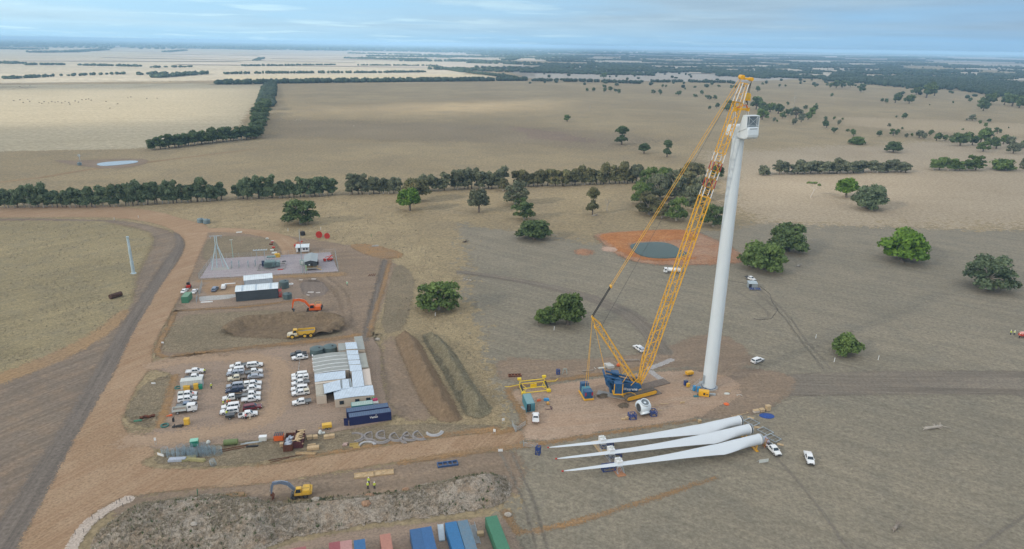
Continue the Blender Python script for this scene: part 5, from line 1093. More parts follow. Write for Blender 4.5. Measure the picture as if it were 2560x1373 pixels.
for y in (-.58, .58):
    S.tube((3.2, y, 2.95), (6.4, y, .95), .03).tube((3.2, y, 2.4), (6.4, y, .4), .03).tube((2.1, y, 2.95), (3.2, y, 2.95), .03).tube((3.2, y, 1.9), (3.2, y, 2.95), .03).tube((6.4, y, 0), (6.4, y, .95), .03).tube((4.8, y, .9), (4.8, y, 1.95), .03)
S.build('handrail', GALV, tw)
# nacelle: x forward = rotor end, built in local frame then turned
nz = 76.7; NA = math.atan2(math.cos(R(-2)), math.sin(R(-2)))    # axis points away, slightly left
nr = empty('nacelle', (TB.x+0.15, TB.y+1.2, nz+0.1), R(109), 'white turbine nacelle with cooler grille set on the tower top', 'nacelle')
b = MB(); W2 = 1.8
prf = [(x_-1.1, z_) for x_, z_ in [(-5.3, .7), (-5.45, 1.3), (-5.35, 2.6), (-5.0, 3.25), (-4.5, 3.4), (2.5, 3.4), (4.2, 3.15), (4.6, 2.6), (4.6, .6), (4.2, .15), (-3.6, .0), (-4.9, .25)]]
b.prism(prf, -W2, W2); b.build('nacelle_body', TURB, nr, bevel=.28)
MB().lathe([(1.95, -.35), (1.95, .1), (1.7, .25)], 40, cap=True).build('yaw_ring', TURB, nr, True)
# cooler housing: tilted side fins and grille over the rear roof
c = MB()
for s in (-1, 1): c.add([(-4.9, s*1.98, 3.0), (-1.2, s*1.98, 1.6), (-2.6, s*1.98, 6.0), (-4.6, s*1.98, 6.3), (-4.9, s*1.80, 3.0), (-1.2, s*1.80, 1.6), (-2.6, s*1.80, 6.0), (-4.6, s*1.80, 6.3)], [(0, 1, 2, 3), (7, 6, 5, 4), (0, 4, 5, 1), (1, 5, 6, 2), (2, 6, 7, 3), (3, 7, 4, 0)])
c.box(-4.6, -2.6, -1.98, 1.98, 6.12, 6.34); c.build('cooler_housing', TURB, nr, bevel=.08).location.x = -1.1
g_ = MB()
for k in range(12): y = -1.72+k*3.44/11; g_.add([(-4.75, y-.06, 3.5), (-4.75, y+.06, 3.5), (-4.55, y+.06, 6.1), (-4.55, y-.06, 6.1)], [(0, 1, 2, 3)])
g_.build('grille', pmat('grille_grey', (.16, .21, .25), .5, .3), nr).location.x = -1.1
MB().add([(-4.4, -1.78, 3.42), (-4.4, 1.78, 3.42), (-4.2, 1.78, 6.1), (-4.2, -1.78, 6.1)], [(0, 1, 2, 3)]).build('radiator', pmat('radiator_core', (0.22, 0.29, 0.34), .6, .2), nr).location.x = -1.1
g_ = MB().tube((-4.85, -1.7, 3.5), (-4.65, 1.7, 6.1), .035).tube((-4.85, 1.7, 3.5), (-4.65, -1.7, 6.1), .035).tube((-4.8, -1.2, 3.4), (-4.6, -1.2, 6.2), .06).tube((-4.8, 1.3, 3.4), (-4.6, 1.3, 6.2), .06).tube((-4.8, -1.8, 3.8), (-4.8, 1.8, 3.8), .05)
g_.build('guard_frame', TURB, nr).location.x = -1.1
MB().box(-5.36, -5.30, -1.2, 1.2, 2.85, 3.0).build('vent_slot', STEELDARK, nr).location.x = -1.1
MB().lathe([(1.5, 0), (1.5, .35), (1.35, .4)], 32, Matrix.Translation((3.5, 0, 1.7)) @ Matrix.Rotation(math.pi/2, 4, 'Y')).build('rotor_flange', GALV, nr, True)
# ---- blades lying on stands: each blade lofted from root circle to thin tip
def blade(root_px, tip_px, label, zroot=2.75, ztip=2.2):
    A = at(*root_px, zroot); B = at(*tip_px, ztip); d = B-A; Lb = d.length; ax = d.normalized(); hd = math.atan2(ax.y, ax.x)
    o = empty('turbine_blade', (A.x, A.y, 0), hd, label, 'blade', None); o['group'] = 'turbine blades on the laydown ground'
    n = 40; m_ = 20; vs = []; fs = []
    for k in range(n+1):
        t = k/n; x = t*Lb
        ch = np.interp(t, [0, .03, .08, .16, .22, .3, .45, .6, .8, .95, 1], [2.75, 2.75, 2.85, 3.5, 3.75, 3.2, 2.3, 1.65, 1.1, .62, .12])
        th = np.interp(t, [0, .03, .08, .16, .25, .4, .6, .8, 1], [2.75, 2.75, 2.5, 1.8, 1.25, .7, .42, .22, .04])
        tw_ = R(np.interp(t, [0, .1, .2, .4, 1], [0, 0, 4, 8, 10])); base = R(-18)   # chord plane leans, trailing edge low on the near side
        zc = zroot+(ztip-zroot)*t+np.interp(t, [0, .35, 1], [0, .15, 0]); ce = np.interp(t, [0, .08, .22, .6, 1], [0, .05, .30, .22, .1])*ch
        yb = math.sin(math.pi*t)*1.1-np.interp(t, [0, .1, .25, .5, 1], [0, .0, .45, .2, 0])
        for i in range(m_):
            a = 2*math.pi*i/m_; circ = np.interp(t, [0, .05, .2], [1, 1, 0])
            cx_ = math.cos(a); sx = math.sin(a)
            ax_ = (cx_*ch/2); ay = sx*th/2*(1 if circ > .99 else (circ+(1-circ)*(0.55+0.45*(-cx_)) ))
            u = ax_+ce; v_ = ay; ang = base+tw_
            y = u*math.cos(ang)-v_*math.sin(ang); z = u*math.sin(ang)+v_*math.cos(ang)
            vs.append((x, y*1.0+yb, zc+z))
    # +y of the local frame is on the far or near side depending on heading; near side = camera
    for k in range(n):
        for i in range(m_): fs.append((k*m_+i, (k+1)*m_+i, (k+1)*m_+(i+1) % m_, k*m_+(i+1) % m_))
    fs.append(tuple(range(m_))); fs.append(tuple(n*m_+i for i in range(m_-1, -1, -1)))
    mb = MB(); mb.add(vs, fs); mb.build('blade_shell', BLADEW, o, True)
    M = Matrix.Translation((0, 0, zroot)) @ Matrix.Rotation(math.pi/2, 4, 'Y')
    MB().lathe([(1.39, -.05), (1.46, .0), (1.46, .14), (1.39, .2)], 32, M, cap=False).build('root_ring', WHITE, o, True)
    MB().lathe([(1.36, -.5), (1.46, -.5), (1.46, -.35), (1.36, -.35)], 32, M, cap=False).build('bolt_flange', GALV, o, True)
    MB().lathe([(.02, -.30), (1.25, -.30), (1.3, -.45)], 24, M).build('root_plate', BLACKP if root_px[0] < 1880 else BLADEW, o)
    MB().cbox((Lb-.25, 0.05, ztip), (.5, .22, .3)).build('tip_sock', REDP, o)
    return o, A, B, hd, Lb
B1 = blade((1848, 1052), (1368, 1119), 'farthest of the three white blades, root nearest the blue net')
B2 = blade((1872, 1073), (1388, 1147), 'middle of the three white blades lying side by side')
B3 = blade((1898, 1098), (1404, 1178), 'nearest of the three white blades, ladder at its root')
# clamps and white lattice stand under the outer third
names = ('farthest', 'middle', 'nearest')
for (o, A, B, hd, Lb), nm, px in zip((B1, B2, B3), names, ((1502, 1104), (1522, 1128), (1544, 1155))):
    d = (B-A).normalized(); t = 0.727*Lb; c = A+d*t
    q = empty('blade_clamp', (c.x, c.y, c.z), hd, 'white square padded clamp on the %s blade' % nm, 'clamp', 'blade clamps')
    MB().box(-.75, .75, -1.0, .95, -.95, .75).build('clamp_pad', WHITE, q, bevel=.1)
    MB().box(-.8, .8, -.15, .15, .78, .95).box(-.15, .15, -.7, .7, .80, .97).build('strap', CONTW, q)
    f = empty('blade_stand', (c.x, c.y, 0.06), hd, 'galvanised lattice stand under the %s blade clamp' % nm, 'stand', 'blade stands')
    m_ = MB(); hz_ = c.z-.9
    for sx in (-.9, .9):
        for sy in (-1.7, 1.9): m_.tube((sx, sy, 0), (sx*.8, sy*.55, hz_), .06); m_.tube((sx, sy, .1), (-sx*.8, sy*.55, hz_), .035)
        m_.tube((sx, -1.7, .1), (sx, 1.9, .1), .06).tube((sx*.8, -.93, hz_), (sx*.8, 1.04, hz_), .06).tube((sx, -1.7, .1), (sx*.8, 1.0, hz_), .04).tube((sx, 1.9, .1), (sx*.8, -.9, hz_), .04)
    m_.build('lattice_frame', GALV, f)
    r = empty('root_cradle', (A.x+d.x*1.2, A.y+d.y*1.2, .06), hd, 'orange cradle under the root of the %s blade' % nm, 'cradle', 'blade root cradles')
    m_ = MB().box(-.35, .35, -1.6, 1.6, 0, .18)
    for sy in (-1.2, 1.2): m_.tube((0, sy, .1), (0, sy*.85, 2.0), .12).tube((0, sy, .2), (0, -sy*.2, 1.5), .07)
    m_.build('cradle_frame', YELLOW, r)
pl0, pl1 = at(1486, 1103), at(1556, 1192); hd = math.atan2(pl1.y-pl0.y, pl1.x-pl0.x); Lp = (pl1-pl0).length
for k, (f0, f1, lb, mt) in enumerate(((0, .42, 'timber bog mat strip below the far blade clamp', TIMBER), (.46, .70, 'timber bog mat strip between middle and near blade clamps', OLDTIMBER), (.78, 1.0, 'orange-brown plank strip below the nearest blade clamp', pmat('orange_timber', (.42, .20, .10), .8, var=.2)))):
    c = pl0.lerp(pl1, (f0+f1)/2); o = MB().box(-Lp*(f1-f0)/2, Lp*(f1-f0)/2, -1.1, 1.1, 0, .12).build('bog_mat', mt); o.location = (c.x, c.y, .05); o.rotation_euler = (0, 0, hd); tag(o, lb, 'mat', 'bog mats under the blades')
def blue_stand(px, py, hd, lb, k=1.0, w=3.2, d=1.4, h=1.5, grp=None):
    o = empty('transport_stand', at(px, py, .06), hd, lb, 'frame', grp); m_ = MB()
    for x in (-w/2, w/2):
        for y in (-d/2, d/2): m_.tube((x, y, 0), (x, y, h), .09*k); 
        m_.tube((x, -d/2, h), (x, d/2, h), .09*k).tube((x, -d/2, .1), (x, d/2, .1), .09*k).tube((x, -d/2, .1), (x, d/2, h), .05)
    for y in (-d/2, d/2): m_.tube((-w/2, y, h), (w/2, y, h), .09*k).tube((-w/2, y, .1), (w/2, y, .1), .09*k).tube((-w/2, y, .1), (0, y, h), .05).tube((w/2, y, .1), (0, y, h), .05)
    for i in range(4): x = -w/2+(i+.5)*w/4; m_.box(x-.12, x+.12, -d/2, d/2, h*.55, h*.62)
    m_.build('frame_tubes', STBLUE, o); return o
GB = 'blue steel transport frames by the blades'
blue_stand(1516, 1118, B1[3], 'blue transport frame beside the far blade clamp', grp=GB)
blue_stand(1537, 1141, B1[3], 'blue transport frame beside the middle blade clamp', grp=GB)
blue_stand(1521, 1175, B1[3], 'blue transport frame beside the nearest blade clamp', grp=GB)
blue_stand(1345, 1135, 1.2, 'small blue frame alone left of the blade tips', w=1.2, d=1.0, h=2.2)
# ---- hub
hb = at(1606, 1036, 0); H = empty('rotor_hub', (hb.x, hb.y, .1), R(22), 'white rotor hub and nose cone resting on blue stands', 'rotor hub')
V = []; v0, f0 = icos(3)
hubv = v0.copy(); x = hubv[:, 0]; hubv = hubv*np.array([2.15, 1.95, 1.95])[None]*1.0
hubv[:, 0] = np.where(hubv[:, 0] > 0, hubv[:, 0]*1.15, np.maximum(hubv[:, 0], -1.35)); hubv[:, 2] += 2.35
mb = MB(); mb.add([tuple(p) for p in hubv], [tuple(f) for f in f0]); mb.build('spinner_shell', TURB, H, True)
def hole(M, lb, m1, m2):
    MB().lathe([(1.30, -.6), (1.34, -.1), (1.34, .10), (1.16, .12), (1.12, -.12)], 28, M, cap=False).build('blade_socket', TURB, H, True)
    MB().lathe([(.05, -.1), (1.08, -.1), (1.1, -.2)], 24, M).build('bearing_plate', m1, H)
c0 = Matrix.Translation((0.05, 0, 2.35))
for ang in (22, 142, 262):
    hole(c0 @ Matrix.Rotation(R(ang), 4, 'X') @ Matrix.Translation((0, 0, 2.02)), '', pmat('bearing_grey', (.16, .19, .21), .5, .2, var=.5, scale=5), None)
MB().lathe([(1.35, -.12), (1.45, 0), (1.45, .12), (1.2, .14)], 30, Matrix.Translation((-1.38, 0, 2.35)) @ Matrix.Rotation(math.pi/2, 4, 'Y'), cap=False).build('hub_flange', TURB, H, True)
MB().lathe([(.05, 0), (1.2, 0), (1.2, .1)], 24, Matrix.Translation((-1.45, 0, 2.35)) @ Matrix.Rotation(math.pi/2, 4, 'Y')).build('hub_opening', STEELDARK, H)
bl = MB()
for i in range(20): a = 2*math.pi*i/20; bl.tube((-1.6, 1.3*math.cos(a), 2.35+1.3*math.sin(a)), (-1.3, 1.3*math.cos(a), 2.35+1.3*math.sin(a)), .05, 5)
bl.build('stud_ring', GALV, H)
blue_stand(1580, 1046, R(10), 'blue tubular stand under the open side of the rotor hub', w=1.9, d=1.9, h=1.5, grp='blue hub stands')
blue_stand(1632, 1038, R(10), 'blue tubular stand under the nose of the rotor hub', w=1.7, d=1.9, h=1.6, grp='blue hub stands')
# ---- crawler crane
FT = at(1597, 990); FY = FT.y
cb = Vector((FT.x, FY, 0))
CR = empty('crawler_crane', (cb.x, cb.y, 0.1), 0, 'giant yellow lattice crawler crane with blue body holding the nacelle', 'crane')
def cm_b(): m = MB(); m.M = Matrix.Translation((-cb.x, -cb.y, -0.1)); return m
foot = on_plane_y(1597, 961, FY); tip = on_plane_y(1866, 196, FY+4.6); dfoot = on_plane_y(1590, 958, FY); dtop = on_plane_y(1481, 793, FY+1.0)
def frame_axes(A, B, side=Vector((0, 1, 0))):
    d = (B-A).normalized(); s = (side-d*side.dot(d)).normalized(); n = d.cross(s); return d, s, n
def lattice(A, B, t0, t1, w, h, nb, rc, rl, w0=None, h0=None, w1=None, h1=None):
    """chords and laces of one boom section between parameters t0..t1 of A-B; returns (chords, laces)"""
    d, s, n = frame_axes(A, B); ch = cm_b(); la = cm_b(); w0 = w if w0 is None else w0; h0 = h if h0 is None else h0; w1 = w if w1 is None else w1; h1 = h if h1 is None else h1
    P = []
    for k in range(nb+1):
        u = k/nb; t = t0+(t1-t0)*u; c = A.lerp(B, t); ww = (w0+(w1-w0)*u)/2; hh = (h0+(h1-h0)*u)/2
        P.append([c+s*ww+n*hh, c-s*ww+n*hh, c-s*ww-n*hh, c+s*ww-n*hh])
    for i in range(4): ch.tube(P[0][i], P[-1][i], rc, 6)
    for k in range(nb):
        for i in range(4):
            j = (i+1) % 4; a, b_ = (P[k][i], P[k+1][j]) if k % 2 else (P[k][j], P[k+1][i]); la.tube(a, b_, rl, 4, cap=False)
    for k in (0, nb):
        for i in range(4): la.tube(P[k][i], P[k][(i+1) % 4], rl*1.5, 4, cap=False)
    return ch, la
RW = {'y': YELLOW, 'w': pmat('boom_white', (.75, .75, .74), .4), 'r': pmat('boom_red', (.38, .02, .03), .4)}
secs = [(0, .09, 'y', 1.6, .6, 3.1, 2.5, 5), (.09, .30, 'y', 3.1, 2.5, 3.1, 2.5, 10), (.30, .51, 'y', 3.1, 2.5, 3.1, 2.5, 10), (.51, .642, 'y', 3.1, 2.5, 3.1, 2.5, 6),
        (.642, .672, 'w', 3.0, 2.4, 2.95, 2.35, 2), (.672, .698, 'r', 2.95, 2.35, 2.9, 2.3, 1), (.698, .724, 'w', 2.9, 2.3, 2.9, 2.3, 2), (.724, .750, 'r', 2.9, 2.3, 2.85, 2.25, 1), (.750, .778, 'w', 2.85, 2.25, 2.8, 2.2, 2),
        (.778, .930, 'y', 2.7, 2.1, 2.6, 2.0, 8), (.930, .985, 'w', 2.6, 2.0, 2.2, 1.6, 3)]
for t0, t1, c, w0, h0, w1, h1, nb in secs:
    ch, la = lattice(foot, tip, t0, t1, 0, 0, nb, (.17 if t0 < .64 else .13), .075, w0, h0, w1, h1); so = ch.build('boom_section', RW[c], CR); la.build('lacing', YELLOW, so)
d, s, n = frame_axes(foot, tip); wk = cm_b()
for a_, b_ in ((.09, .63), (.64, .92)):
    for q in (-.35, .35): wk.tube(foot.lerp(tip, a_)+s*q-n*(-1.0), foot.lerp(tip, b_)+s*q-n*(-1.0), .045, 4)
wk.build('walkway', GALV, CR)
h_ = cm_b(); h_.M = h_.M @ Matrix.Translation(tip)
h_.box(-1.0, 1.2, -1.1, 1.1, -.35, .15); h_.lathe([(.1, -1.0), (.5, -1.0), (.5, 1.0), (.1, 1.0)], 14, Matrix.Translation((1.2, 0, -.2)) @ Matrix.Rotation(math.pi/2, 4, 'X')); h_.lathe([(.1, -1.2), (.6, -1.2), (.6, 1.2), (.1, 1.2)], 14, Matrix.Translation((-1.3, 0, .3)) @ Matrix.Rotation(math.pi/2, 4, 'X'))
h_.build('boom_head', YELLOW, CR, bevel=.04)
ch, la = lattice(dfoot, dtop, 0, .88, 0, 0, 13, .11, .05, 2.6, 1.0, 1.7, 1.7); so = ch.build('mast', YELLOW, CR); la.build('lacing', YELLOW, so)
m_ = cm_b(); d2, s2, n2 = frame_axes(dfoot, dtop); c2 = dfoot.lerp(dtop, .88)
for a in (-1, 1):
    for b_ in (-1, 1): m_.tube(c2+s2*a*.85+n2*b_*.85, dtop+s2*a*.35, .12)
m_.tube(dtop-s2*.6, dtop+s2*.6, .35, 10).tube(c2-s2*1.1+n2, c2+s2*1.1+n2, .25); m_.build('mast_head', YELLOW, CR)
mid = on_plane_y(1527, 716, FY+1.6); top2 = tip+Vector((-1.2, 0, .4))
bk = cm_b(); 
for q in (-.55, .55): bk.tube(dtop+Vector((0, q, .3)), mid+Vector((0, q, 0)), .13, 6)
bk.build('hoist_ropes', BLACKP, CR)
pn = cm_b(); pn.tube(mid-Vector((0, .8, 0)), mid+Vector((0, .8, 0)), .32, 8)
for q in (-1.5, 1.5): pn.tube(mid+Vector((0, q*.5, 0)), top2+Vector((q*.1, q, 0)), .075, 5)
pn.build('pendants', YELLOW, CR)
rp = cm_b(); rp.tube(on_plane_y(1560, 950, FY), on_plane_y(1505, 812, FY+1), .05, 4).tube(on_plane_y(1505, 814, FY+1), top2, .05, 4); rp.build('wire_rope', STEELDARK, CR)
# superstructure
su = cm_b(); yA, yB = FY-2.0, FY+2.0
def px2(x, y, Y): p = on_plane_y(x, y, Y); return (p.x, p.z)
pr = [px2(1512, 940, yA), px2(1516, 952, yA), px2(1533, 985, yA), px2(1552, 985, yA), px2(1590, 978, yA), px2(1604, 970, yA), px2(1602, 962, yA), px2(1560, 960, yA), px2(1548, 967, yA)]
su.prism(pr[3:], yA, yA+.5); su.prism(pr[3:], yB-.5, yB)
for yy in (yA+.3, yB-.3):
    V3 = lambda x, y: Vector((px2(x, y, yA)[0], yy, px2(x, y, yA)[1]))
    su.tube(V3(1512, 941), V3(1598, 962), .32, 8).tube(V3(1513, 949), V3(1590, 968), .26, 8).tube(V3(1512, 941), V3(1534, 984), .34, 8).tube(V3(1524, 955), V3(1552, 968), .3, 8)
su.tube(Vector((pr[0][0], yA, pr[0][1])), Vector((pr[0][0], yB, pr[0][1])), .35, 8)
x0 = pr[2][0]; zf = pr[3][1]
su.box(pr[3][0]-3.2, pr[4][0]+.8, yA+.5, yB-.5, zf-.1, zf+1.2); su.build('upper_body', CRBLUE, CR, bevel=.06)
w_ = cm_b(); M_ = Matrix.Rotation(math.pi/2, 4, 'X')
for xx in (pr[0][0]+1.5, pr[0][0]+4.6): w_.lathe([(.4, -1.3), (1.0, -1.3), (1.0, 1.3), (.4, 1.3)], 16, Matrix.Translation((xx, FY, zf+3.1)) @ M_)
w_.box(pr[0][0]+1.2, pr[0][0]+6.0, FY-1.4, FY+1.4, zf+1.9, zf+2.3); w_.build('winch', CRBLUE, CR)
cw = on_plane_y(1544, 984, yA-2.0)
for side, yy in ((-1, yA-2.6), (1, yB+.3)):
    st = cm_b()
    for k in range(9): st.box(cw.x-1.1, cw.x+1.2, yy, yy+2.3, cw.z+.25+k*.36, cw.z+.25+k*.36+.31)
    st.build('counterweight', CRBLUE, CR, bevel=.03)
    cmb_ = cm_b()
    cmb_.box(cw.x-1.25, cw.x-1.05, yy-.12, yy+.1, cw.z, cw.z+3.4).box(cw.x+1.15, cw.x+1.35, yy-.12, yy+.1, cw.z, cw.z+3.4)
    cmb_.box(cw.x-1.4, cw.x+1.5, yy-.1, yy+2.4, cw.z-.15, cw.z+.22); cmb_.build('counterweight_tray', YELLOW, CR)
cbm = cm_b(); cbm.box(pr[4][0]-1.8, pr[4][0]+.4, yB+.3, yB+1.7, zf+.4, zf+2.5); cbm.build('operator_cab', CRBLUE, CR, bevel=.08)
q = cm_b(); q.box(pr[4][0]+.41, pr[4][0]+.44, yB+.4, yB+1.6, zf+.9, zf+2.3); q.build('cab_window', GLASS, CR)
def lettering(txt, loc, size, hd, m, parent, sx=1.0, name='lettering', tilt=math.pi/2):
    cu = bpy.data.curves.new(name, 'FONT'); cu.body = txt; cu.size = size; cu.extrude = .01; cu.align_x = 'LEFT'; cu.materials.append(m); cu.offset = size*.02
    o = bpy.data.objects.new(name, cu); link(o, parent); o.location = loc; o.rotation_euler = (tilt, 0, hd); o.scale = (sx, 1, 1)
    dg = bpy.context.evaluated_depsgraph_get(); me = bpy.data.meshes.new_from_object(o.evaluated_get(dg)); me.name = name; q = bpy.data.objects.new(name, me); q.location = o.location; q.rotation_euler = o.rotation_euler; q.scale = o.scale
    _children[parent.name].remove(o); bpy.data.objects.remove(o); q.name = name; me.materials.clear(); me.materials.append(m); return link(q, parent)
lp = on_plane_y(1569, 975.5, yA)
lettering('sarens', (lp.x-cb.x-.3, yA-cb.y-.05, lp.z-.15), 1.25, 0, RW['w'], CR)
q = cm_b()
for k in range(3): q.box(lp.x-1.25, lp.x-.35, yA-.04, yA-.02, lp.z+.05+k*.26, lp.z+.20+k*.26)
q.build('logo', RW['w'], CR)
# car body and tracks
t0, t1 = at(1563, 1006), at(1638, 986); th = math.atan2(t1.y-t0.y, t1.x-t0.x); tc_ = (t0+t1)/2; Lt = (t1-t0).length*1.02
cc = tc_+Vector((-math.sin(th), math.cos(th), 0))*3.9
c_ = cm_b(); c_.M = c_.M @ Matrix.Translation((cc.x, cc.y, 0)) @ Matrix.Rotation(th, 4, 'Z')
c_.box(-1.8, 1.8, -3.2, 3.2, .9, 1.6).lathe([(1.6, 1.6), (1.6, 2.1)], 24); c_.box(-2.2, -1.5, -3.6, 3.6, .6, 1.3).box(1.5, 2.2, -3.6, 3.6, .6, 1.3)
o_ = on_plane_y(1553, 992, FY-1.5); c_.build('car_body', YELLOW, CR, bevel=.05)
fr = cm_b(); a1, a2, a3, a4 = on_plane_y(1552, 986, FY-2.2), on_plane_y(1563, 994, FY-2.8), on_plane_y(1590, 987, FY-3.2), on_plane_y(1576, 981, FY-2)
for p_, q_ in ((a1, a2), (a2, a3), (a3, a4), (a4, a1), (a1, a3), (a2, a4)): fr.tube(p_, q_, .16, 6)
fr.build('support_frame', YELLOW, CR)
for sgn in (0, 1):
    T = cm_b(); off = Vector((-math.sin(th), math.cos(th), 0))*7.8*sgn; ctr = tc_+off; T.M = T.M @ Matrix.Translation((ctr.x, ctr.y, .3)) @ Matrix.Rotation(th, 4, 'Z')
    hl = Lt/2; r_t = .95; nn_ = 10
    lp_ = [(-hl+r_t+r_t*math.cos(math.pi/2+math.pi*i/nn_), r_t+r_t*math.sin(math.pi/2+math.pi*i/nn_)) for i in range(nn_+1)]+[(hl-r_t+r_t*math.cos(-math.pi/2+math.pi*i/nn_), r_t+r_t*math.sin(-math.pi/2+math.pi*i/nn_)) for i in range(nn_+1)]
    T.prism(lp_, -.75, .75); T.build('crawler_track', MUDSTEEL, CR)
    T2 = cm_b(); T2.M = T.M; il = [(x*.96, r_t+(z-r_t)*.62) for x, z in lp_]; T2.prism(il, -.86, .86); T2.build('track_frame', YELLOW, CR, bevel=.05)
    sh = cm_b(); sh.M = T.M
    for i in range(26): x = -hl+1.0+i*(2*hl-2)/25; sh.box(x-.13, x+.13, -.8, .8, 2*r_t, 2*r_t+.07)
    sh.build('track_shoes', MUDSTEEL, CR)
# suspended ballast tray
bt = empty('ballast_tray', at(1465, 990, .1), heading((1456, 975), (1474, 1004)), 'orange ballast tray with stacked blue counterweights hung behind the crane', 'ballast')
MB().box(-3.0, 3.0, -1.5, 1.5, .1, .55).build('tray_frame', YELLOW, bt, bevel=.05)
for i, (x0, x1, y0, y1, nk, mt) in enumerate(((-2.8, -1.3, -1.2, 1.2, 8, CRBLUE), (-1.1, .4, -1.2, 1.2, 6, TEAL), (.6, 2.7, -1.25, 1.25, 6, CRBLUE))):
    b_ = MB()
    for k in range(nk): b_.box(x0, x1, y0, y1, .56+k*.38, .56+k*.38+.33)
    b_.build('counterweight_stack', mt, bt, bevel=.03)
MB().box(2.72, 2.76, -1.2, -.8, 1.5, 2.6).box(2.72, 2.76, .8, 1.2, 1.5, 2.6).build('warning_board', RW['r'], bt)
bp = bt.location
pn = cm_b()
for q in (-.5, .5): pn.tube(dtop+Vector((0, q, -.4)), Vector((bp.x+q*.8, bp.y+q*.9, 3.4)), .06, 5)
for q in (-1.2, 1.2): pn.tube(dtop+Vector((.3, q*.4, -.6)), Vector((pr[0][0]+.5, FY+q, pr[0][1]-.2)), .06, 5)
pn.tube(dtop+Vector((.6, 0, -1.2)), Vector((pr[4][0]-1, FY, zf+1.8)), .04, 4)
for sgn in (-1, 1): pn.tube(on_plane_y(1553, 962, FY-2.4)+Vector((0, 2.2+sgn*2.2, 0)), on_plane_y(1574, 930, FY-1.5)+Vector((0, 1.5+sgn*1.5, 0)), .1, 5).tube(on_plane_y(1577, 964, FY-2.4)+Vector((0, 2.2+sgn*2.2, 0)), on_plane_y(1596, 945, FY-1.5)+Vector((0, 1.5+sgn*1.5, 0)), .1, 5)
pn.build('guy_pendants', YELLOW, CR)
# hook block, slings and spreader over the nacelle
hk = on_plane_y(1868, 243, TB.y-.5); HK = empty('hook_block', hk, 0, 'orange hook block hanging from the boom head', 'hook')
MB().box(-.9, .9, -.5, .5, -.9, 1.0, .15).build('sheave_housing', YELLOW, HK, bevel=.08)
MB().lathe([(.15, -.6), (.85, -.6), (.85, .6), (.15, .6)], 18, Matrix.Translation((0, 0, .3)) @ Matrix.Rotation(math.pi/2, 4, 'X')).build('sheave', MYEL, HK)
hkm = MB().tube((0, 0, -.9), (0, 0, -1.4), .22); pts = [Vector((.35*math.cos(a), 0, -1.7+.4*math.sin(a))) for a in np.linspace(math.pi/2, -math.pi*.75, 9)]; hkm.path(pts, .13); hkm.build('hook', STEELDARK, HK)
rr_ = MB()
for a, b_ in ((-.5, -.3), (.5, .3), (.0, 0)): rr_.tube((b_*1.8, a, .9), tuple(tip+Vector((1.5+b_, a*2, -.3))-hk), .07, 4)
rr_.build('hoist_rope', STEELDARK, HK)
tp = nr.location+Vector((0, .2, 7.6)); SB = empty('spreader_beam', (tp.x-.4, tp.y-2, tp.z), R(8), 'yellow spreader beam slung just above the nacelle', 'lifting beam')
MB().box(-1.9, 1.9, -.35, .35, -.25, .35).box(-2.1, -1.5, -.55, .55, -.5, .5).box(1.5, 2.1, -.55, .55, -.5, .5).build('beam', YELLOW, SB, bevel=.05)
hl_ = hk+Vector((0, 0, -2.0))-SB.location; sl = MB(); hl_ = Matrix.Rotation(-R(8), 4, 'Z') @ hl_
for x in (-1.6, 1.6):
    for y in (-.3, .3): sl.tube((x, y, .4), tuple(hl_), .1, 6)
sl.build('sling', ORANGE, SB)
sl = MB()
for x in (-1.8, 1.8):
    for y in (-.4, .4): sl.tube((x, y, -.4), (x, y*3, -4.2), .06, 5)
sl.build('lifting_strap', WHITE, SB)
# ------------------------------------------------------------------ site office, sheds, substation
def relm(base): m = MB(); m.M = Matrix.Translation((-base[0], -base[1], -base[2])); return m
def rq(pts, z): return [at(x, y, z) for x, y in pts]
ofb = at(841, 1016); OF = empty('site_office', (ofb.x, ofb.y, .1), 0, 'joined portable site office buildings with grey and bright zinc roofs', 'office building')
OB = (ofb.x, ofb.y, .1)
def module(roof, z, mr, mw=CLAD, th=.10, hw=None, curve=0, walls=True, over=.12):
    """roof px corners: back-left, back-right, front-right, front-left"""
    P = rq(roof, z); c = sum(P, Vector())/4
    if walls:
        w = relm(OB); Q = [p.lerp(c, .02) for p in P]; w.slab([(p.x, p.y) for p in reversed(Q)], .1, z-th); wo = w.build('wall', mw, OF)
    r = relm(OB)
    if not curve: 
        r.v += [tuple(p-Vector(OB)) for p in P]+[tuple(p-Vector((0, 0, th))-Vector(OB)) for p in P]
        r.f += [(3, 2, 1, 0), (4, 5, 6, 7)]+[(i, (i+1) % 4, 4+(i+1) % 4, 4+i) for i in range(4)]
    else:      # slight barrel along the long axis
        n = 8; top = []
        for k in range(n+1):
            u = k/n; zz = curve*math.sin(math.pi*u); a = P[0].lerp(P[1], u); b = P[3].lerp(P[2], u); top.append((a.x, a.y, z+zz)); top.append((b.x, b.y, z+zz))
        r.add(top+[(x, y, q-th) for x, y, q in top], [(2*k, 2*k+1, 2*k+3, 2*k+2) for k in range(n)]+[(2*(n+1)+2*k, 2*(n+1)+2*k+2, 2*(n+1)+2*k+3, 2*(n+1)+2*k+1) for k in range(n)]+[(2*k+1, 2*(n+1)+2*k+1, 2*(n+1)+2*k+3, 2*k+3) for k in range(n)]+[(2*k, 2*k+2, 2*(n+1)+2*k+2, 2*(n+1)+2*k) for k in range(n)])
    return r.build('roof', mr, OF)
Lx = [(782, 889), (782.5, 898.5), (783, 908), (784, 917.5), (785, 926.5), (786, 935)]; Rx = [(865, 879), (867, 888), (868.5, 897), (870, 906), (872, 915), (874, 924.5)]
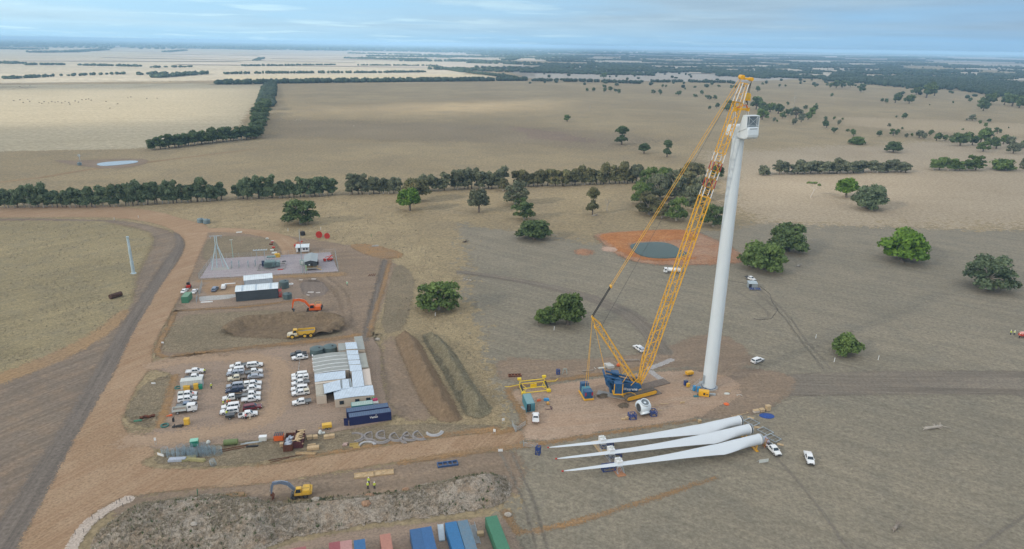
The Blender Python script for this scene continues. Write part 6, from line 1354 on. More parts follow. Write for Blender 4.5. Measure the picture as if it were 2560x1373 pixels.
for k in range(5):
    module([Lx[k], Rx[k], Rx[k+1], Lx[k+1]], 2.7, ROOFG, curve=.28)
    g_ = relm(OB); a, b = at(*Lx[k+1], 2.75), at(*Rx[k+1], 2.75); n = 8
    for q in range(n):
        u0, u1 = q/n, (q+1)/n; g_.tube(a.lerp(b, u0)+Vector((0, 0, .28*math.sin(math.pi*u0)+.02)), a.lerp(b, u1)+Vector((0, 0, .28*math.sin(math.pi*u1)+.02)), .13, 4)
    g_.build('gutter', WHITE, OF)
    ac = at(Lx[k+1][0], Lx[k+1][1]+5, 0); relm(OB).cbox((ac.x-.35, ac.y+1.0, 1.5), (.4, .8, .6), .3).build('air_conditioner', WHITE, OF)
module([(786, 936), (863, 926.5), (864, 946), (787, 955)], 2.9, ROOFW, curve=.1)
module([(787, 956), (850, 948.5), (852, 952), (788, 961)], 2.72, pmat('cream_roof', (.60, .53, .45), .5, var=.05))
module([(808, 960.5), (850, 949.5), (852.5, 973.5), (811, 984)], 3.25, ROOFW, walls=False)
module([(855, 949), (871, 947), (875, 970), (856.5, 972.5)], 3.15, ROOFW)
module([(850.5, 949.5), (854.5, 949), (856, 972.5), (852.8, 973)], 2.95, SWROOF); module([(871.5, 947), (877, 946.3), (881, 968), (876, 969)], 2.95, SWROOF)
module([(788, 962), (807.5, 960.8), (810.5, 985), (790, 988.5)], 2.72, corrug('beige_roofing', (.46, .42, .34), .8, 0)); module([(790, 989.3), (814, 986), (816, 988.5), (790.2, 991)], 2.72, corrug('beige_roofing', (.46, .42, .34), .8, 0))
module([(833, 975), (932, 963), (936, 987.5), (836.5, 999)], 2.85, ROOFW, curve=.22)
module([(879, 929), (905.4, 926.5), (911, 964.5), (881.5, 969)], 3.2, ROOFW)
for a in ([(866, 876), (895, 875), (896.2, 885.8), (867, 887)], [(868, 888), (897.5, 886.8), (899, 898.5), (869.5, 900)], [(870.5, 901.3), (900, 900), (901.5, 910), (871.7, 911.5)], [(873, 912.8), (903, 911.5), (904.8, 926), (875, 928)]): module(a, 3.2, ROOFW)
module([(862.6, 856.6), (890.6, 855), (894, 871.5), (865, 873)], 3.15, ROOFW)
module([(845, 859), (862, 857.5), (865, 875), (846, 877)], 2.7, ROOFG)
module([(885, 842), (905.5, 840), (912.5, 873), (894, 874)], 2.7, ROOFG)
module([(896.5, 884), (914, 882), (921.5, 918), (904.6, 919.5)], 2.7, corrug('olive_grey_roofing', (.34, .35, .31), .8, 1))
module([(905.6, 924), (923.8, 921), (929.5, 962), (911.6, 963)], 2.7, pmat('peach_roof', (.58, .50, .43), .5, var=.06))
# front wall openings
fa, fb = at(836.5, 999, 2.85), at(936, 987.5, 2.85); fd = (fb-fa); fl = fd.length; fd.normalize(); fn = Vector((fd.y, -fd.x, 0)); fh = math.atan2(fd.y, fd.x)
def on_front(u0, u1, z0, z1, m, name, off=-.02, parent=OF):
    q = relm(OB); a = fa+fd*fl*u0; b = fa+fd*fl*u1; c = (a+b)/2+fn*off; q.cbox((c.x, c.y, (z0+z1)/2), ((b-a).length, .16, z1-z0), fh); return q.build(name, m, parent)
for u in (.17, .56, .84):
    fr_ = on_front(u-.055, u+.055, 1.0, 2.15, BLACKP, 'window', -.03); on_front(u-.046, u+.046, 1.08, 2.07, GLASS, 'pane', -.015, OF)
on_front(.935, 1.0, 1.55, 2.35, pmat('green_sign', (.05, .35, .12), .5), 'sign', -.02); on_front(.955, .965, 1.7, 2.2, WHITE, 'sign_arrow', .0); on_front(.97, .985, 1.85, 2.05, WHITE, 'sign_arrow', .0)
on_front(.455, .50, .55, 1.0, REDP, 'poster', -.02)
# doorway recess between left block and front block
a, b = at(815, 1004), at(840, 1003); q = relm(OB); c = at(828, 985); q.cbox((c.x, c.y, 1.3), (3.2, .2, 2.4), AX); q.build('doorway', pmat('dark_opening', (.03, .03, .035), .9), OF)
# containers
def container(corners, z, mt, mtop, lb, name='shipping_container', L_=None, W_=2.44, H_=2.6, hd=None, group=None, base=None, doors=None, cat='container'):
    o = empty(name, (corners[0], corners[1], .1), hd, lb, cat, group); Lh = L_/2; Wh = W_/2
    b = MB(); b.box(-Lh+.03, Lh-.03, -Wh+.03, Wh-.03, .12, H_-.03); b.build('body', mt, o)
    e = MB()
    for x in (-Lh, Lh-.14):
        for y in (-Wh, Wh-.14): e.box(x, x+.14, y, y+.14, 0, H_)
    for y in (-Wh, Wh-.12): e.box(-Lh+.14, Lh-.14, y, y+.12, H_-.13, H_-.01).box(-Lh+.14, Lh-.14, y, y+.12, .0, .16)
    for x in (-Lh, Lh-.12): e.box(x, x+.12, -Wh+.14, Wh-.14, H_-.12, H_-.015).box(x, x+.12, -Wh+.14, Wh-.14, .0, .15)
    e.build('frame', mt, o)
    MB().box(-Lh+.12, Lh-.12, -Wh+.12, Wh-.12, H_-.05, H_-.005).build('roof', mtop, o)
    d = MB(); 
    for y in (-.7, -.35, .35, .7): d.tube((Lh+.02, y, .2), (Lh+.02, y, H_-.2), .03)
    d.build('door_bars', GALV, o)
    if doors:
        dm = MB(); ang = doors; dm.M = Matrix.Translation((Lh, -Wh, 0)) @ Matrix.Rotation(ang, 4, 'Z'); dm.box(0, 1.15, -.04, .04, .15, H_-.15); dm.build('door', mt, o)
        dm = MB(); dm.box(Lh-.02, Lh+.012, -Wh+.15, 0, .18, H_-.18); dm.build('opening', pmat('dark_opening', (.03, .03, .035), .9), o)
    return o
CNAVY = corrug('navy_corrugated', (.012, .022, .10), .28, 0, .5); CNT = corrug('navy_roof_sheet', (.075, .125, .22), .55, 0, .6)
def cont_px(front_left, front_right, **k):
    a, b = at(*front_left), at(*front_right); hd = math.atan2(b.y-a.y, b.x-a.x); L_ = (b-a).length; c = (a+b)/2+Vector((-math.sin(hd), math.cos(hd), 0))*1.22
    return container((c.x, c.y), 0, L_=k.pop('L_', L_), hd=hd, **k), a, b, hd
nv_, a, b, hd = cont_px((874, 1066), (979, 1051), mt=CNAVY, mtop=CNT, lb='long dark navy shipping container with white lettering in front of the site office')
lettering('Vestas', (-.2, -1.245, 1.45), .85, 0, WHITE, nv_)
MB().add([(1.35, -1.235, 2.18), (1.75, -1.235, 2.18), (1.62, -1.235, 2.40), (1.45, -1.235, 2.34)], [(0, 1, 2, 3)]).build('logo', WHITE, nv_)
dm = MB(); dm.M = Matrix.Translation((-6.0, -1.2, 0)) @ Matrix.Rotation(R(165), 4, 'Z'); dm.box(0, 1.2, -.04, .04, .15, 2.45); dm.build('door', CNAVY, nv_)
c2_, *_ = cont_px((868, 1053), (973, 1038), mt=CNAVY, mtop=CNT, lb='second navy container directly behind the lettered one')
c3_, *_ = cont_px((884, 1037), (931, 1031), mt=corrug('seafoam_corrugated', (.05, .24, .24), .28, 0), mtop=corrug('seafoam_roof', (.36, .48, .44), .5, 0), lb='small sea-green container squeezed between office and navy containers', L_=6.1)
q = empty('white_skip', at(939, 1015, .1), AX, 'white chest bin with a magenta lid at the office corner', 'bin'); MB().box(-.8, .8, -1.0, 1.0, .1, 1.5).build('body', CONTW, q, bevel=.08); MB().box(-.7, .7, .2, 1.1, 1.5, 2.0).build('lid', pmat('magenta', (.45, .03, .12), .5), q)
wc, *_ = cont_px((453, 975), (507, 969), mt=corrug('white_corrugated', (.62, .66, .66), .5, 0), mtop=CONTW, lb='white shipping container in the car park with yellow cabinets before it', L_=6.1)
for i, (x, y, w, m_, lb) in enumerate(((464, 975, 1.0, MYEL, 'yellow cabinet at the left end of the white container'), (472, 975, .8, MYEL, 'small yellow bin next to the cabinet at the white container'), (491, 973, 1.3, MYEL, 'tall yellow board and bin before the white container'), (502, 972, 1.0, BINGREEN, 'dark green bin at the right end of the white container'))):
    o = empty('storage_bin', at(x, y, .1), AX, lb, 'bin'); MB().box(-w/2, w/2, -.5, .5, .05, 1.2+(.5 if i == 2 else 0)).build('body', m_, o, bevel=.05); MB().box(-w/2-.04, w/2+.04, -.54, .54, 1.2+(.5 if i == 2 else 0), 1.3+(.5 if i == 2 else 0)).build('lid', m_, o)
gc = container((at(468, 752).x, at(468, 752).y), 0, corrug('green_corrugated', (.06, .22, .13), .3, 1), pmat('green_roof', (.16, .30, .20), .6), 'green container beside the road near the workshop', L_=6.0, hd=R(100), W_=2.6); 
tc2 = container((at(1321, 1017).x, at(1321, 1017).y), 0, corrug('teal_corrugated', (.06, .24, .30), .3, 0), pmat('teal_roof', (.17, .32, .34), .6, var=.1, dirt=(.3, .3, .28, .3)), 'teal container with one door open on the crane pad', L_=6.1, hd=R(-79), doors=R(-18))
# stored containers at the bottom edge: px of back-left and back-right roof corners
ST = [(1211, 1244, 1292, 1291, GREENP, 'green container at the right end of the stored row', 12.2), (1142, 1169, 1303, 1301, pmat('blue_grey_cont', (.11, .20, .28), .6, var=.12, dirt=(.25, .2, .15, .4)), 'faded blue-grey container beside the steel ladder', 12.2),
      (1112, 1141, 1307, 1305, pmat('blue_cont', (.025, .15, .34), .55, var=.1), 'bright blue container left of the faded blue-grey one', 12.2), (1051, 1078, 1320, 1317, pmat('blue_cont2', (.03, .12, .29), .55, var=.12), 'blue container, right one of the joined pair', 12.2),
      (1024, 1051, 1325, 1321, pmat('blue_cont3', (.03, .11, .26), .55, var=.12), 'blue container, left one of the joined pair', 12.2), (949, 976, 1338, 1334, pmat('salmon_cont', (.42, .19, .14), .6, var=.1), 'salmon pink container standing alone in the stored row', 6.1),
      (884, 912, 1352, 1348, pmat('blue_cont4', (.03, .13, .30), .55, var=.12), 'short blue container beside the pinkish one', 6.1), (850, 879, 1354, 1351, pmat('pink_cont', (.45, .24, .22), .6, var=.12), 'faded pink container touching the crimson one', 6.1),
      (822, 850, 1358, 1354, pmat('crimson_cont', (.30, .08, .09), .6, var=.12), 'crimson container touching the faded pink one', 6.1), (735, 765, 1371, 1367, pmat('crimson_cont2', (.33, .11, .11), .6, var=.12), 'dull red container at the left end of the bottom edge', 6.1), (714, 736, 1374, 1371, pmat('rose_cont', (.45, .20, .17), .6, var=.12), 'pale red container cut off by the bottom edge', 6.1)]
for xl, xr, yl, yr, m_, lb, Lc in ST:
    a, b = at(xl, yl, 2.6), at(xr, yr, 2.6); mid_ = (a+b)/2; hd = R(-74); c = mid_+Vector((math.cos(hd), math.sin(hd), 0))*Lc/2
    container((c.x, c.y), 0, m_, m_, lb, L_=Lc, hd=hd, W_=min(2.6, (b-a).length), group='stored containers along the bottom edge')
# ---- workshop sheds
def shed(fl, fr, depth, h, label, name, wallm, roofm, rise=.5, skylights=()):
    a, b = at(*fl), at(*fr); hd = math.atan2(b.y-a.y, b.x-a.x); L_ = (b-a).length; o = empty(name, (a.x, a.y, .1), hd, label, 'shed')
    n = 10; yz = [(depth*k/n, h+rise*math.sin(math.pi*k/n)) for k in range(n+1)]
    w = MB(); w.box(0, L_, 0, .15, 0, h).box(0, L_, depth-.15, depth, 0, h)
    for x in (0, L_-.15): w.add([(x, y, z-.03) for y, z in yz]+[(x, depth, 0), (x, 0, 0)]+[(x+.15, y, z-.03) for y, z in yz]+[(x+.15, depth, 0), (x+.15, 0, 0)], [tuple(range(n+3)), tuple(range(2*n+5, n+2, -1))]+[(i, n+3+i, n+3+(i+1) % (n+3), (i+1) % (n+3)) for i in range(n+3)])
    w.build('wall', wallm, o); r = MB(); yz2 = [(-.2, h-.05)]+yz+[(depth+.2, h-.05)]; vs = []; 
    for y, z in yz2: vs += [(-.15, y, z+.03), (L_+.15, y, z+.03)]
    N_ = len(yz2); vs += [(x, y, z-.05) for x, y, z in vs]
    r.add(vs, [(2*k, 2*k+1, 2*k+3, 2*k+2) for k in range(N_-1)]+[(2*N_+2*k, 2*N_+2*k+2, 2*N_+2*k+3, 2*N_+2*k+1) for k in range(N_-1)]); ro = r.build('roof', roofm, o)
    for u in skylights:
        s = MB()
        for (y0, z0), (y1, z1) in zip(yz[:-1], yz[1:]): s.add([(u*L_-.4, y0, z0+.05), (u*L_+.4, y0, z0+.05), (u*L_+.4, y1, z1+.05), (u*L_-.4, y1, z1+.05)], [(0, 1, 2, 3)])
        s.build('skylight', pmat('skylight_sheet', (.42, .52, .60), .4), ro)
    return o, L_, hd
shed((591, 755), (697, 746), 7.5, 4.3, 'larger workshop shed with slate walls and bright curved zinc roof', 'workshop_shed', SLATE, ROOFW2, .55, (.16, .48, .83))
shed((612, 722), (683, 715), 6.8, 3.6, 'white-roofed shed immediately behind the slate workshop', 'storage_shed', ROOFW, ROOFW2, .4)
def tank(px, py, r, h, lb, m_=None):
    o = empty('water_tank', at(px, py, .1), 0, lb, 'water tank'); m_ = m_ or pmat('tank_green', (.085, .13, .135), .55, var=.08)
    pr = [(r, 0)]+[(r+(.03 if k % 2 else 0), h*k/14) for k in range(15)]; MB().lathe(pr, 28).build('shell', m_, o, True); MB().lathe([(r+.03, h), (r*.5, h+.35), (.3, h+.55), (.05, h+.6)], 28).build('roof', m_, o); MB().lathe([(.3, 0), (.3, .15), (.02, .16)], 12, Matrix.Translation((r*.45, -r*.2, h+.38))).build('hatch', BLACKP, o); return o
tank(793, 886, 2.25, 2.3, 'dark green water tank, left one beside the site office'); tank(826, 881, 2.25, 2.3, 'dark green water tank, right one beside the site office')
tank(719, 746, 1.75, 2.1, 'round grey-green tank at the right end of the workshop'); tank(711, 719, 2.0, 2.9, 'taller dark tank behind the workshop corner')
tank(502, 556, 1.9, 2.1, 'grey-green tank, left of the pair by the haul road bend', pmat('tank_grey', (.16, .22, .24), .5, var=.08)); tank(517, 558, 1.9, 2.1, 'grey-green tank, right of the pair by the haul road bend', pmat('tank_grey', (.16, .22, .24), .5))
lf = empty('scissor_lift', at(701, 741, .1), R(105), 'red scissor lifts folded against the workshop end wall', 'lift'); MB().box(-1.6, 1.6, -.6, .6, .2, .8).build('base', REDP, lf, bevel=.05)
s = MB()
for k in range(3):
    for y in (-.5, .5): s.tube((-1.2, y, .8+k*.6), (1.2, y, 1.4+k*.6), .06).tube((1.2, y, .8+k*.6), (-1.2, y, 1.4+k*.6), .06)
s.build('scissor_arms', REDP, lf); s = MB().box(-1.6, 1.6, -.6, .6, 2.6, 2.72)
for x in (-1.5, 1.5):
    for y in (-.55, .55): s.tube((x, y, 2.7), (x, y, 3.7), .04)
for y in (-.55, .55): s.tube((-1.5, y, 3.7), (1.5, y, 3.7), .04)
s.build('platform', REDP, lf)
# ---- mesh fences
def fence(pts, h, lb, step=3.0, posts=GALV, name='mesh_fence', mesh=True):
    P = [at(*p) for p in pts]; o = empty(name, (P[0].x, P[0].y, .1), 0, lb, 'fence'); base = (P[0].x, P[0].y, .1); r = relm(base); m_ = relm(base)
    for a, b in zip(P[:-1], P[1:]):
        n = max(1, int((b-a).length/step))
        for k in range(n+1):
            p = a.lerp(b, k/n); q = relm(base); q.tube((p.x, p.y, 0), (p.x, p.y, h+.3), .05, 5); q.build('post', posts, o)
        for z in (.1, h*.5, h): r.tube((a.x, a.y, z), (b.x, b.y, z), .02, 4)
        if mesh:
            for k in range(int((b-a).length/.6)): p = a.lerp(b, (k*.6)/(b-a).length); q = a.lerp(b, min(1, (k*.6+.6)/(b-a).length)); m_.tube((p.x, p.y, .1), (q.x, q.y, h), .012, 3, cap=False).tube((q.x, q.y, .1), (p.x, p.y, h), .012, 3, cap=False)
    r.build('rail', posts, o)
    if mesh: m_.build('mesh', posts, o)
    return o
fence([(497, 697), (535, 647), (660, 643), (752, 637)], 2.4, 'galvanised security fence round the left and back of the substation', 5)
fence([(800, 637), (838, 634), (846, 679)], 2.4, 'galvanised security fence round the right end of the substation', 5)
fence([(500, 700), (690, 690), (846, 681)], 2.4, 'low white kerb fence along the front of the substation', 6, mesh=False)
fence([(498, 742), (506, 712)], 2.2, 'short mesh fence between the cars and the orange gravel bay', 3); fence([(491, 760), (494, 745)], 2.2, 'mesh fence end beside the concrete path', 3)
for p, q, lb in (((750, 901), (746, 930), 'pale wheel-stop rail in the office parking bays'),):
    a, b = at(*p, .1), at(*q, .1); hd = math.atan2(b.y-a.y, b.x-a.x); c = (a+b)/2; o = empty('barrier_rail', c, hd, lb, 'barrier'); Lr = (b-a).length/2
    for k in range(4): MB().box(-Lr+k*Lr*.5+.1, -Lr+k*Lr*.5+Lr*.4, -.1, .1, .3, .5).tube((-Lr+k*Lr*.5+.2, 0, 0), (-Lr+k*Lr*.5+.2, 0, .4), .05).build('rail', CONC, o)
# ---- substation
def gantry():
    b = at(557, 672); o = empty('lattice_mast', (b.x, b.y, .1), R(14), 'tall four-legged galvanised line mast on a concrete pad in the substation', 'mast'); m_ = MB(); H_ = 15.5
    top = [(-.35, -.3), (.35, -.3), (.35, .3), (-.35, .3)]; bot = [(-3.0, -1.5), (4.2, -1.4), (1.6, 1.6), (-1.2, 1.6)]
    for (x0, y0), (x1, y1) in zip(bot, top): m_.tube((x0-1.5, y0, 0), (x1-1.5, y1, H_*.75), .24, 7, .18)
    m_.tube((-1.9, 0, H_*.6), (-1.9, 0, H_), .2).tube((-1.1, 0, H_*.6), (-1.1, 0, H_), .2); m_.build('legs', pmat('pale_galvanised', (.46, .58, .62), .45), o)
    c = MB().box(-4.0, 1.4, -.12, .12, H_, H_+.3)
    for x in (-3.6, -1.4, .9): c.tube((x, 0, H_), (x, 0, H_-1.0), .1)
    c.build('crossarm', GALV, o); MB().box(-5.0, 3.6, -2.1, 2.1, -.04, .06).build('footing', CONC, o)
gantry()
def pole(px, py, h, r, lb, m_=GALV, head=None, name='mast_pole'):
    o = empty(name, at(px, py, .1), R(14), lb, 'pole'); MB().tube((0, 0, 0), (0, 0, h), r*1.3, 8, r*.8).build('shaft', m_, o)
    if head == 'lamp': MB().box(-.7, .7, -.15, .15, h, h+.2).build('lamp_head', CONTW, o)
    if head == 'box': MB().box(-.5, .5, -.4, .4, 4.6, 5.6).build('equipment_box', CONTW, o); MB().tube((-.7, 0, 5), (-.7, 0, 8.5), .03).build('aerial', GALV, o)
    return o
pole(583, 645, 9, .12, 'pale green light pole at the back of the substation', pmat('pale_green_pole', (.34, .48, .42), .5), 'lamp', 'light_pole')
pole(757, 683, 20.5, .18, 'very tall slim lightning mast before the switch building', GALV, 'box'); pole(764, 684, 6, .1, 'short grey pole beside the tall lightning mast')
def busstand(px, py, n, lb, h=3.2):
    o = empty('busbar_stand', at(px, py, .1), R(14), lb, 'insulator', 'insulator stands in the substation')
    for k in range(n):
        y = (k-(n-1)/2)*1.3; MB().tube((0, y, 0), (0, y, h*.6), .09).build('post', GALV, o)
        i_ = MB(); pr = []
        for j in range(9): pr.append((.07 if j % 2 else .16, h*.6+j*(h*.4/8)))
        i_.lathe(pr, 8, Matrix.Translation((0, y, 0))); i_.build('insulator', pmat('insulator_grey', (.30, .36, .40), .3), o)
    MB().box(-.12, .12, -(n-1)*.65-.3, (n-1)*.65+.3, h*.58, h*.62).build('crossbeam', GALV, o)
    for k in range(n): y = (k-(n-1)/2)*1.3; MB().box(-.7, .7, y-.25, y+.25, -.02, .06).build('pad', CONC, o)
for x, y, n, lb in ((530, 664, 2, 'insulator pair left of the lattice mast'), (580, 669, 3, 'first row of three insulators right of the mast'), (598, 668, 3, 'second row of three insulators'), (621, 668, 3, 'squat breaker insulators in the middle of the yard'), (639, 665, 3, 'insulators nearest the transformer')): busstand(x, y, n, lb)
tf = empty('transformer', at(676, 668, .1), R(14), 'large grey-green transformer with radiator fins inside a bund wall', 'transformer')
TFM = pmat('transformer_green', (.20, .29, .29), .45, var=.06)
MB().box(-2.2, 2.4, -1.6, 1.6, .4, 3.2).build('tank', TFM, tf, bevel=.08); MB().lathe([(.1, -2), (.55, -1.9), (.55, 1.9), (.1, 2)], 16, Matrix.Translation((.6, 2.2, 4.4)) @ Matrix.Rotation(math.pi/2, 4, 'Y')).build('conservator', TFM, tf, True)
f_ = MB()
for k in range(9): f_.box(-2.4+k*.45, -2.25+k*.45, -3.4, -1.7, .8, 3.0)
f_.build('radiator_fins', TFM, tf); MB().box(2.6, 4.4, -.8, 2.2, .4, 2.6).build('tap_changer', TFM, tf, bevel=.06); MB().box(-3.6, -2.4, -.3, .6, .5, 3.3).build('marshalling_box', NAVY, tf)
w_ = MB()
for a in ((-5.2, 6.4, -4.6, -4.4), (-5.2, 6.4, 4.2, 4.4), (-5.4, -5.2, -4.6, 4.4), (6.4, 6.6, -4.6, 4.4)): w_.box(*a, 0, .5)
w_.build('bund_wall', CONC, tf)
b_ = MB()
for k in range(3): b_.lathe([(.22, 3.2), (.1, 3.5), (.2, 3.8), (.1, 4.1), (.16, 4.4), (.05, 4.8)], 8, Matrix.Translation((-1.4+k*1.1, .4, 0)))
b_.build('bushing', pmat('insulator_grey', (.30, .36, .40), .3), tf)
gt = empty('steel_gantry', at(653, 652, .1), R(14), 'grey steel gantry frame behind the transformer', 'frame'); m_ = MB()
for x in (-1.8, 1.8): m_.tube((x, 0, 0), (x, 0, 5.2), .14)
m_.box(-3.2, 3.2, -.6, .6, 5.2, 5.35)
for k in range(6): m_.box(-3.2+k*1.2, -2.9+k*1.2, -1.2, 1.2, 5.36, 5.5)
m_.build('frame', GALV, gt)
for x, y, lb in ((691, 643, 'yellow drum, left of the pair at the back fence'), (697, 643, 'yellow drum, right of the pair at the back fence')):
    o = empty('yellow_drum', at(x, y, .1), 0, lb, 'tank'); MB().lathe([(.75, 0), (.78, 1.7), (.6, 1.9), (.05, 2.0)], 16).build('shell', MYEL, o, True)
# switch building
a = at(762, 676); sb = empty('switch_building', (a.x, a.y, .1), R(14), 'raised dark grey switch building with gabled roof and yellow stairs', 'building')
Wd, Dp, z0, z1 = 5.6, 12.0, 1.0, 3.9
w = MB().box(0, Wd, 0, Dp, z0, z1); w.add([(0, 0, z1), (Wd, 0, z1), (Wd/2, 0, z1+.7), (0, Dp, z1), (Wd, Dp, z1), (Wd/2, Dp, z1+.7)], [(0, 1, 2), (5, 4, 3), (0, 3, 4, 1), (1, 4, 5, 2), (0, 2, 5, 3)]); w.build('wall', SHEDGREY, sb)
for s in (0, 1):
    x0, x1 = (-.3, Wd/2) if s == 0 else (Wd+.3, Wd/2); MB().add([(x0, -.4, z1-.03), (x1, -.4, z1+.78), (x1, Dp+.4, z1+.78), (x0, Dp+.4, z1-.03), (x0, -.4, z1-.13), (x1, -.4, z1+.68), (x1, Dp+.4, z1+.68), (x0, Dp+.4, z1-.13)], [(0, 1, 2, 3), (7, 6, 5, 4), (0, 4, 5, 1), (3, 2, 6, 7), (0, 3, 7, 4)]).build('roof', SWROOF, sb)
st = MB()
for x in (.3, Wd/2, Wd-.3):
    for y in (.4, Dp/2, Dp-.4): st.box(x-.12, x+.12, y-.12, y+.12, 0, z0)
st.build('stump', CONC, sb); MB().box(.8, Wd, -1.3, -.02, z0-.12, z0).build('landing', CONC, sb); y_ = MB()
for k in range(7): y_.box(Wd+k*.28, Wd+k*.28+.26, -1.3, -.2, z0-.2-k*.14, z0-.14-k*.14)
for q in (-1.28, -.2): y_.tube((Wd, q, z0+1), (Wd+2, q, 1.0), .04).tube((Wd, q, z0), (Wd, q, z0+1), .04)
y_.tube((.8, -1.28, z0+1), (Wd, -1.28, z0+1), .04).tube((.8, -1.28, z0+.5), (Wd, -1.28, z0+.5), .04); y_.build('yellow_stair', MYEL, sb)
MB().box(2.8, 3.7, -.06, .0, z0+.05, z0+2.1).build('door', BLACKP, sb); MB().box(1.9, 2.5, -.05, .0, z0+1.2, z0+1.7).build('sign', WHITE, sb)
MB().box(.2, 1.0, -1.4, -.7, .1, 2.6).build('green_switch_panel', pmat('lime_panel', (.35, .5, .3), .5), sb); MB().box(Wd+.02, Wd+.5, 3, 6, 1.2, 3.0).build('air_conditioner', BLACKP, sb)
def simple_box(name, px, py, hd, dims, m_, lb, cat, lid=None, bev=.04, group=None):
    o = empty(name, at(px, py, .1), hd, lb, cat, group); a_, b_, c_ = dims; MB().box(-a_/2, a_/2, -b_/2, b_/2, .05, c_).build('body', m_, o, bevel=bev)
    if lid: MB().box(-a_/2-.04, a_/2+.04, -b_/2-.04, b_/2+.04, c_, c_+.12).build('lid', lid, o)
    return o
simple_box('cabinet', 755, 662, R(14), (1.8, 1.2, 2.4), pmat('pale_green_cab', (.30, .42, .37), .5), 'pale green electrical cabinet left of the switch building', 'cabinet')
simple_box('white_drum', 764, 668, R(14), (1.1, 1.1, 1.3), CONTW, 'white box at the left wall of the switch building', 'box'); simple_box('yellow_bin', 769, 674, R(14), (.7, .7, 1.1), MYEL, 'small yellow bin under the switch building corner', 'bin', MYEL)
pb = empty('site_hut', at(757, 631, .1), R(14), 'white portable hut with open verandah behind the switch building', 'hut'); MB().box(-3.1, 3.1, 0, 4.6, .3, 2.9).build('wall', WHITE, pb); MB().box(-3.3, 3.3, -1.6, 4.8, 2.92, 3.05).build('roof', ROOFW2, pb)
p_ = MB()
for x in (-3.0, 3.0): p_.tube((x, -1.5, 0), (x, -1.5, 2.9), .06)
p_.build('verandah_post', GALV, pb); MB().box(-2.2, -1.2, -.03, 0, .4, 2.3).build('door', BLACKP, pb)
for i in range(2): MB().box(.2+i*1.4, 1.1+i*1.4, -.03, 0, 1.2, 2.1).build('window', GLASS, pb)
# small mast-like tower far left
b = at(334, 684); o = empty('test_tower', (b.x, b.y, .05), 0, 'slim pale three-section steel tower beside the graded earth on the left', 'tower')
MB().lathe([(1.25, 0), (1.1, .3), (.72, .6), (.70, 5.5)], 20).build('lower_section', pmat('tower_pale', (.42, .52, .56), .4), o, True); MB().lathe([(.70, 5.52), (.78, 5.6), (.6, 5.8), (.62, 11.5), (.56, 11.5)], 20).build('middle_section', pmat('tower_pale', (.42, .52, .56), .4), o, True); MB().lathe([(.56, 11.5), (.62, 11.55), (.52, 11.7), (.52, 16.3), (.6, 16.4), (.6, 17.2), (.05, 17.3)], 20).build('upper_section', pmat('tower_pale', (.42, .52, .56), .4), o, True)
# tin shed with solar panels on the right
b = at(1882, 722); sh = empty('tin_shed', (b.x, b.y, .05), R(-4), 'small tin shed with two solar panels in front on the open paddock', 'shed'); MB().box(-1.9, 1.9, 0, 3.0, 0, 2.3).build('wall', corrug('plain_tin', (.30, .34, .36), .3, 0), sh); MB().add([(-2, -.2, 2.2), (2, -.2, 2.2), (2, 3.1, 2.6), (-2, 3.1, 2.6), (-2, -.2, 2.3), (2, -.2, 2.3), (2, 3.1, 2.7), (-2, 3.1, 2.7)], [(3, 2, 1, 0), (4, 5, 6, 7), (0, 1, 5, 4), (1, 2, 6, 5), (2, 3, 7, 6), (3, 0, 4, 7)]).build('roof', corrug('pale_tin', (.42, .5, .54), .4, 0), sh); MB().box(-1.8, -.6, -.03, 0, 0, 2.0).build('opening', pmat('dark_opening', (.03, .03, .035), .9), sh)
for i, x in enumerate((-1.2, 1.4)):
    o = empty('solar_panel', (b.x+x, b.y-2.2, .05), R(-4), ('left' if i == 0 else 'right')+' dark blue solar panel in front of the tin shed', 'solar panel', 'solar panels at the tin shed')
    MB().add([(-1.1, -.6, .45), (1.1, -.6, .45), (1.1, .6, 1.1), (-1.1, .6, 1.1)], [(0, 1, 2, 3)]).build('panel', pmat('solar_blue', (.015, .03, .12), .2), o); s = MB()
    for k in range(-3, 4): s.tube((k*.35, -.6, .47), (k*.35, .6, 1.12), .015, 4)
    for xx in (-1, 1): s.tube((xx, .5, 0), (xx, .5, 1.05), .04).tube((xx, -.5, 0), (xx, -.5, .5), .04)
    s.build('panel_frame', GALV, o)
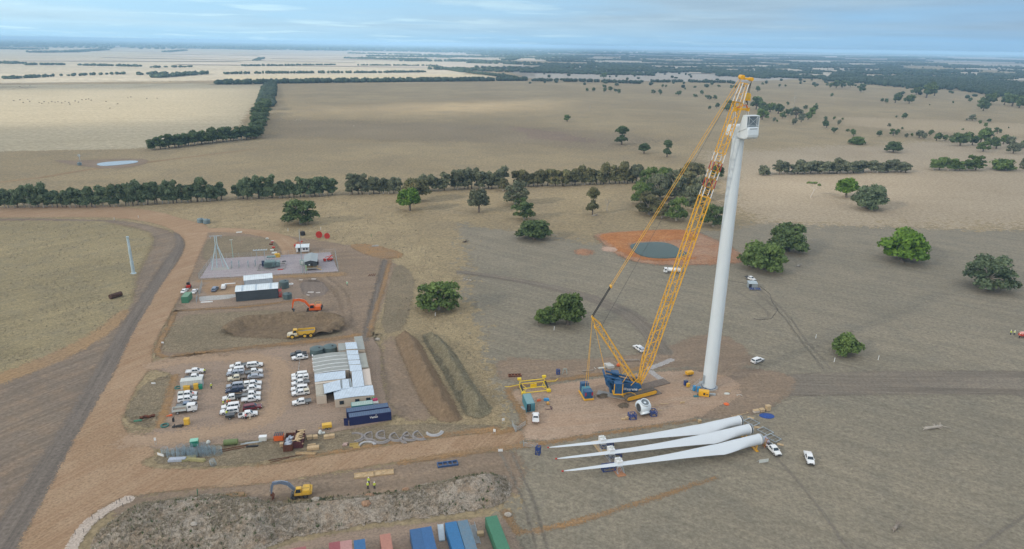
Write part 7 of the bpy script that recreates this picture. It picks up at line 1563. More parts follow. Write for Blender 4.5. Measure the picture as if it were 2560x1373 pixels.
# ------------------------------------------------------------------ people
def person(px, py, lb, vest=(.62, .75, .04), trousers=(.012, .02, .05), hat=(.85, .85, .82), arms='down', rz=0.0, zoff=.1, hold=None):
    o = empty('person', at(px, py, zoff), rz, lb, 'person')
    me = bpy.data.meshes.new('body'); J = {'pel': (0, 0, .95), 'ch': (0, 0, 1.25), 'sh': (0, 0, 1.42), 'nk': (0, 0, 1.52), 'hd': (.01, 0, 1.64), 'tp': (.0, 0, 1.73)}
    V = [J['pel'], J['ch'], J['sh'], J['nk'], J['hd'], J['tp']]; E_ = [(0, 1), (1, 2), (2, 3), (3, 4), (4, 5)]; Rr = [.13, .15, .13, .055, .10, .07]
    for s in (-1, 1):
        k = len(V); V += [(0, s*.10, .88), (.03, s*.11, .50), (0, s*.12, .09), (.12, s*.13, .04)]; E_ += [(0, k), (k, k+1), (k+1, k+2), (k+2, k+3)]; Rr += [.09, .065, .045, .045]
        k = len(V)
        A = {'down': [(0, s*.19, 1.40), (.02, s*.24, 1.13), (.10, s*.22, .90), (.13, s*.21, .80)], 'reach': [(0, s*.19, 1.40), (.16, s*.24, 1.18), (.40, s*.16, 1.14), (.50, s*.14, 1.15)]}[arms]
        V += A; E_ += [(2, k), (k, k+1), (k+1, k+2), (k+2, k+3)]; Rr += [.065, .05, .04, .035]
    me.from_pydata(V, E_, []); b = bpy.data.objects.new('body', me); link(b, o); me.materials.append(pmat('skin', (.42, .25, .17), .6))
    m = b.modifiers.new('skin', 'SKIN'); 
    for i, sv in enumerate(me.skin_vertices[0].data): sv.radius = (Rr[i], Rr[i]); sv.use_root = (i == 0)
    s_ = b.modifiers.new('sub', 'SUBSURF'); s_.levels = 1; s_.render_levels = 1
    vm = pmat('vest_%d_%d' % (int(vest[0]*99), int(vest[1]*99)), vest, .7); tm = pmat('trouser_%d' % int(trousers[2]*999), trousers, .8); hm = pmat('helmet_%d' % int(hat[2]*99), hat, .4)
    v = MB(); v.lathe([(.19, .93), (.205, 1.1), (.215, 1.3), (.20, 1.42), (.09, 1.50)], 12, Matrix.Diagonal((.82, 1.08, 1, 1)))
    for s in (-1, 1):
        a, c, d = [(0, s*.19, 1.42), (.02, s*.25, 1.13), (.1, s*.23, .92)] if arms == 'down' else [(0, s*.19, 1.42), (.16, s*.25, 1.18), (.38, s*.17, 1.14)]; v.tube(a, c, .085, 8, .07).tube(c, d, .07, 8, .055)
    v.build('jacket', vm, o, True); MB().lathe([(.195, 1.08), (.215, 1.1), (.215, 1.14), (.2, 1.16)], 12, Matrix.Diagonal((.85, 1.1, 1, 1)), cap=False).build('reflective_band', CONTW, o)
    t = MB()
    for s in (-1, 1): t.tube((0, s*.09, .97), (.03, s*.11, .5), .115, 8, .09).tube((.03, s*.11, .5), (0, s*.12, .1), .09, 8, .07)
    t.build('trousers', tm, o, True); t = MB()
    for s in (-1, 1): t.box(-.07, .2, s*.13-.06, s*.13+.06, 0, .1)
    t.build('boots', BLACKP, o); MB().lathe([(.15, 1.68), (.145, 1.70), (.13, 1.78), (.08, 1.84), (.01, 1.86)], 12).build('helmet', hm, o, True)
    f = MB().box(.085, .12, -.02, .02, 1.60, 1.66).build('nose', pmat('skin', (.42, .25, .17), .6), o)
    o.scale = (1.04,)*3; return o
OR_, PK = (.80, .13, .03), (.80, .22, .22)
person(529, 972, 'person in yellow hi-vis walking alone right of the white container', rz=2.5)
person(513, 934, 'person in yellow leaning at the bonnet of the top left ute', arms='reach', rz=AX+math.pi, hat=(.1, .08, .05))
person(484, 992, 'person in pink hi-vis beside the service-body ute bonnet', vest=PK, rz=1.0)
person(571, 1010, 'person in yellow, rearmost of the group by the charcoal-tray ute', rz=0)
person(569, 1013, 'person in orange, left of the group by the charcoal-tray ute', vest=OR_, rz=1)
person(576, 1011, 'person in orange, right of the group by the charcoal-tray ute', vest=OR_, rz=3)
person(582, 1000, 'person in red hi-vis at the charcoal ute tray', vest=(.7, .08, .06), rz=2)
person(559, 1015, 'person in yellow standing at the nose of the long white wagon', rz=.3)
person(567, 1040, 'person in yellow bending by the black trailer', arms='reach', rz=0)
person(571, 1034, 'person in dark clothes between the white wagon and black trailer', vest=(.05, .03, .03), rz=1.5)
person(615, 1048, 'person in pink hi-vis at the open door of the towing ute', vest=PK, arms='reach', rz=1.2)
person(626, 1049, 'person in pale clothes at the front open door of the towing ute', vest=(.75, .7, .62), trousers=(.55, .5, .4), rz=2)
person(922, 1210, 'person in yellow jacket, rear one of the three on the bare earth', rz=-1.6)
person(920, 1222, 'person in yellow jacket, front left of the three on the bare earth', rz=1.4)
person(936.5, 1222, 'person in yellow jacket, right of the three on the bare earth', rz=1.8)
person(868, 714, 'person in green-white clothing alone on the footworn track', vest=(.35, .75, .45), trousers=(.45, .5, .45), rz=-1)
person(2526, 837, 'person in yellow hi-vis, left of the pair at the right edge', rz=0)
person(2535, 838, 'person in yellow hi-vis and white helmet, right of the pair at the right edge', rz=1, vest=(.7, .75, .3))
person(2548, 845, 'person in orange standing by the red trailer at the right edge', vest=OR_, rz=3)
trailer(2556, 842, .2, 'red trailer with pink cover cut off by the right edge', REDP, lambda t: MB().box(-1.2, 1.0, -.7, .7, 1.25, 1.9, .15).build('cover', pmat('pink_cover', (.75, .35, .3), .6), t, bevel=.1))
# ------------------------------------------------------------------ yard clutter
def thing_mesh(mb, name, m_, px, py, hd, lb, cat, z=.08, group=None, bevel=0, smooth=False):
    o = mb.build(name, m_, None, smooth, bevel); p = at(px, py, z); o.location = p; o.rotation_euler = (0, 0, hd); return tag(o, lb, cat, group)
# gabion wire cages
WIRE = pmat('bluish_wire', (.30, .40, .46), .5, .2)
def cage(h=2.0, r=1.0):
    m_ = MB()
    for k in range(16): a = 2*math.pi*k/16; m_.tube((r*math.cos(a), r*math.sin(a), 0), (r*math.cos(a), r*math.sin(a), h), .022, 3, cap=False)
    for k in range(9):
        z = h*k/8
        for i in range(14): a, b = 2*math.pi*i/14, 2*math.pi*(i+1)/14; m_.tube((r*math.cos(a), r*math.sin(a), z), (r*math.cos(b), r*math.sin(b), z), .022, 3, cap=False)
    return m_
cg = None
for i, (x, y) in enumerate([(413, 1136), (427, 1141), (439, 1137), (452, 1131), (453, 1142), (464, 1137), (473, 1129), (476, 1137), (480, 1142), (487, 1132), (486, 1143), (500, 1136), (506, 1127), (509, 1137), (515, 1128), (519, 1135), (527, 1136), (532, 1130), (546, 1135)]):
    lie = i in (8,); lb = 'upright blue-grey wire cage cylinder in the heap on the verge'
    if cg is None: cg = cage().build('wire_cage', WIRE); o = cg
    else: o = clone(cg)
    p = at(x, y, .1); o.location = p; s = rnd.uniform(.75, 1.05); o.scale = (s, s, s*rnd.uniform(.85, 1.1)); o.rotation_euler = (0, 0, rnd.uniform(0, 6)); tag(o, lb, 'wire cage', 'wire cages on the verge')
o = clone(cg, at(530, 1152, .8)); o.rotation_euler = (math.pi/2, 0, .6); o.scale = (.7, .7, .9); o['label'] = 'single wire cage lying on its side in front of the heap'; del o['group']
thing_mesh(MB().box(-2.1, 2.1, -.7, .7, 0, .5).box(-2.0, 2.0, -.6, .6, .5, .62), 'wrapped_panel_stack', FABRIC, 444, 1151, .12, 'silver-wrapped panel stack before the wire cages', 'panel')
thing_mesh(MB().box(-1.6, 1.6, -.9, .9, .0, .5), 'straw_board_stack', pmat('straw', (.34, .31, .15), .8, var=.2), 473, 1148, .3, 'straw-coloured board stack right of the silver panel', 'board')
thing_mesh(MB().box(-1.9, 1.9, -.5, .5, 0, .35).box(-1.7, 1.7, -.35, .35, .35, .6), 'straw_board_stack', pmat('straw', (.34, .31, .15), .8), 495, 1152, -.1, 'long straw-coloured board stack right of the other', 'board')
simple_box('green_bin', 487, 1114, .3, (1.9, 1.5, 1.6), BINGREEN, 'emerald green wheeled bin at the car park edge', 'bin', pmat('mint_lid', (.25, .55, .42), .5))
thing_mesh(MB().tube((-1.7, 0, .8), (1.7, 0, .8), .78, 14), 'steel_drum', pmat('olive_drum', (.14, .19, .07), .6), 578, 1112, .2, 'olive green cylinder lying at the car park edge', 'drum')
thing_mesh(MB().lathe([(.05, 0), (.5, .15), (.55, .5), (.3, .9), (.02, 1.0)], 10), 'white_sack', CONTW, 521, 1109, 0, 'small white sack between green bin and olive cylinder', 'sack')
simple_box('white_crate', 658, 1101, .15, (1.9, 1.1, 1.2), CONTW, 'white box at the car park edge left of the orange one', 'crate', WHITE)
o = simple_box('orange_skip', 698, 1099, .15, (2.4, 1.6, 1.5), ORANGE, 'orange box with a dark slatted lid at the car park edge', 'bin'); s = MB()
for k in range(5): s.box(-1.15+k*.48, -.8+k*.48, -.7, 1.2, 1.52, 1.60)
s.build('slatted_lid', STEELDARK, o)
thing_mesh(MB().box(-2.6, 2.6, -.15, .15, 0, .12).box(-1.6, 3.0, .25, .45, 0, .12), 'steel_offcuts', GALV, 628, 1108, .28, 'pale steel offcuts left of the white box', 'scrap')
thing_mesh(MB().tube((-3.6, 0, .1), (3.4, .5, .12), .12).tube((-3.0, -.9, .1), (2.6, -.3, .1), .1), 'rusty_pipes', RUST, 585, 1121, .3, 'rusty pipes in the dirt below the olive cylinder', 'pipe')
thing_mesh(MB().box(-1.5, 1.5, -.25, .25, 0, .35), 'dark_beam', BLACKP, 631, 1117, .2, 'short black beam below the steel offcuts', 'beam')
thing_mesh(MB().tube((-4, 0, .1), (4, .8, .1), .08).tube((-3.6, -1, .1), (1, .1, .1), .07), 'rusty_pipes', RUST, 713, 1147, .25, 'thin rusty rods below the two skips', 'pipe')
# skips
def skip(px, py, hd, m_, lb, fill):
    o = empty('open_skip', at(px, py, .08), hd, lb, 'skip'); w = MB(); a, b, c = 3.0, 1.15, 1.9
    for q in ((-a, a, -b, -b+.08), (-a, a, b-.08, b), (-a, -a+.08, -b+.08, b-.08), (a-.08, a, -b+.08, b-.08)): w.box(*q, .1, c)
    w.box(-a, a, -b, b, 0, .1); w.build('body', m_, o); r = MB()
    for k in range(7): x = -a+.4+k*.85; r.box(x, x+.1, -b-.05, -b, .1, c).box(x, x+.1, b, b+.05, .1, c)
    for k in range(4): y = -b+.2+k*.6; r.box(a, a+.06, y, y+.1, .1, c)
    r.box(a-.02, a+.08, -b, b, c-.12, c); r.build('ribs', m_, o); rr = random.Random(fill[0] == 'w')
    f = MB()
    for k in range(26):
        x, y = rr.uniform(-a+.5, a-.5), rr.uniform(-b+.35, b-.35)
        if fill == 'wood': f.M = Matrix.Translation((x, y, rr.uniform(1.2, 2.1))) @ Matrix.Rotation(rr.uniform(0, 3), 4, 'Z') @ Matrix.Rotation(rr.uniform(-.5, .5), 4, 'Y'); f.box(-.9, .9, -.25, .25, 0, .08)
        else: f.M = Matrix.Translation((x, y, rr.uniform(1.0, 1.6))) @ Matrix.Rotation(rr.uniform(0, 3), 4, 'Z') @ Matrix.Rotation(rr.uniform(-.6, .6), 4, 'X'); s = rr.uniform(.25, .55); f.add([tuple(p*s) for p in [Vector(v) for v in IC0[0]]], [tuple(q) for q in IC0[1]])
    f.build('timber_scrap' if fill == 'wood' else 'plastic_scrap', TIMBER if fill == 'wood' else FABRIC, o)
skip(724, 1113, R(-80), RUST, 'rusty open skip full of pale blue plastic scrap', 'plastic'); skip(749, 1105, R(-80), RUSTP, 'maroon open skip heaped with broken timber', 'wood')
for x, y, w, lb in ((774, 1098, 1.4, 'pale timber crate, first right of the maroon skip'), (789, 1097, 1.1, 'low timber crate, second right of the maroon skip'), (817, 1097, 1.4, 'timber crate, left of the pair before the navy container'), (830, 1095, 1.4, 'timber crate, right of the pair before the navy container'), (706, 1116, 1.2, 'small timber crate left of the rusty skip')):
    o = empty('timber_crate', at(x, y, .08), AX+rnd.uniform(-.2, .2), lb, 'crate'); c = MB().box(-w/2, w/2, -.5, .5, .12, .95); c.build('box', TIMBER, o, bevel=.02); MB().box(-w/2, w/2, -.5, -.38, 0, .12).box(-w/2, w/2, .38, .5, 0, .12).build('skid', OLDTIMBER, o); MB().box(-w/2-.03, w/2+.03, -.53, .53, .95, 1.0).build('lid', TIMBER, o)
thing_mesh(MB().box(-1.5, 1.5, -.7, .7, 0, .6).box(-1.4, 1.4, -.5, .5, .6, .68), 'timber_box', TIMBER, 783, 1122, .25, 'long timber box with a white sheet on top', 'box'); thing_mesh(MB().box(-1.0, 1.0, -.25, .25, 0, .3), 'timber_offcut', TIMBER, 779, 1113, .25, 'timber offcut above the long timber box', 'timber')
thing_mesh(MB().box(-2.6, 2.6, -.08, .08, 0, .35).box(-2.6, 2.6, .55, .63, 0, .35).box(-2.6, -2.5, -.08, .63, 0, .35).box(2.5, 2.6, -.08, .63, 0, .35), 'timber_crib', TIMBER, 764, 1136, .02, 'long narrow timber frame lying below the skips', 'frame')
thing_mesh(MB().lathe([(.5, 0), (.6, .4), (.3, 1.1), (.02, 1.3)], 9).box(-.2, 1.2, -.4, .4, 0, .3), 'white_bag', CONTW, 801, 1085, .4, 'white bag and board right of the skips', 'bag')
thing_mesh(MB().box(-.6, .6, -.4, .4, 0, .35).box(-.3, .9, .5, .9, 0, .3), 'brick_pile', pmat('pinkish_brick', (.4, .28, .24), .8, var=.3), 862, 1114, .3, 'small pile of pinkish blocks left of the yellow frame', 'pile')
thing_mesh(MB().box(-1.1, 1.1, -.5, -.4, 0, .5).box(-1.1, 1.1, .4, .5, 0, .5).box(-1.1, -1, -.4, .4, 0, .5).box(1, 1.1, -.4, .4, 0, .5).box(-.2, 1.5, -1.3, -1.2, 0, .45).box(-.2, 1.5, -.7, -.6, 0, .45).box(-.2, -.1, -1.2, -.7, 0, .45), 'timber_pallet', pmat('yellow_timber', (.55, .40, .14), .8, var=.15), 885, 1114, .2, 'yellow timber frames in front of the curved segments', 'pallet')
# curved rings
def arc(r, w, h, a0, a1, chord=False):
    m_ = MB(); n = 16
    for k in range(n):
        b0, b1 = a0+(a1-a0)*k/n, a0+(a1-a0)*(k+1)/n; p = [(r*math.cos(b0), r*math.sin(b0)), (r*math.cos(b1), r*math.sin(b1)), ((r-w)*math.cos(b1), (r-w)*math.sin(b1)), ((r-w)*math.cos(b0), (r-w)*math.sin(b0))]
        m_.slab(p, 0, h)
    if chord:
        p0, p1 = Vector((r*math.cos(a0), r*math.sin(a0), h/2)), Vector((r*math.cos(a1), r*math.sin(a1), h/2)); m_.tube(p0, p1, .11, 5)
        for u in (.3, .7): q = p0.lerp(p1, u); m_.tube(q, (q*.0)+Vector(((r-w)*math.cos((a0+a1)/2), (r-w)*math.sin((a0+a1)/2), h/2)), .05, 4)
    return m_
ARCM = pmat('segment_grey', (.27, .25, .24), .85, var=.15); PALE = pmat('segment_pale', (.42, .42, .43), .8)
for i, (x, y, r, a0, a1, ch, m_, lb) in enumerate([(887, 1094, 2.2, R(-95), R(110), False, ARCM, 'curved grey segment pair at the left end of the row'), (927, 1090, 1.9, R(80), R(280), True, ARCM, 'D-shaped grey segment, second from the left'), (958, 1087, 2.0, R(80), R(280), True, ARCM, 'D-shaped grey segment, third from the left'),
    (917, 1116, 2.2, R(5), R(175), False, PALE, 'pale arch segment lying in front of the row'), (953, 1097, 2.2, R(190), R(330), False, ARCM, 'stacked crescent segments below the third D-shape'), (992, 1092, 2.1, R(100), R(290), True, ARCM, 'D-shaped segment right of the first crescents'),
    (1016, 1098, 1.7, R(60), R(260), False, ARCM, 'small crescent segment leaning on a bigger one'), (1027, 1090, 2.3, R(110), R(290), True, ARCM, 'tall D-shaped segment, second from the right'), (1052, 1088, 2.3, R(105), R(290), True, ARCM, 'D-shaped segment with slats beside the last crescents'), (1085, 1079, 2.2, R(185), R(350), False, PALE, 'pale crescent segments at the right end of the row')]):
    o = empty('curved_segment', at(x, y, .08), .25, lb, 'segment', 'curved segments laid out above the site road'); arc(r, .45, .3, a0, a1, ch).build('arc', m_, o)
    b2 = arc(r+.25, .4, .25, a0+.15, a1+.05).build('under_arc', m_, o); b2.location = (.15, -.25, -.06)
# timber pallets in the foreground, blue frames, steel ladder etc.
for x, y, lb in ((910, 1189, 'left timber shutter panel beside the site road'), (960, 1183, 'right timber shutter panel beside the site road')):
    o = empty('shutter_panel', at(x, y, .07), R(12), lb, 'panel', 'timber shutter panels'); MB().box(-2.3, 2.3, -.85, .85, .12, .2).build('boards', TIMBER, o); f = MB()
    for q in (-2.3, -.8, .7, 2.2): f.box(q, q+.12, -.95, .95, .2, .34)
    f.box(-2.4, 2.4, -.97, -.85, 0, .34).box(-2.4, 2.4, .85, .97, 0, .34); f.tube((-.6, -.6, .3), (1.2, .6, .5), .05); f.build('battens', TIMBER, o)
thing_mesh(MB().box(-2.6, 2.6, -.95, -.7, 0, .5).box(-2.6, 2.6, .7, .95, 0, .5).box(-2.6, -2.35, -.7, .7, 0, .45).box(-1.3, -1.05, -.7, .7, 0, .45).box(-.1, .2, -.7, .7, 0, .45).box(1.1, 1.35, -.7, .7, 0, .45).box(2.35, 2.6, -.7, .7, 0, .45), 'blue_grillage', pmat('dull_blue', (.05, .10, .22), .6, var=.15), 1119, 1162, R(15), 'dull blue steel frame lying by the road', 'frame')
o = empty('steel_ladder', at(1186, 1329, .1), R(-76), 'galvanised steel ladder lying between the stored containers', 'ladder'); s = MB().tube((-3.0, -.55, .12), (4.2, -.55, .12), .07).tube((-3.0, .55, .12), (4.2, .55, .12), .07); s.build('stiles', GALV, o); s = MB()
for k in range(16): s.box(-2.0+k*.38, -1.85+k*.38, -.55, .55, .08, .16)
s.build('rungs', GALV, o)
thing_mesh(MB().box(-2.6, 2.6, -.6, .6, 0, .25).box(-2.6, 2.6, -.65, -.6, 0, .5).box(-2.6, 2.6, .6, .65, 0, .5), 'steel_channel', pmat('pale_channel', (.5, .58, .64), .4), 1103, 1333, R(-80), 'pale steel channel left of the bright blue container', 'channel')
thing_mesh(MB().box(-.7, .7, -.5, .5, 0, .8), 'timber_box', TIMBER, 1201, 1338, .2, 'small timber box at the foot of the steel ladder', 'box')
for x, y, s, lb in ((1015, 1227, 1.0, 'brown boulder at the mound edge right of the three people'), (924, 1243, 1.2, 'split brown boulder on the mound below the three people'), (916, 1262, 1.2, 'ochre boulder half buried in the mound'), (790, 1252, 1.1, 'pale boulder right of the wheeled excavator'), (978, 1248, .6, 'pinkish stone at the mound edge'), (320, 1315, .8, 'pale stone low on the left of the mound'), (485, 1312, .7, 'white stone in the middle of the mound'), (1270, 1289, .9, 'flat pale stone by the ochre drain'), (944, 850, 1.0, 'pale boulder right of the site office'), (1175, 702, .7, 'pale boulder, right end of the cluster in the paddock'), (1167, 700, .6, 'pale boulder in the cluster in the paddock'), (1160, 698, .6, 'pale boulder, left end of the cluster in the paddock')):
    v, f = IC2; r = np.random.RandomState(int(x)); vv = v*(1+.35*(r.rand(len(v), 1)-.5))*np.array([s*.9, s*.7, s*.5])
    zz = 0.05
    if y > 1215 and x < 1260: P1 = at(x, y); zz = max(0, fore_h(np.array([[P1.x, P1.y]]), sd_poly(np.array([[P1.x, P1.y]]), smooth_poly(foreP, 1)))[0])
    mb = MB(); mb.add([tuple(p+np.array([0, 0, s*.3])) for p in vv], [tuple(q) for q in f]); thing_mesh(mb, 'boulder', pmat('boulder_pale' if 'pale' in lb or 'white' in lb else 'boulder_brown', (.42, .38, .33) if 'pale' in lb or 'white' in lb else (.34, .21, .13), .9, var=.25, scale=1.5, bump=.4), x, y, 0, lb, 'boulder', z=zz, smooth=True)
# spoil by the excavator: muddy trench look
# generator, bins and bottles round the tower
o = empty('generator', at(1759, 989, .1), R(-14), 'orange-yellow generator set at the foot of the tower', 'generator'); MB().box(-1.5, 1.5, -.85, .85, .1, 1.7).build('housing', YELLOW, o, bevel=.06); MB().box(-.2, .4, -.87, -.85, .6, 1.3).box(.7, 1.2, -.87, -.85, .7, 1.0).build('panel', BLACKP, o); MB().box(-1.9, 1.9, -.5, .5, 0, .12).build('skid', STEELDARK, o)
thing_mesh(MB().tube((-1.0, 0, .35), (1.0, 0, .35), .3, 10).box(-.9, .9, -.3, .3, 0, .2), 'silver_cylinder', GALV, 1780, 988, R(-10), 'silver cylinder lying right of the generator', 'cylinder')
simple_box('blue_cabinet', 1735, 977, .2, (.8, .7, 1.7), pmat('sky_blue', (.05, .28, .55), .5), 'bright blue upright cabinet left of the generator', 'cabinet', bev=.08); simple_box('blue_cabinet', 1746, 980, .2, (.9, .7, 1.8), pmat('sky_blue', (.05, .28, .55), .5), 'bright blue upright cabinet touching the generator', 'cabinet', bev=.08)
simple_box('blue_drum', 1714, 963, .3, (1.1, .9, 1.5), STBLUE, 'dark blue bin with grey side left of the tower stair', 'bin', NAVY); simple_box('yellow_drum', 1720, 967, .3, (.9, .8, 1.2), MYEL, 'yellow bin beside the dark blue bin at the stair', 'bin')
thing_mesh(MB().box(-.5, .5, -.3, .3, 0, .4).box(.2, .9, -.6, -.2, 0, .3), 'tool_box', pmat('teal_tool', (.05, .2, .25), .6), 1738, 992, .5, 'small teal tool boxes before the generator', 'tool box')
thing_mesh(MB().lathe([(.9, 0), (.8, .25), (.3, .4), (.02, .4)], 12, Matrix.Diagonal((1, .6, 1, 1))), 'white_sheet', CONTW, 1817, 985, 0, 'crumpled white sheet on the earth right of the tower', 'sheet'); thing_mesh(MB().tube((-.8, 0, .1), (.9, .3, .1), .07).tube((-.6, .5, .1), (.6, -.4, .15), .07).tube((0, .6, .1), (.8, .7, .1), .07), 'timber_scrap', TIMBER, 1821, 979, 0, 'heap of short sticks behind the white sheet', 'scrap')
thing_mesh(MB().tube((-.7, 0, .05), (.7, .3, .05), .05).tube((.7, .3, .05), (.9, -.5, .05), .05).tube((-.7, 0, .05), (-.5, -.5, .05), .05), 'rope_coil', CONTW, 1847, 988, 0, 'pale loose rope right of the white sheet', 'rope')
thing_mesh(MB().lathe([(.8, 0), (.85, .15), (.5, .35), (.02, .4)], 12).tube((0, .3, .2), (.4, 1, .1), .06), 'orange_net', ORANGE, 1816, 1011, 0, 'heap of orange netting between tower and blades', 'netting')
v_ = MB(); v_.lathe([(1.9, 0), (1.8, .15), (1.0, .35), (.3, .5), (.02, .45)], 16, Matrix.Diagonal((1.15, .8, 1, 1))); thing_mesh(v_, 'blue_net', pmat('net_blue', (.02, .07, .28), .8, var=.4, scale=4), 1917, 1040, 0, 'blue net heap beside the timber crates at the blade roots', 'net')
for x, y, d_, lb in ((1890, 1031, (1.7, 1.0, .7), 'whitish low crate, left of the three near the blue net'), (1904, 1029, (1.3, 1.1, .8), 'open timber crate, middle of the three near the blue net'), (1919, 1026, (1.3, 1.1, 1.5), 'tall timber crate, right of the three near the blue net')): simple_box('timber_crate', x, y, .3, d_, TIMBER if 'whitish' not in lb else pmat('whitish_timber', (.6, .53, .45), .8, var=.1), lb, 'crate', TIMBER)
for x, y, s, lb in ((1877, 1045, .9, 'pale board on the ground above the blade roots'), (1894, 1069, .9, 'pale slatted pallet between the first two steel grids'), (1951, 1112, .8, 'pale yellow board beside the parked ute and trailer')): thing_mesh(MB().box(-s, s, -s*.5, -s*.1, 0, .12).box(-s, s, s*.1, s*.5, 0, .12).box(-s*.2, s*.2, -s*.1, s*.1, 0, .1), 'pallet_board', TIMBER, x, y, -.4, lb, 'board')
for x, y, lb in ((1879, 1057, 'open steel grid frame at the farthest blade root'), (1913, 1080, 'open steel grid frame at the middle blade root'), (1932, 1097, 'open steel grid frame beside the trailer')):
    o = empty('steel_grid', at(x, y, .1), R(-55), lb, 'frame', 'open steel grid frames'); f = MB(); a_, b_ = 1.7, 1.3
    for q in (((-a_, -b_), (a_, -b_)), ((a_, -b_), (a_, b_)), ((a_, b_), (-a_, b_)), ((-a_, b_), (-a_, -b_))): f.tube((*q[0], .3), (*q[1], .3), .11, 5)
    for k in (-1, 1): f.tube((k*.6, -b_, .3), (k*.6, b_, .3), .03, 4)
    for xx in (-a_, a_):
        for yy in (-b_, b_): f.tube((xx, yy, 0), (xx, yy, .3), .08, 4)
    f.build('frame_bars', GALV, o)
o = empty('step_ladder', at(1909, 1118, .06), .4, 'orange and yellow step ladder at the nearest blade root', 'ladder'); f = MB()
for y in (-.35, .35): f.tube((0, y, 0), (.6, y, 2.6), .05).tube((1.3, y, 0), (.7, y, 2.6), .05)
f.build('stiles', ORANGE, o); f = MB()
for k in range(7): f.box(.05+k*.08, .2+k*.08, -.35, .35, .3+k*.33, .36+k*.33)
f.build('treads', MYEL, o)
o = empty('blade_cover', at(1909, 1157, .06), R(14), 'white board propped on its edge below the blades', 'panel'); MB().box(-1.3, 1.3, -.05, .05, .1, 1.0).build('board', CONTW, o); MB().tube((-1.2, .1, .9), (-1.6, .6, .1), .04).build('prop', GALV, o)
f = MB().box(-2.9, 2.9, -.08, .08, 0, .1).box(2.7, 2.9, .08, .6, 0, .1).box(-2.9, -2.7, .08, .5, 0, .1); thing_mesh(f, 'timber_beam', TIMBER, 1851, 1037, .42, 'long pale timber plank with crosspieces above the blade root', 'plank')
for x, y, h, w, lb in ((1706, 1008, .2, 1.0, 'small pale timber box on the crane pad'), (1661, 1010, .1, 2.0, 'thin plank on the crane pad right of the hub'), (1650, 1026, .0, .9, 'short plank on the crane pad near the hub'), (1641, 1014, .1, .9, 'short stick beside the hub on the pad')): thing_mesh(MB().box(-w/2-.2, w/2+.2, -.15, .15, 0, .1 if 'box' not in lb else .5), 'plank', TIMBER, x, y, h, lb, 'plank')
for x, y, lb, w in ((1558, 1049, 'flat timber tray left of the blue hub stand', 1.1), (1567, 1048, 'timber box touching the blue hub stand', .8), (1749, 1056, 'pinkish box beside the farthest blade', .8)): simple_box('timber_box', x, y, .2, (w, .7, .4 if 'flat' in lb else .8), TIMBER, lb, 'box')
# concrete blocks, beams and bars along the top of the pad
for i, (x, y) in enumerate(((1518, 915), (1523, 918), (1527, 921))): simple_box('concrete_block', x, y, R(15), (2.2, .8, 1.0), pmat('pale_concrete', (.52, .52, .50), .8), ('rear', 'middle', 'front')[i]+' pale concrete block in the row behind the crane', 'block', group='concrete blocks behind the crane')
thing_mesh(MB().box(-3.2, 3.2, -.4, .4, 0, .55), 'weathered_beam', OLDTIMBER, 1574, 903, R(6), 'thick weathered beam behind the crane mast', 'beam'); thing_mesh(MB().box(-1.9, 1.9, -.3, .3, 0, .3), 'weathered_beam', OLDTIMBER, 1470, 928, R(12), 'pale weathered beam on the drain behind the ballast tray', 'beam'); thing_mesh(MB().box(-1.1, 1.1, -.3, .3, 0, .35), 'white_beam', CONTW, 1505, 921, R(15), 'whitish beam left of the concrete blocks', 'beam')
thing_mesh(MB().tube((-.3, -.6, .05), (-.7, .7, .05), .06).tube((.9, -.7, .05), (.5, .6, .05), .06), 'white_bars', CONTW, 1491, 921, 0, 'two thin white bars left of the whitish beam', 'bar'); thing_mesh(MB().lathe([(.6, 0), (.65, .5), (.4, .9), (.02, 1.0)], 10), 'orange_drum', ORANGE, 1546, 915, 0, 'orange wrapped drum behind the crane mast', 'drum')
o = empty('rusty_rack', at(1287, 940, .05), R(8), 'rusty brown steel rack lying at the top left of the pad', 'rack'); f = MB()
for y in (-.65, .65): f.box(-2.1, 2.1, y-.1, y+.1, 0, .45)
f.build('side_rails', RUST, o); f = MB()
for k in range(5): f.box(-2.1+k*1.0, -1.95+k*1.0, -.55, .55, .1, .4)
f.build('rungs', pmat('rust_orange', (.30, .12, .06), .8), o)
blue_stand(1395, 936, .2, 'small navy steel frame above the pad', w=.9, d=.8, h=1.7); o = empty('arch_stand', at(1412, 935, .05), .1, 'pale grey arch frame beside the small navy frame', 'frame'); MB().tube((-.7, 0, 0), (-.5, 0, 1.8), .1).tube((.7, 0, 0), (.5, 0, 1.8), .1).tube((-.5, 0, 1.8), (.5, 0, 1.8), .1).build('tubes', pmat('pale_teal', (.3, .42, .44), .5), o)
# yellow lifting frame
LY = pmat('frame_yellow', (.80, .58, .02), .45, var=.06); a, b = at(1309, 988), at(1372, 981); hd = math.atan2(b.y-a.y, b.x-a.x); Lf = (b-a).length
o = empty('lifting_gear', (a.x, a.y, .1), hd, 'large yellow lifting frame with long arms on the crane pad', 'lifting frame')
for x in (0, Lf):
    f = MB(); f.tube((x, 0, .3), (x, 0, 1.4), .18).tube((x, 4.6, .3), (x, 4.6, 1.9), .18).tube((x, 0, .3), (x, 4.6, .3), .14); f.cbox((x, 5.2, 2.7), (1.1, .8, .6)); f.cbox((x, .1, .5), (1.2, .8, .7)); f.build('end_frame', LY, o)
f = MB()
for y, z in ((0, .6), (2.2, .9), (4.4, 1.4), (4.8, 2.1)): f.tube((0, y, z), (Lf, y, z), .13)
for x in (.1, Lf-.1): f.tube((x, 0, .6), (x+(1 if x < 1 else -1)*1.4, 2.2, .9), .08).tube((x, 4.6, 1.7), (x+(1 if x < 1 else -1)*1.4, 2.2, .9), .08)
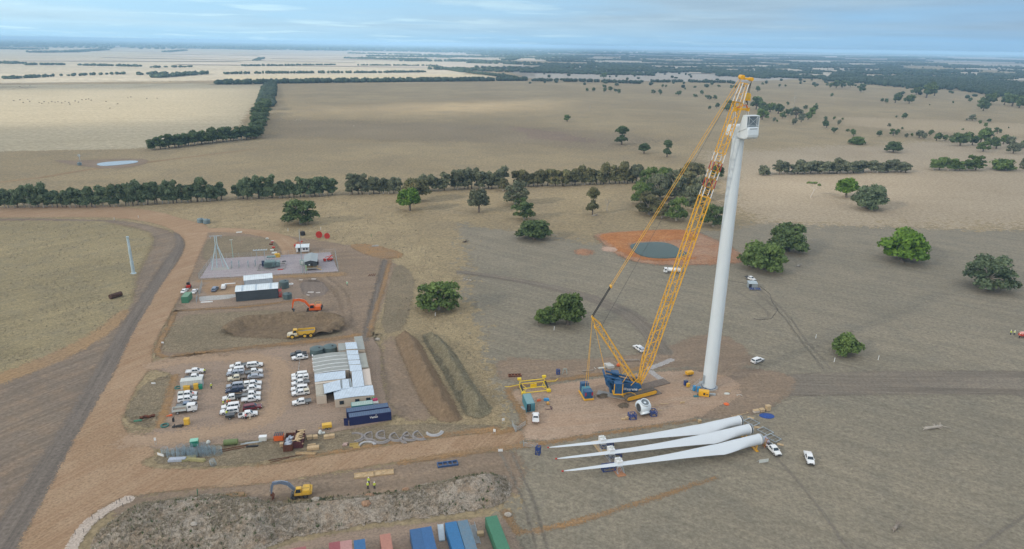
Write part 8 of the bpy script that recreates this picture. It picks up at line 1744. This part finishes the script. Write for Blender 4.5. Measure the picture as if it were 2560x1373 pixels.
f.build('long_tube', LY, o); MB().box(Lf*.36, Lf*.60, 2.5, 2.8, .6, 1.9).build('plate', pmat('plate_yellow', (.78, .5, .01), .5), o); MB().tube((0, 3.6, 1.7), (-3.6, 3.2, 1.5), .1).tube((-3.6, 3.2, 1.5), (-5.0, 3.5, 1.5), .1).tube((Lf, 3.9, 1.7), (Lf+3.0, 3.5, 1.6), .1).tube((Lf+3.0, 3.5, 1.6), (Lf+4.3, 4.6, 1.7), .1).build('arm', LY, o)
for x in (0, Lf): MB().add([(x-.3, .8, .9), (x+.3, .8, .9), (x+.3, 2.4, 1.2), (x+.3, 3.9, 1.8), (x-.3, 3.9, 1.8), (x-.3, 2.4, 1.2)], [(0, 1, 2, 5), (5, 2, 3, 4)]).build('cradle_pad', BLACKP, o)
thing_mesh(MB().box(-.8, .8, -.5, .5, 0, .3).box(-.7, .7, -.2, .5, .3, .55), 'blue_boxes', pmat('sky_blue', (.05, .28, .55), .5), 1366, 1001, .1, 'bright blue flat boxes right of the teal container', 'box')
f = MB()
for k in range(4): f.tube((-.7+.3*k, -.5, .1), (-.2+.3*k, .6, .5), .06).tube((-.6, -.4+.25*k, .2), (.8, -.3+.25*k, .3), .05)
thing_mesh(f, 'orange_stands', ORANGE, 1347, 1003, .2, 'tangle of orange trestles right of the teal container', 'trestle'); thing_mesh(MB().lathe([(.4, 0), (.5, .5), (.2, .9), (.02, 1)], 10), 'orange_reel', pmat('tan_orange', (.6, .33, .08), .6), 1370, 1011, 0, 'tan-orange bucket below the blue boxes', 'bucket')
f = MB(); f.path([Vector((-1.2, -.3, .08)), Vector((-.4, -.5, .08)), Vector((.4, -.4, .08)), Vector((.9, .0, .08)), Vector((1.0, .8, .08)), Vector((.4, 1.3, .08)), Vector((.9, -.9, .08))], .09, 5); thing_mesh(f, 'dark_hose', pmat('dark_maroon_hose', (.07, .03, .05), .7), 1372, 1022, 0, 'dark looping hose below the tan bucket', 'hose'); thing_mesh(MB().box(-.2, .2, -1.0, 1.0, 0, .1).box(.3, .45, -1.0, 1.0, 0, .1), 'steel_offcuts', GALV, 1307, 1021, .5, 'narrow steel strips left of the teal container', 'scrap')
# crane mats
for i, (x, y, lb) in enumerate(((1606, 988, 'mud-caked timber mats under the near crawler track'), (1632, 962, 'mud-caked timber mats under the far crawler track'), (1538, 990, 'pale timber mats under the crane rear'))):
    m_ = MB()
    for k in range(6): m_.box(-5.5+k*1.85, -3.7+k*1.85, -1.7 if i < 2 else -1.3, 1.7 if i < 2 else 1.3, 0, .2)
    thing_mesh(m_, 'timber_mat', pmat('muddy_mat', (.19, .15, .12), .9, var=.25) if i < 2 else CONC, x+(4 if i == 0 else 0), y, th if i < 2 else R(-20), lb, 'mat', z=.1)
# car-park oddments
simple_box('yellow_generator', 468, 1061, .15, (1.3, 1.1, 1.7), MYEL, 'yellow generator box at the bottom of the left bay row', 'generator', MYEL)
f = MB()
rr = random.Random(4)
for k in range(9): f.tube((rr.uniform(-1.6, 1.6), rr.uniform(-.7, .7), .15), (rr.uniform(-1.6, 1.6), rr.uniform(-.7, .7), .35), .16, 6)
thing_mesh(f, 'hose_heap', BLACKP, 444, 1067, .1, 'heap of black and blue hoses left of the yellow generator', 'hose'); thing_mesh(arc(1.1, .4, .35, 0, 6.28), 'green_hose_coil', pmat('coil_green', (.04, .14, .12), .6), 412, 1065, 0, 'dark green coiled hose at the tip of the island', 'hose'); thing_mesh(MB().box(-.25, .25, -.25, .25, 0, 1.1).tube((0, 0, 1.1), (.4, 0, 1.5), .08), 'black_pump', BLACKP, 434, 1054, .3, 'small black pump left of the yellow generator', 'pump'); thing_mesh(MB().box(-.8, .2, -.15, .15, 0, .2).box(-.1, .7, -.4, .1, 0, .4), 'orange_cones', ORANGE, 424, 1040, .5, 'orange and yellow scrap behind the flatbed truck', 'scrap'); thing_mesh(arc(1.0, .35, .3, 0, 6.28), 'green_hose_coil', pmat('coil_green', (.04, .14, .12), .6), 445, 970, 0, 'green hose coil at the left end of the white container', 'hose')
f = MB()
for k in range(4): f.lathe([(.1, 0), (.4, 0), (.4, .9), (.1, .9)], 10, Matrix.Translation((k*.95-1.3, .4*(k % 2), .4)) @ Matrix.Rotation(math.pi/2, 4, 'Y'))
thing_mesh(f, 'cable_drums', RUST, 363, 1046, .3, 'rusty brown drums on the grassed island', 'drum'); thing_mesh(MB().box(-1.0, 1.0, -.3, .3, 0, .3), 'green_pipe', GREENP, 345, 1053, .3, 'flat dark green offcut left of the rusty drums', 'scrap')
# old boiler left, logs, reels, red plant
f = MB().tube((-2.4, 0, 1.0), (2.4, 0, 1.0), 1.0, 14); thing_mesh(f, 'rusty_boiler', pmat('boiler_rust', (.075, .035, .022), .85, var=.3), 290, 744, R(62), 'dark rusty cylinder lying on the grass at the far left', 'boiler')
for x, y, s, lb in ((798, 594, 1.9, 'red cable reel, left of the pair behind the substation'), (818, 596, 1.6, 'red cable reel, right of the pair behind the substation')):
    o = empty('cable_reel', at(x, y, .05), R(-70), lb, 'cable reel', 'red cable reels'); M = Matrix.Translation((0, 0, s*.85)) @ Matrix.Rotation(math.pi/2, 4, 'Y'); MB().lathe([(.2, -.7), (s*.9, -.7), (s*.9, -.6), (.2, -.6)], 22, M).build('flange', REDP, o); MB().lathe([(.2, .6), (s*.9, .6), (s*.9, .7), (.2, .7)], 22, M).build('flange', REDP, o); MB().lathe([(.2, -.6), (s*.5, -.6), (s*.5, .6), (.2, .6)], 16, M).build('drum', ORANGE, o)
o = empty('black_tank', at(757, 588, .05), 0, 'black round tank beyond the spur road', 'tank'); MB().lathe([(1.3, 0), (1.35, 1.8), (1.0, 2.1), (.05, 2.2)], 16).build('shell', BLACKP, o, True)
for x, y, lb in ((825, 652, 'red boom lift parked at the right end of the substation'), (751, 616, 'red machine behind the white hut')):
    o = empty('boom_lift', at(x, y, .1), .6, lb, 'lift'); MB().box(-1.3, 1.3, -.9, .9, .4, 1.2).build('chassis', REDP, o, bevel=.06); MB().tube((-1, 0, 1.2), (1.4, 0, 2.6), .22).tube((1.4, 0, 2.6), (-2.2, .2, 2.0), .15).build('arm', REDP, o); MB().box(-3.0, -2.0, -.5, .9, .3, 1.4).build('basket', REDP, o)
    for xx in (-.8, .8):
        for s in (-1, 1): wheel_parts(o, xx, s*.95, .42, .3)
o = empty('red_telehandler', at(472, 720, .1), R(110), 'small red loader beside the haul road at the workshop yard', 'loader'); MB().box(-1.3, 1.2, -.8, .8, .5, 1.5).build('body', REDP, o, bevel=.06); MB().box(-.6, .6, -.7, .7, 1.5, 2.5, .1).build('cab', BLACKP, o); MB().tube((-1.2, .5, 1.4), (1.9, .5, .6), .12).tube((-1.2, -.5, 1.4), (1.9, -.5, .6), .12).build('loader_arm', REDP, o)
for xx in (-.8, .8):
    for s in (-1, 1): wheel_parts(o, xx, s*.9, .45, .35)
thing_mesh(MB().box(-1.5, 1.5, -.9, .9, 0, .15), 'timber_board', CONTW, 598, 581, .3, 'white boards on the grass by the spur road', 'board'); thing_mesh(MB().box(-2.2, 2.2, -.35, .35, 0, .3), 'white_pipe_stack', WHITE, 575, 710, R(14), 'white pipes lying behind the workshop cars', 'pipe'); thing_mesh(MB().box(-2.2, 2.2, -.3, .3, 0, .3), 'white_pipe_stack', WHITE, 517, 756, R(14), 'long white boards by the concrete path', 'board')
for i, (x, y, m_, w, lb) in enumerate(((684, 620, REDP, .9, 'red pallet stack among the pallets on the grass block'), (678, 612, RUST, 1.2, 'dark brown pallet in the pallets on the grass block'), (681, 606, REDP, .8, 'red crate at the top of the pallet column'), (680, 627, CONTW, 1.1, 'pale crate in the pallet column'), (686, 634, CONTW, 1.6, 'white tarpaulined stack at the foot of the pallet column'), (668, 598, CONTW, .9, 'pink and white bundle left of the pallet column'))): simple_box('pallet_stack', x, y, .2, (w*1.5, w, .7), m_, lb, 'pallet', CONTW if i == 2 else None)
thing_mesh(MB().box(-1.2, 1.2, -.1, .1, 0, .4).box(-.5, .7, .3, .8, 0, .3), 'red_barrier', REDP, 701, 675, .3, 'red and white barrier at the transformer bund corner', 'barrier'); thing_mesh(MB().box(-.9, .9, -.3, .3, 0, .35).tube((-.7, .3, .3), (.8, .5, .6), .1), 'dark_scrap', STEELDARK, 710, 655, .1, 'dark scrap on the substation gravel', 'scrap')
f = MB()
for k in range(4): f.tube((-1.6+k*.8, -.5, .2), (-1.0+k*.8, .5, .8), .18, 6)
thing_mesh(f, 'rusty_scrap', RUST, 931, 690, .2, 'dark rusty scrap heap left of the straight drain', 'scrap'); thing_mesh(MB().box(-1.7, 1.7, -.6, .6, 0, .35).box(-.5, 1.5, -.3, .5, .35, .6), 'grey_board_stack', CONC, 938, 616, .2, 'pale flat stack above the ochre clay patch', 'board')
thing_mesh(arc(.9, .3, .35, 0, 6.28), 'white_ring', WHITE, 728, 711, 0, 'white ring right of the tall dark tank', 'ring')
for i, (x, y, w) in enumerate(((752, 700, .8), (784, 698, 1.0), (777, 731, 1.2), (795, 732, .9), (770, 738, .7))): thing_mesh(MB().box(-w, w, -w*.5, w*.5, 0, .12), 'pale_slab', pmat('pale_slab', (.5, .46, .43), .8), x, y, rnd.uniform(-.3, .3), ['pale slab at the top left of the laydown strip', 'pale slab at the top right of the laydown strip', 'pale slab at the middle of the laydown strip', 'pale rubble slab right of the middle one', 'pale slab at the lower left of the laydown strip'][i], 'slab')
# signs, posts, gates
def sign(px, py, w, h, zc, lb, hd=0, m_=WHITE, z=.06):
    o = empty('site_sign', at(px, py, z), hd, lb, 'sign'); MB().box(-w/2, w/2, -.03, .03, zc-h/2, zc+h/2).build('board', m_, o)
    MB().tube((-w*.35, .05, 0), (-w*.35, .05, zc), .035).tube((w*.35, .05, 0), (w*.35, .05, zc), .035).build('post', GALV, o)
sign(1258, 1060, .7, .7, 1.4, 'small white sign at the verge left of the pad gate', .3); sign(1236, 1086, .7, .8, 1.2, 'tilted white sign beside the ochre drain', -.5); sign(390, 1114, .5, .8, 1.9, 'small white sign at the tip of the wire cage verge', .2); sign(402, 1141, 2.0, .7, .5, 'long white board left of the wire cages', -.35); sign(1251, 1129, 1.2, .9, .3, 'white board lying low by the site road', .1); sign(407, 861, .8, .5, .7, 'small white sign near the haul road junction', .1); sign(384, 961, 1.2, .5, .4, 'white boards at the top of the grassed island', .1)
def gate(px, py, hd, lb, w=3.6):
    o = empty('steel_gate', at(px, py, .07), hd, lb, 'gate'); f = MB()
    for z in (.25, .6, .95, 1.35): f.tube((0, 0, z), (w, 0, z), .04)
    for x in (0, w): f.tube((x, 0, .2), (x, 0, 1.4), .05)
    f.tube((0, 0, 1.35), (w, 0, .25), .03); f.build('leaf', GALV, o); MB().tube((-.15, 0, 0), (-.15, 0, 1.9), .09).build('post', GALV, o)
gate(1291, 1079, R(52), 'open steel gate at the entrance to the crane pad', 4.0); gate(1310, 1117, R(-8), 'open steel gate below the site road'); gate(1288, 1079, R(105), 'second leaf of the pad gate swung back', 3.2)
for i, (x, y, lb) in enumerate(((2039, 846, 'short white peg above the low bushy tree'), (2085, 905, 'white peg below the low bushy tree'), (2195, 900, 'thin white peg right of the low bushy tree'), (1088, 790, 'white peg below the large open gum'), (1385, 826, 'white peg below the tree left of the crane'), (720, 578, 'white marker post by the spur road'), (802, 575, 'white marker post above the red reels'), (286, 550, 'white marker post on the graded bend'), (346, 545, 'white marker post beside the haul road bend'), (928, 592, 'tilted grey post beyond the ochre patch'), (494, 1238, 'dark green peg on the mound top'))): thing_mesh(MB().tube((0, 0, 0), (0.08, 0, 1.6), .11, 5), 'marker_post', WHITE if 'dark' not in lb and 'grey' not in lb else GREENP, x, y, 0, lb, 'post')
for i, (x, y) in enumerate(((318, 1252), (326, 1252), (300, 1256), (292, 1260), (308, 1268), (231, 1297), (249, 1301), (210, 1332), (189, 1336))): thing_mesh(MB().tube((0, 0, 0), (0, 0, 1.1), .05, 5), 'path_post', STEELDARK, x, y, 0, 'dark thin post along the pale gravel path', 'post', group='posts along the gravel path')
# far left windmill tank, cattle, sheep
tank(199, 413, 1.6, 2.0, 'small tank beside the far dam', pmat('tank_grey', (.16, .22, .24), .5))
o = empty('windmill', at(201, 408, .05), 0, 'small wind pump standing by the far dam', 'windmill'); f = MB()
for x in (-.8, .8):
    for y in (-.8, .8): f.tube((x, y, 0), (0, 0, 6.5), .06)
f.build('tower', GALV, o); f = MB()
for k in range(12): a = 2*math.pi*k/12; f.add([(0, -.3, 6.5), (1.3*math.cos(a), -.3, 6.5+1.3*math.sin(a)), (1.3*math.cos(a+.35), -.2, 6.5+1.3*math.sin(a+.35))], [(0, 1, 2)])
f.build('wheel', GALV, o)
def beast_mesh(L_, m_, name):
    me = bpy.data.meshes.new(name); V = [(0, 0, .75), (.35, 0, .78), (.6, 0, .80), (.85, 0, .98), (1.05, 0, .98), (-.35, 0, .78), (-.6, 0, .72)]; E_ = [(0, 1), (1, 2), (2, 3), (3, 4), (0, 5), (5, 6)]; Rr = [.30, .31, .25, .15, .10, .28, .2]
    for x, k in ((.45, 2), (-.5, 6)):
        for s in (-1, 1): n = len(V); V += [(x, s*.16, .45), (x+(.03 if x > 0 else -.06), s*.16, .05)]; E_ += [(k, n), (n, n+1)]; Rr += [.08, .05]
    me.from_pydata([tuple(c*L_ for c in v) for v in V], E_, []); o = bpy.data.objects.new(name, me); me.materials.append(m_); COL.objects.link(o); o.modifiers.new('skin', 'SKIN')
    for i, sv in enumerate(me.skin_vertices[0].data): sv.radius = (Rr[i]*L_,)*2; sv.use_root = (i == 0)
    s = o.modifiers.new('sub', 'SUBSURF'); s.levels = 0; s.render_levels = 1; return o
cow = beast_mesh(1.45, pmat('dark_hide', (.035, .025, .02), .8), 'cow'); sheep = beast_mesh(.95, pmat('wool', (.55, .50, .42), .9), 'sheep')
first = True
for x, y in [(35, 253), (50, 251), (58, 258), (70, 250), (75, 255), (98, 258), (105, 260), (110, 256), (122, 259), (130, 256), (138, 257), (145, 256), (155, 259), (163, 255), (172, 258), (175, 262), (188, 254), (196, 257), (205, 251), (215, 250), (222, 249), (228, 252), (265, 255), (294, 261), (320, 246), (327, 244), (367, 248), (393, 247), (275, 272), (385, 205), (405, 204), (425, 205), (440, 203), (50, 218), (60, 216), (75, 215)]:
    c = cow if first else clone(cow); first = False; p = at(x, y, 0); c.location = p; c.rotation_euler = (0, 0, rnd.uniform(0, 6.28)); tag(c, 'dark cow grazing with the mob on the pale far left paddock', 'cow', 'cattle on the far left paddock')
first = True
for x, y in [(674, 287), (680, 284), (692, 284), (705, 297), (738, 303), (742, 301), (748, 301), (752, 303), (884, 316), (676, 288)]:
    c = sheep if first else clone(sheep); first = False; c.location = at(x, y, 0); c.rotation_euler = (0, 0, rnd.uniform(0, 6.28)); tag(c, 'pale sheep right of the receding windbreak', 'sheep', 'sheep in the middle paddock')
# fallen timber on the right
def log(px, py, Lg, lb, hd, seed, m_=PBARK):
    rr = random.Random(seed); f = MB(); f.tube((-Lg/2, 0, .35), (Lg/2*.3, .1, .5), .42, 8, .36); f.tube((Lg/2*.3, .1, .5), (Lg/2, .5, .5), .36, 8, .25)
    for k in range(12): a = Vector((Lg/2*rr.uniform(.1, 1), .2, .5)); f.tube(a, a+Vector((rr.uniform(-.3, 1.8), rr.uniform(-1.8, 1.8), rr.uniform(-.3, 1.3))), .12, 5, .03)
    f.tube((-Lg/2, 0, .35), (-Lg/2-1.0, -.4, .1), .2, 6, .05).tube((-Lg/2, 0, .35), (-Lg/2-.8, .5, .6), .15, 6, .04); thing_mesh(f, 'fallen_log', m_, px, py, hd, lb, 'log', z=.03)
log(2335, 1072, 5.5, 'big bleached fallen tree lying on the right of the foreground', .15, 1); log(2240, 1322, 2.0, 'small heap of broken sticks at the bottom right', .6, 2, OLDTIMBER); log(1996, 667, 2.0, 'pale log right of the spreading trees', .2, 3); log(1163, 606, 1.6, 'dark stump in the middle of the paddock', .2, 4, BARK); log(1487, 540, 2.2, 'fallen branches at the foot of the slender gum', 0, 5)
# power cable snaking right of the tower
f = MB(); P_ = [at(x, y, .06) for x, y in [(1808, 700), (1850, 706), (1900, 716), (1925, 735), (1930, 755), (1945, 775), (1928, 797), (1900, 800), (1880, 795)]]; f.path([p-P_[0] for p in P_], .08, 4); o = f.build('black_hose', BLACKP); o.location = P_[0]; tag(o, 'thin black hose snaking over the paddock right of the tower', 'hose')
# weeds and tussocks (nobody could count them)
def tufts(name, poly, n, s, m_, label, hf=None, seed=1, leafy=7):
    r = np.random.RandomState(seed); pp = px_poly(poly); lo, hi = pp.min(0), pp.max(0); X = lo+(hi-lo)*r.rand(int(n*3), 2); d = sd_poly(X, pp); X = X[d > .5][:n]; n = len(X)
    den = fnoise(X, 6.0, seed+3); X = X[r.rand(n) < np.clip(den*1.7-.2, .1, 1)]; n = len(X)
    Z = hf(X, sd_poly(X, smooth_poly(foreP, 1))) if hf else np.zeros(n)
    sz = s*(.5+r.rand(n)); vs = []; a = r.rand(n, leafy)*6.28; ro = sz[:, None]*(.5+.6*r.rand(n, leafy)); h = sz[:, None]*(.5+.9*r.rand(n, leafy)); w = sz[:, None]*.20
    bx = X[:, 0][:, None]+r.normal(size=(n, leafy))*sz[:, None]*.3; by = X[:, 1][:, None]+r.normal(size=(n, leafy))*sz[:, None]*.3; tx = bx+np.cos(a)*ro*.6; ty = by+np.sin(a)*ro*.6; zz = Z[:, None]+.0*a
    V = np.stack([np.stack([bx-np.sin(a)*w, by+np.cos(a)*w, zz-.05], -1), np.stack([bx+np.sin(a)*w, by-np.cos(a)*w, zz-.05], -1), np.stack([tx, ty, zz+h], -1)], 2).reshape(-1, 3)
    F = np.arange(len(V)).reshape(-1, 3); me = mesh_np(name, V, F, m_, np.repeat(r.rand(n*leafy), 3)); o = bpy.data.objects.new(name, me); COL.objects.link(o); return tag(o, label, None, None, 'stuff')
DRYL = leafmat('dry_weed', (.24, .205, .15), (.50, .44, .33)); GRNL = leafmat('green_weed', (.03, .06, .02), (.11, .17, .06))
tufts('weeds', FORE, 9000, .34, DRYL, 'dry grey weeds covering the foreground mound', lambda X, d: fore_h(X, d), 3)
tufts('weeds', FORE, 600, .42, GRNL, 'scattered green weeds on the foreground mound', lambda X, d: fore_h(X, d), 5)
tufts('weeds', [(600, 1262), (800, 1242), (1000, 1222), (1200, 1182), (1270, 1190), (1200, 1212), (1000, 1240), (820, 1262)], 900, .5, GRNL, 'green weeds along the upper edge of the foreground mound', lambda X, d: fore_h(X, d), 8)
tufts('tussocks', [(380, 520), (900, 505), (1000, 520), (1100, 640), (1150, 760), (1240, 1000), (1100, 830), (990, 830), (975, 660), (820, 600), (560, 560)], 7000, .34, DRYL, 'dry grass tussocks around the compound', None, 6)
tufts('tussocks', [(1055, 845), (1085, 836), (1130, 870), (1190, 970), (1232, 1025), (1180, 1042), (1095, 910)], 1500, .4, DRYL, 'tussocks on the grassed berm', lambda X, d: 4.0*np.clip(sd_poly(X, smooth_poly(px_poly([(1048, 838), (1085, 832), (1130, 870), (1190, 970), (1235, 1025), (1215, 1042), (1180, 1048), (1160, 1030), (1095, 910)]), 1))/4.8, 0, 1)**1.5*.95, 12)
tufts('tussocks', [(-60, 560), (250, 556), (365, 585), (380, 605), (335, 690), (320, 765), (245, 835), (140, 890), (-60, 960)], 6000, .30, DRYL, 'dry grass tussocks in the near left paddock', None, 7)
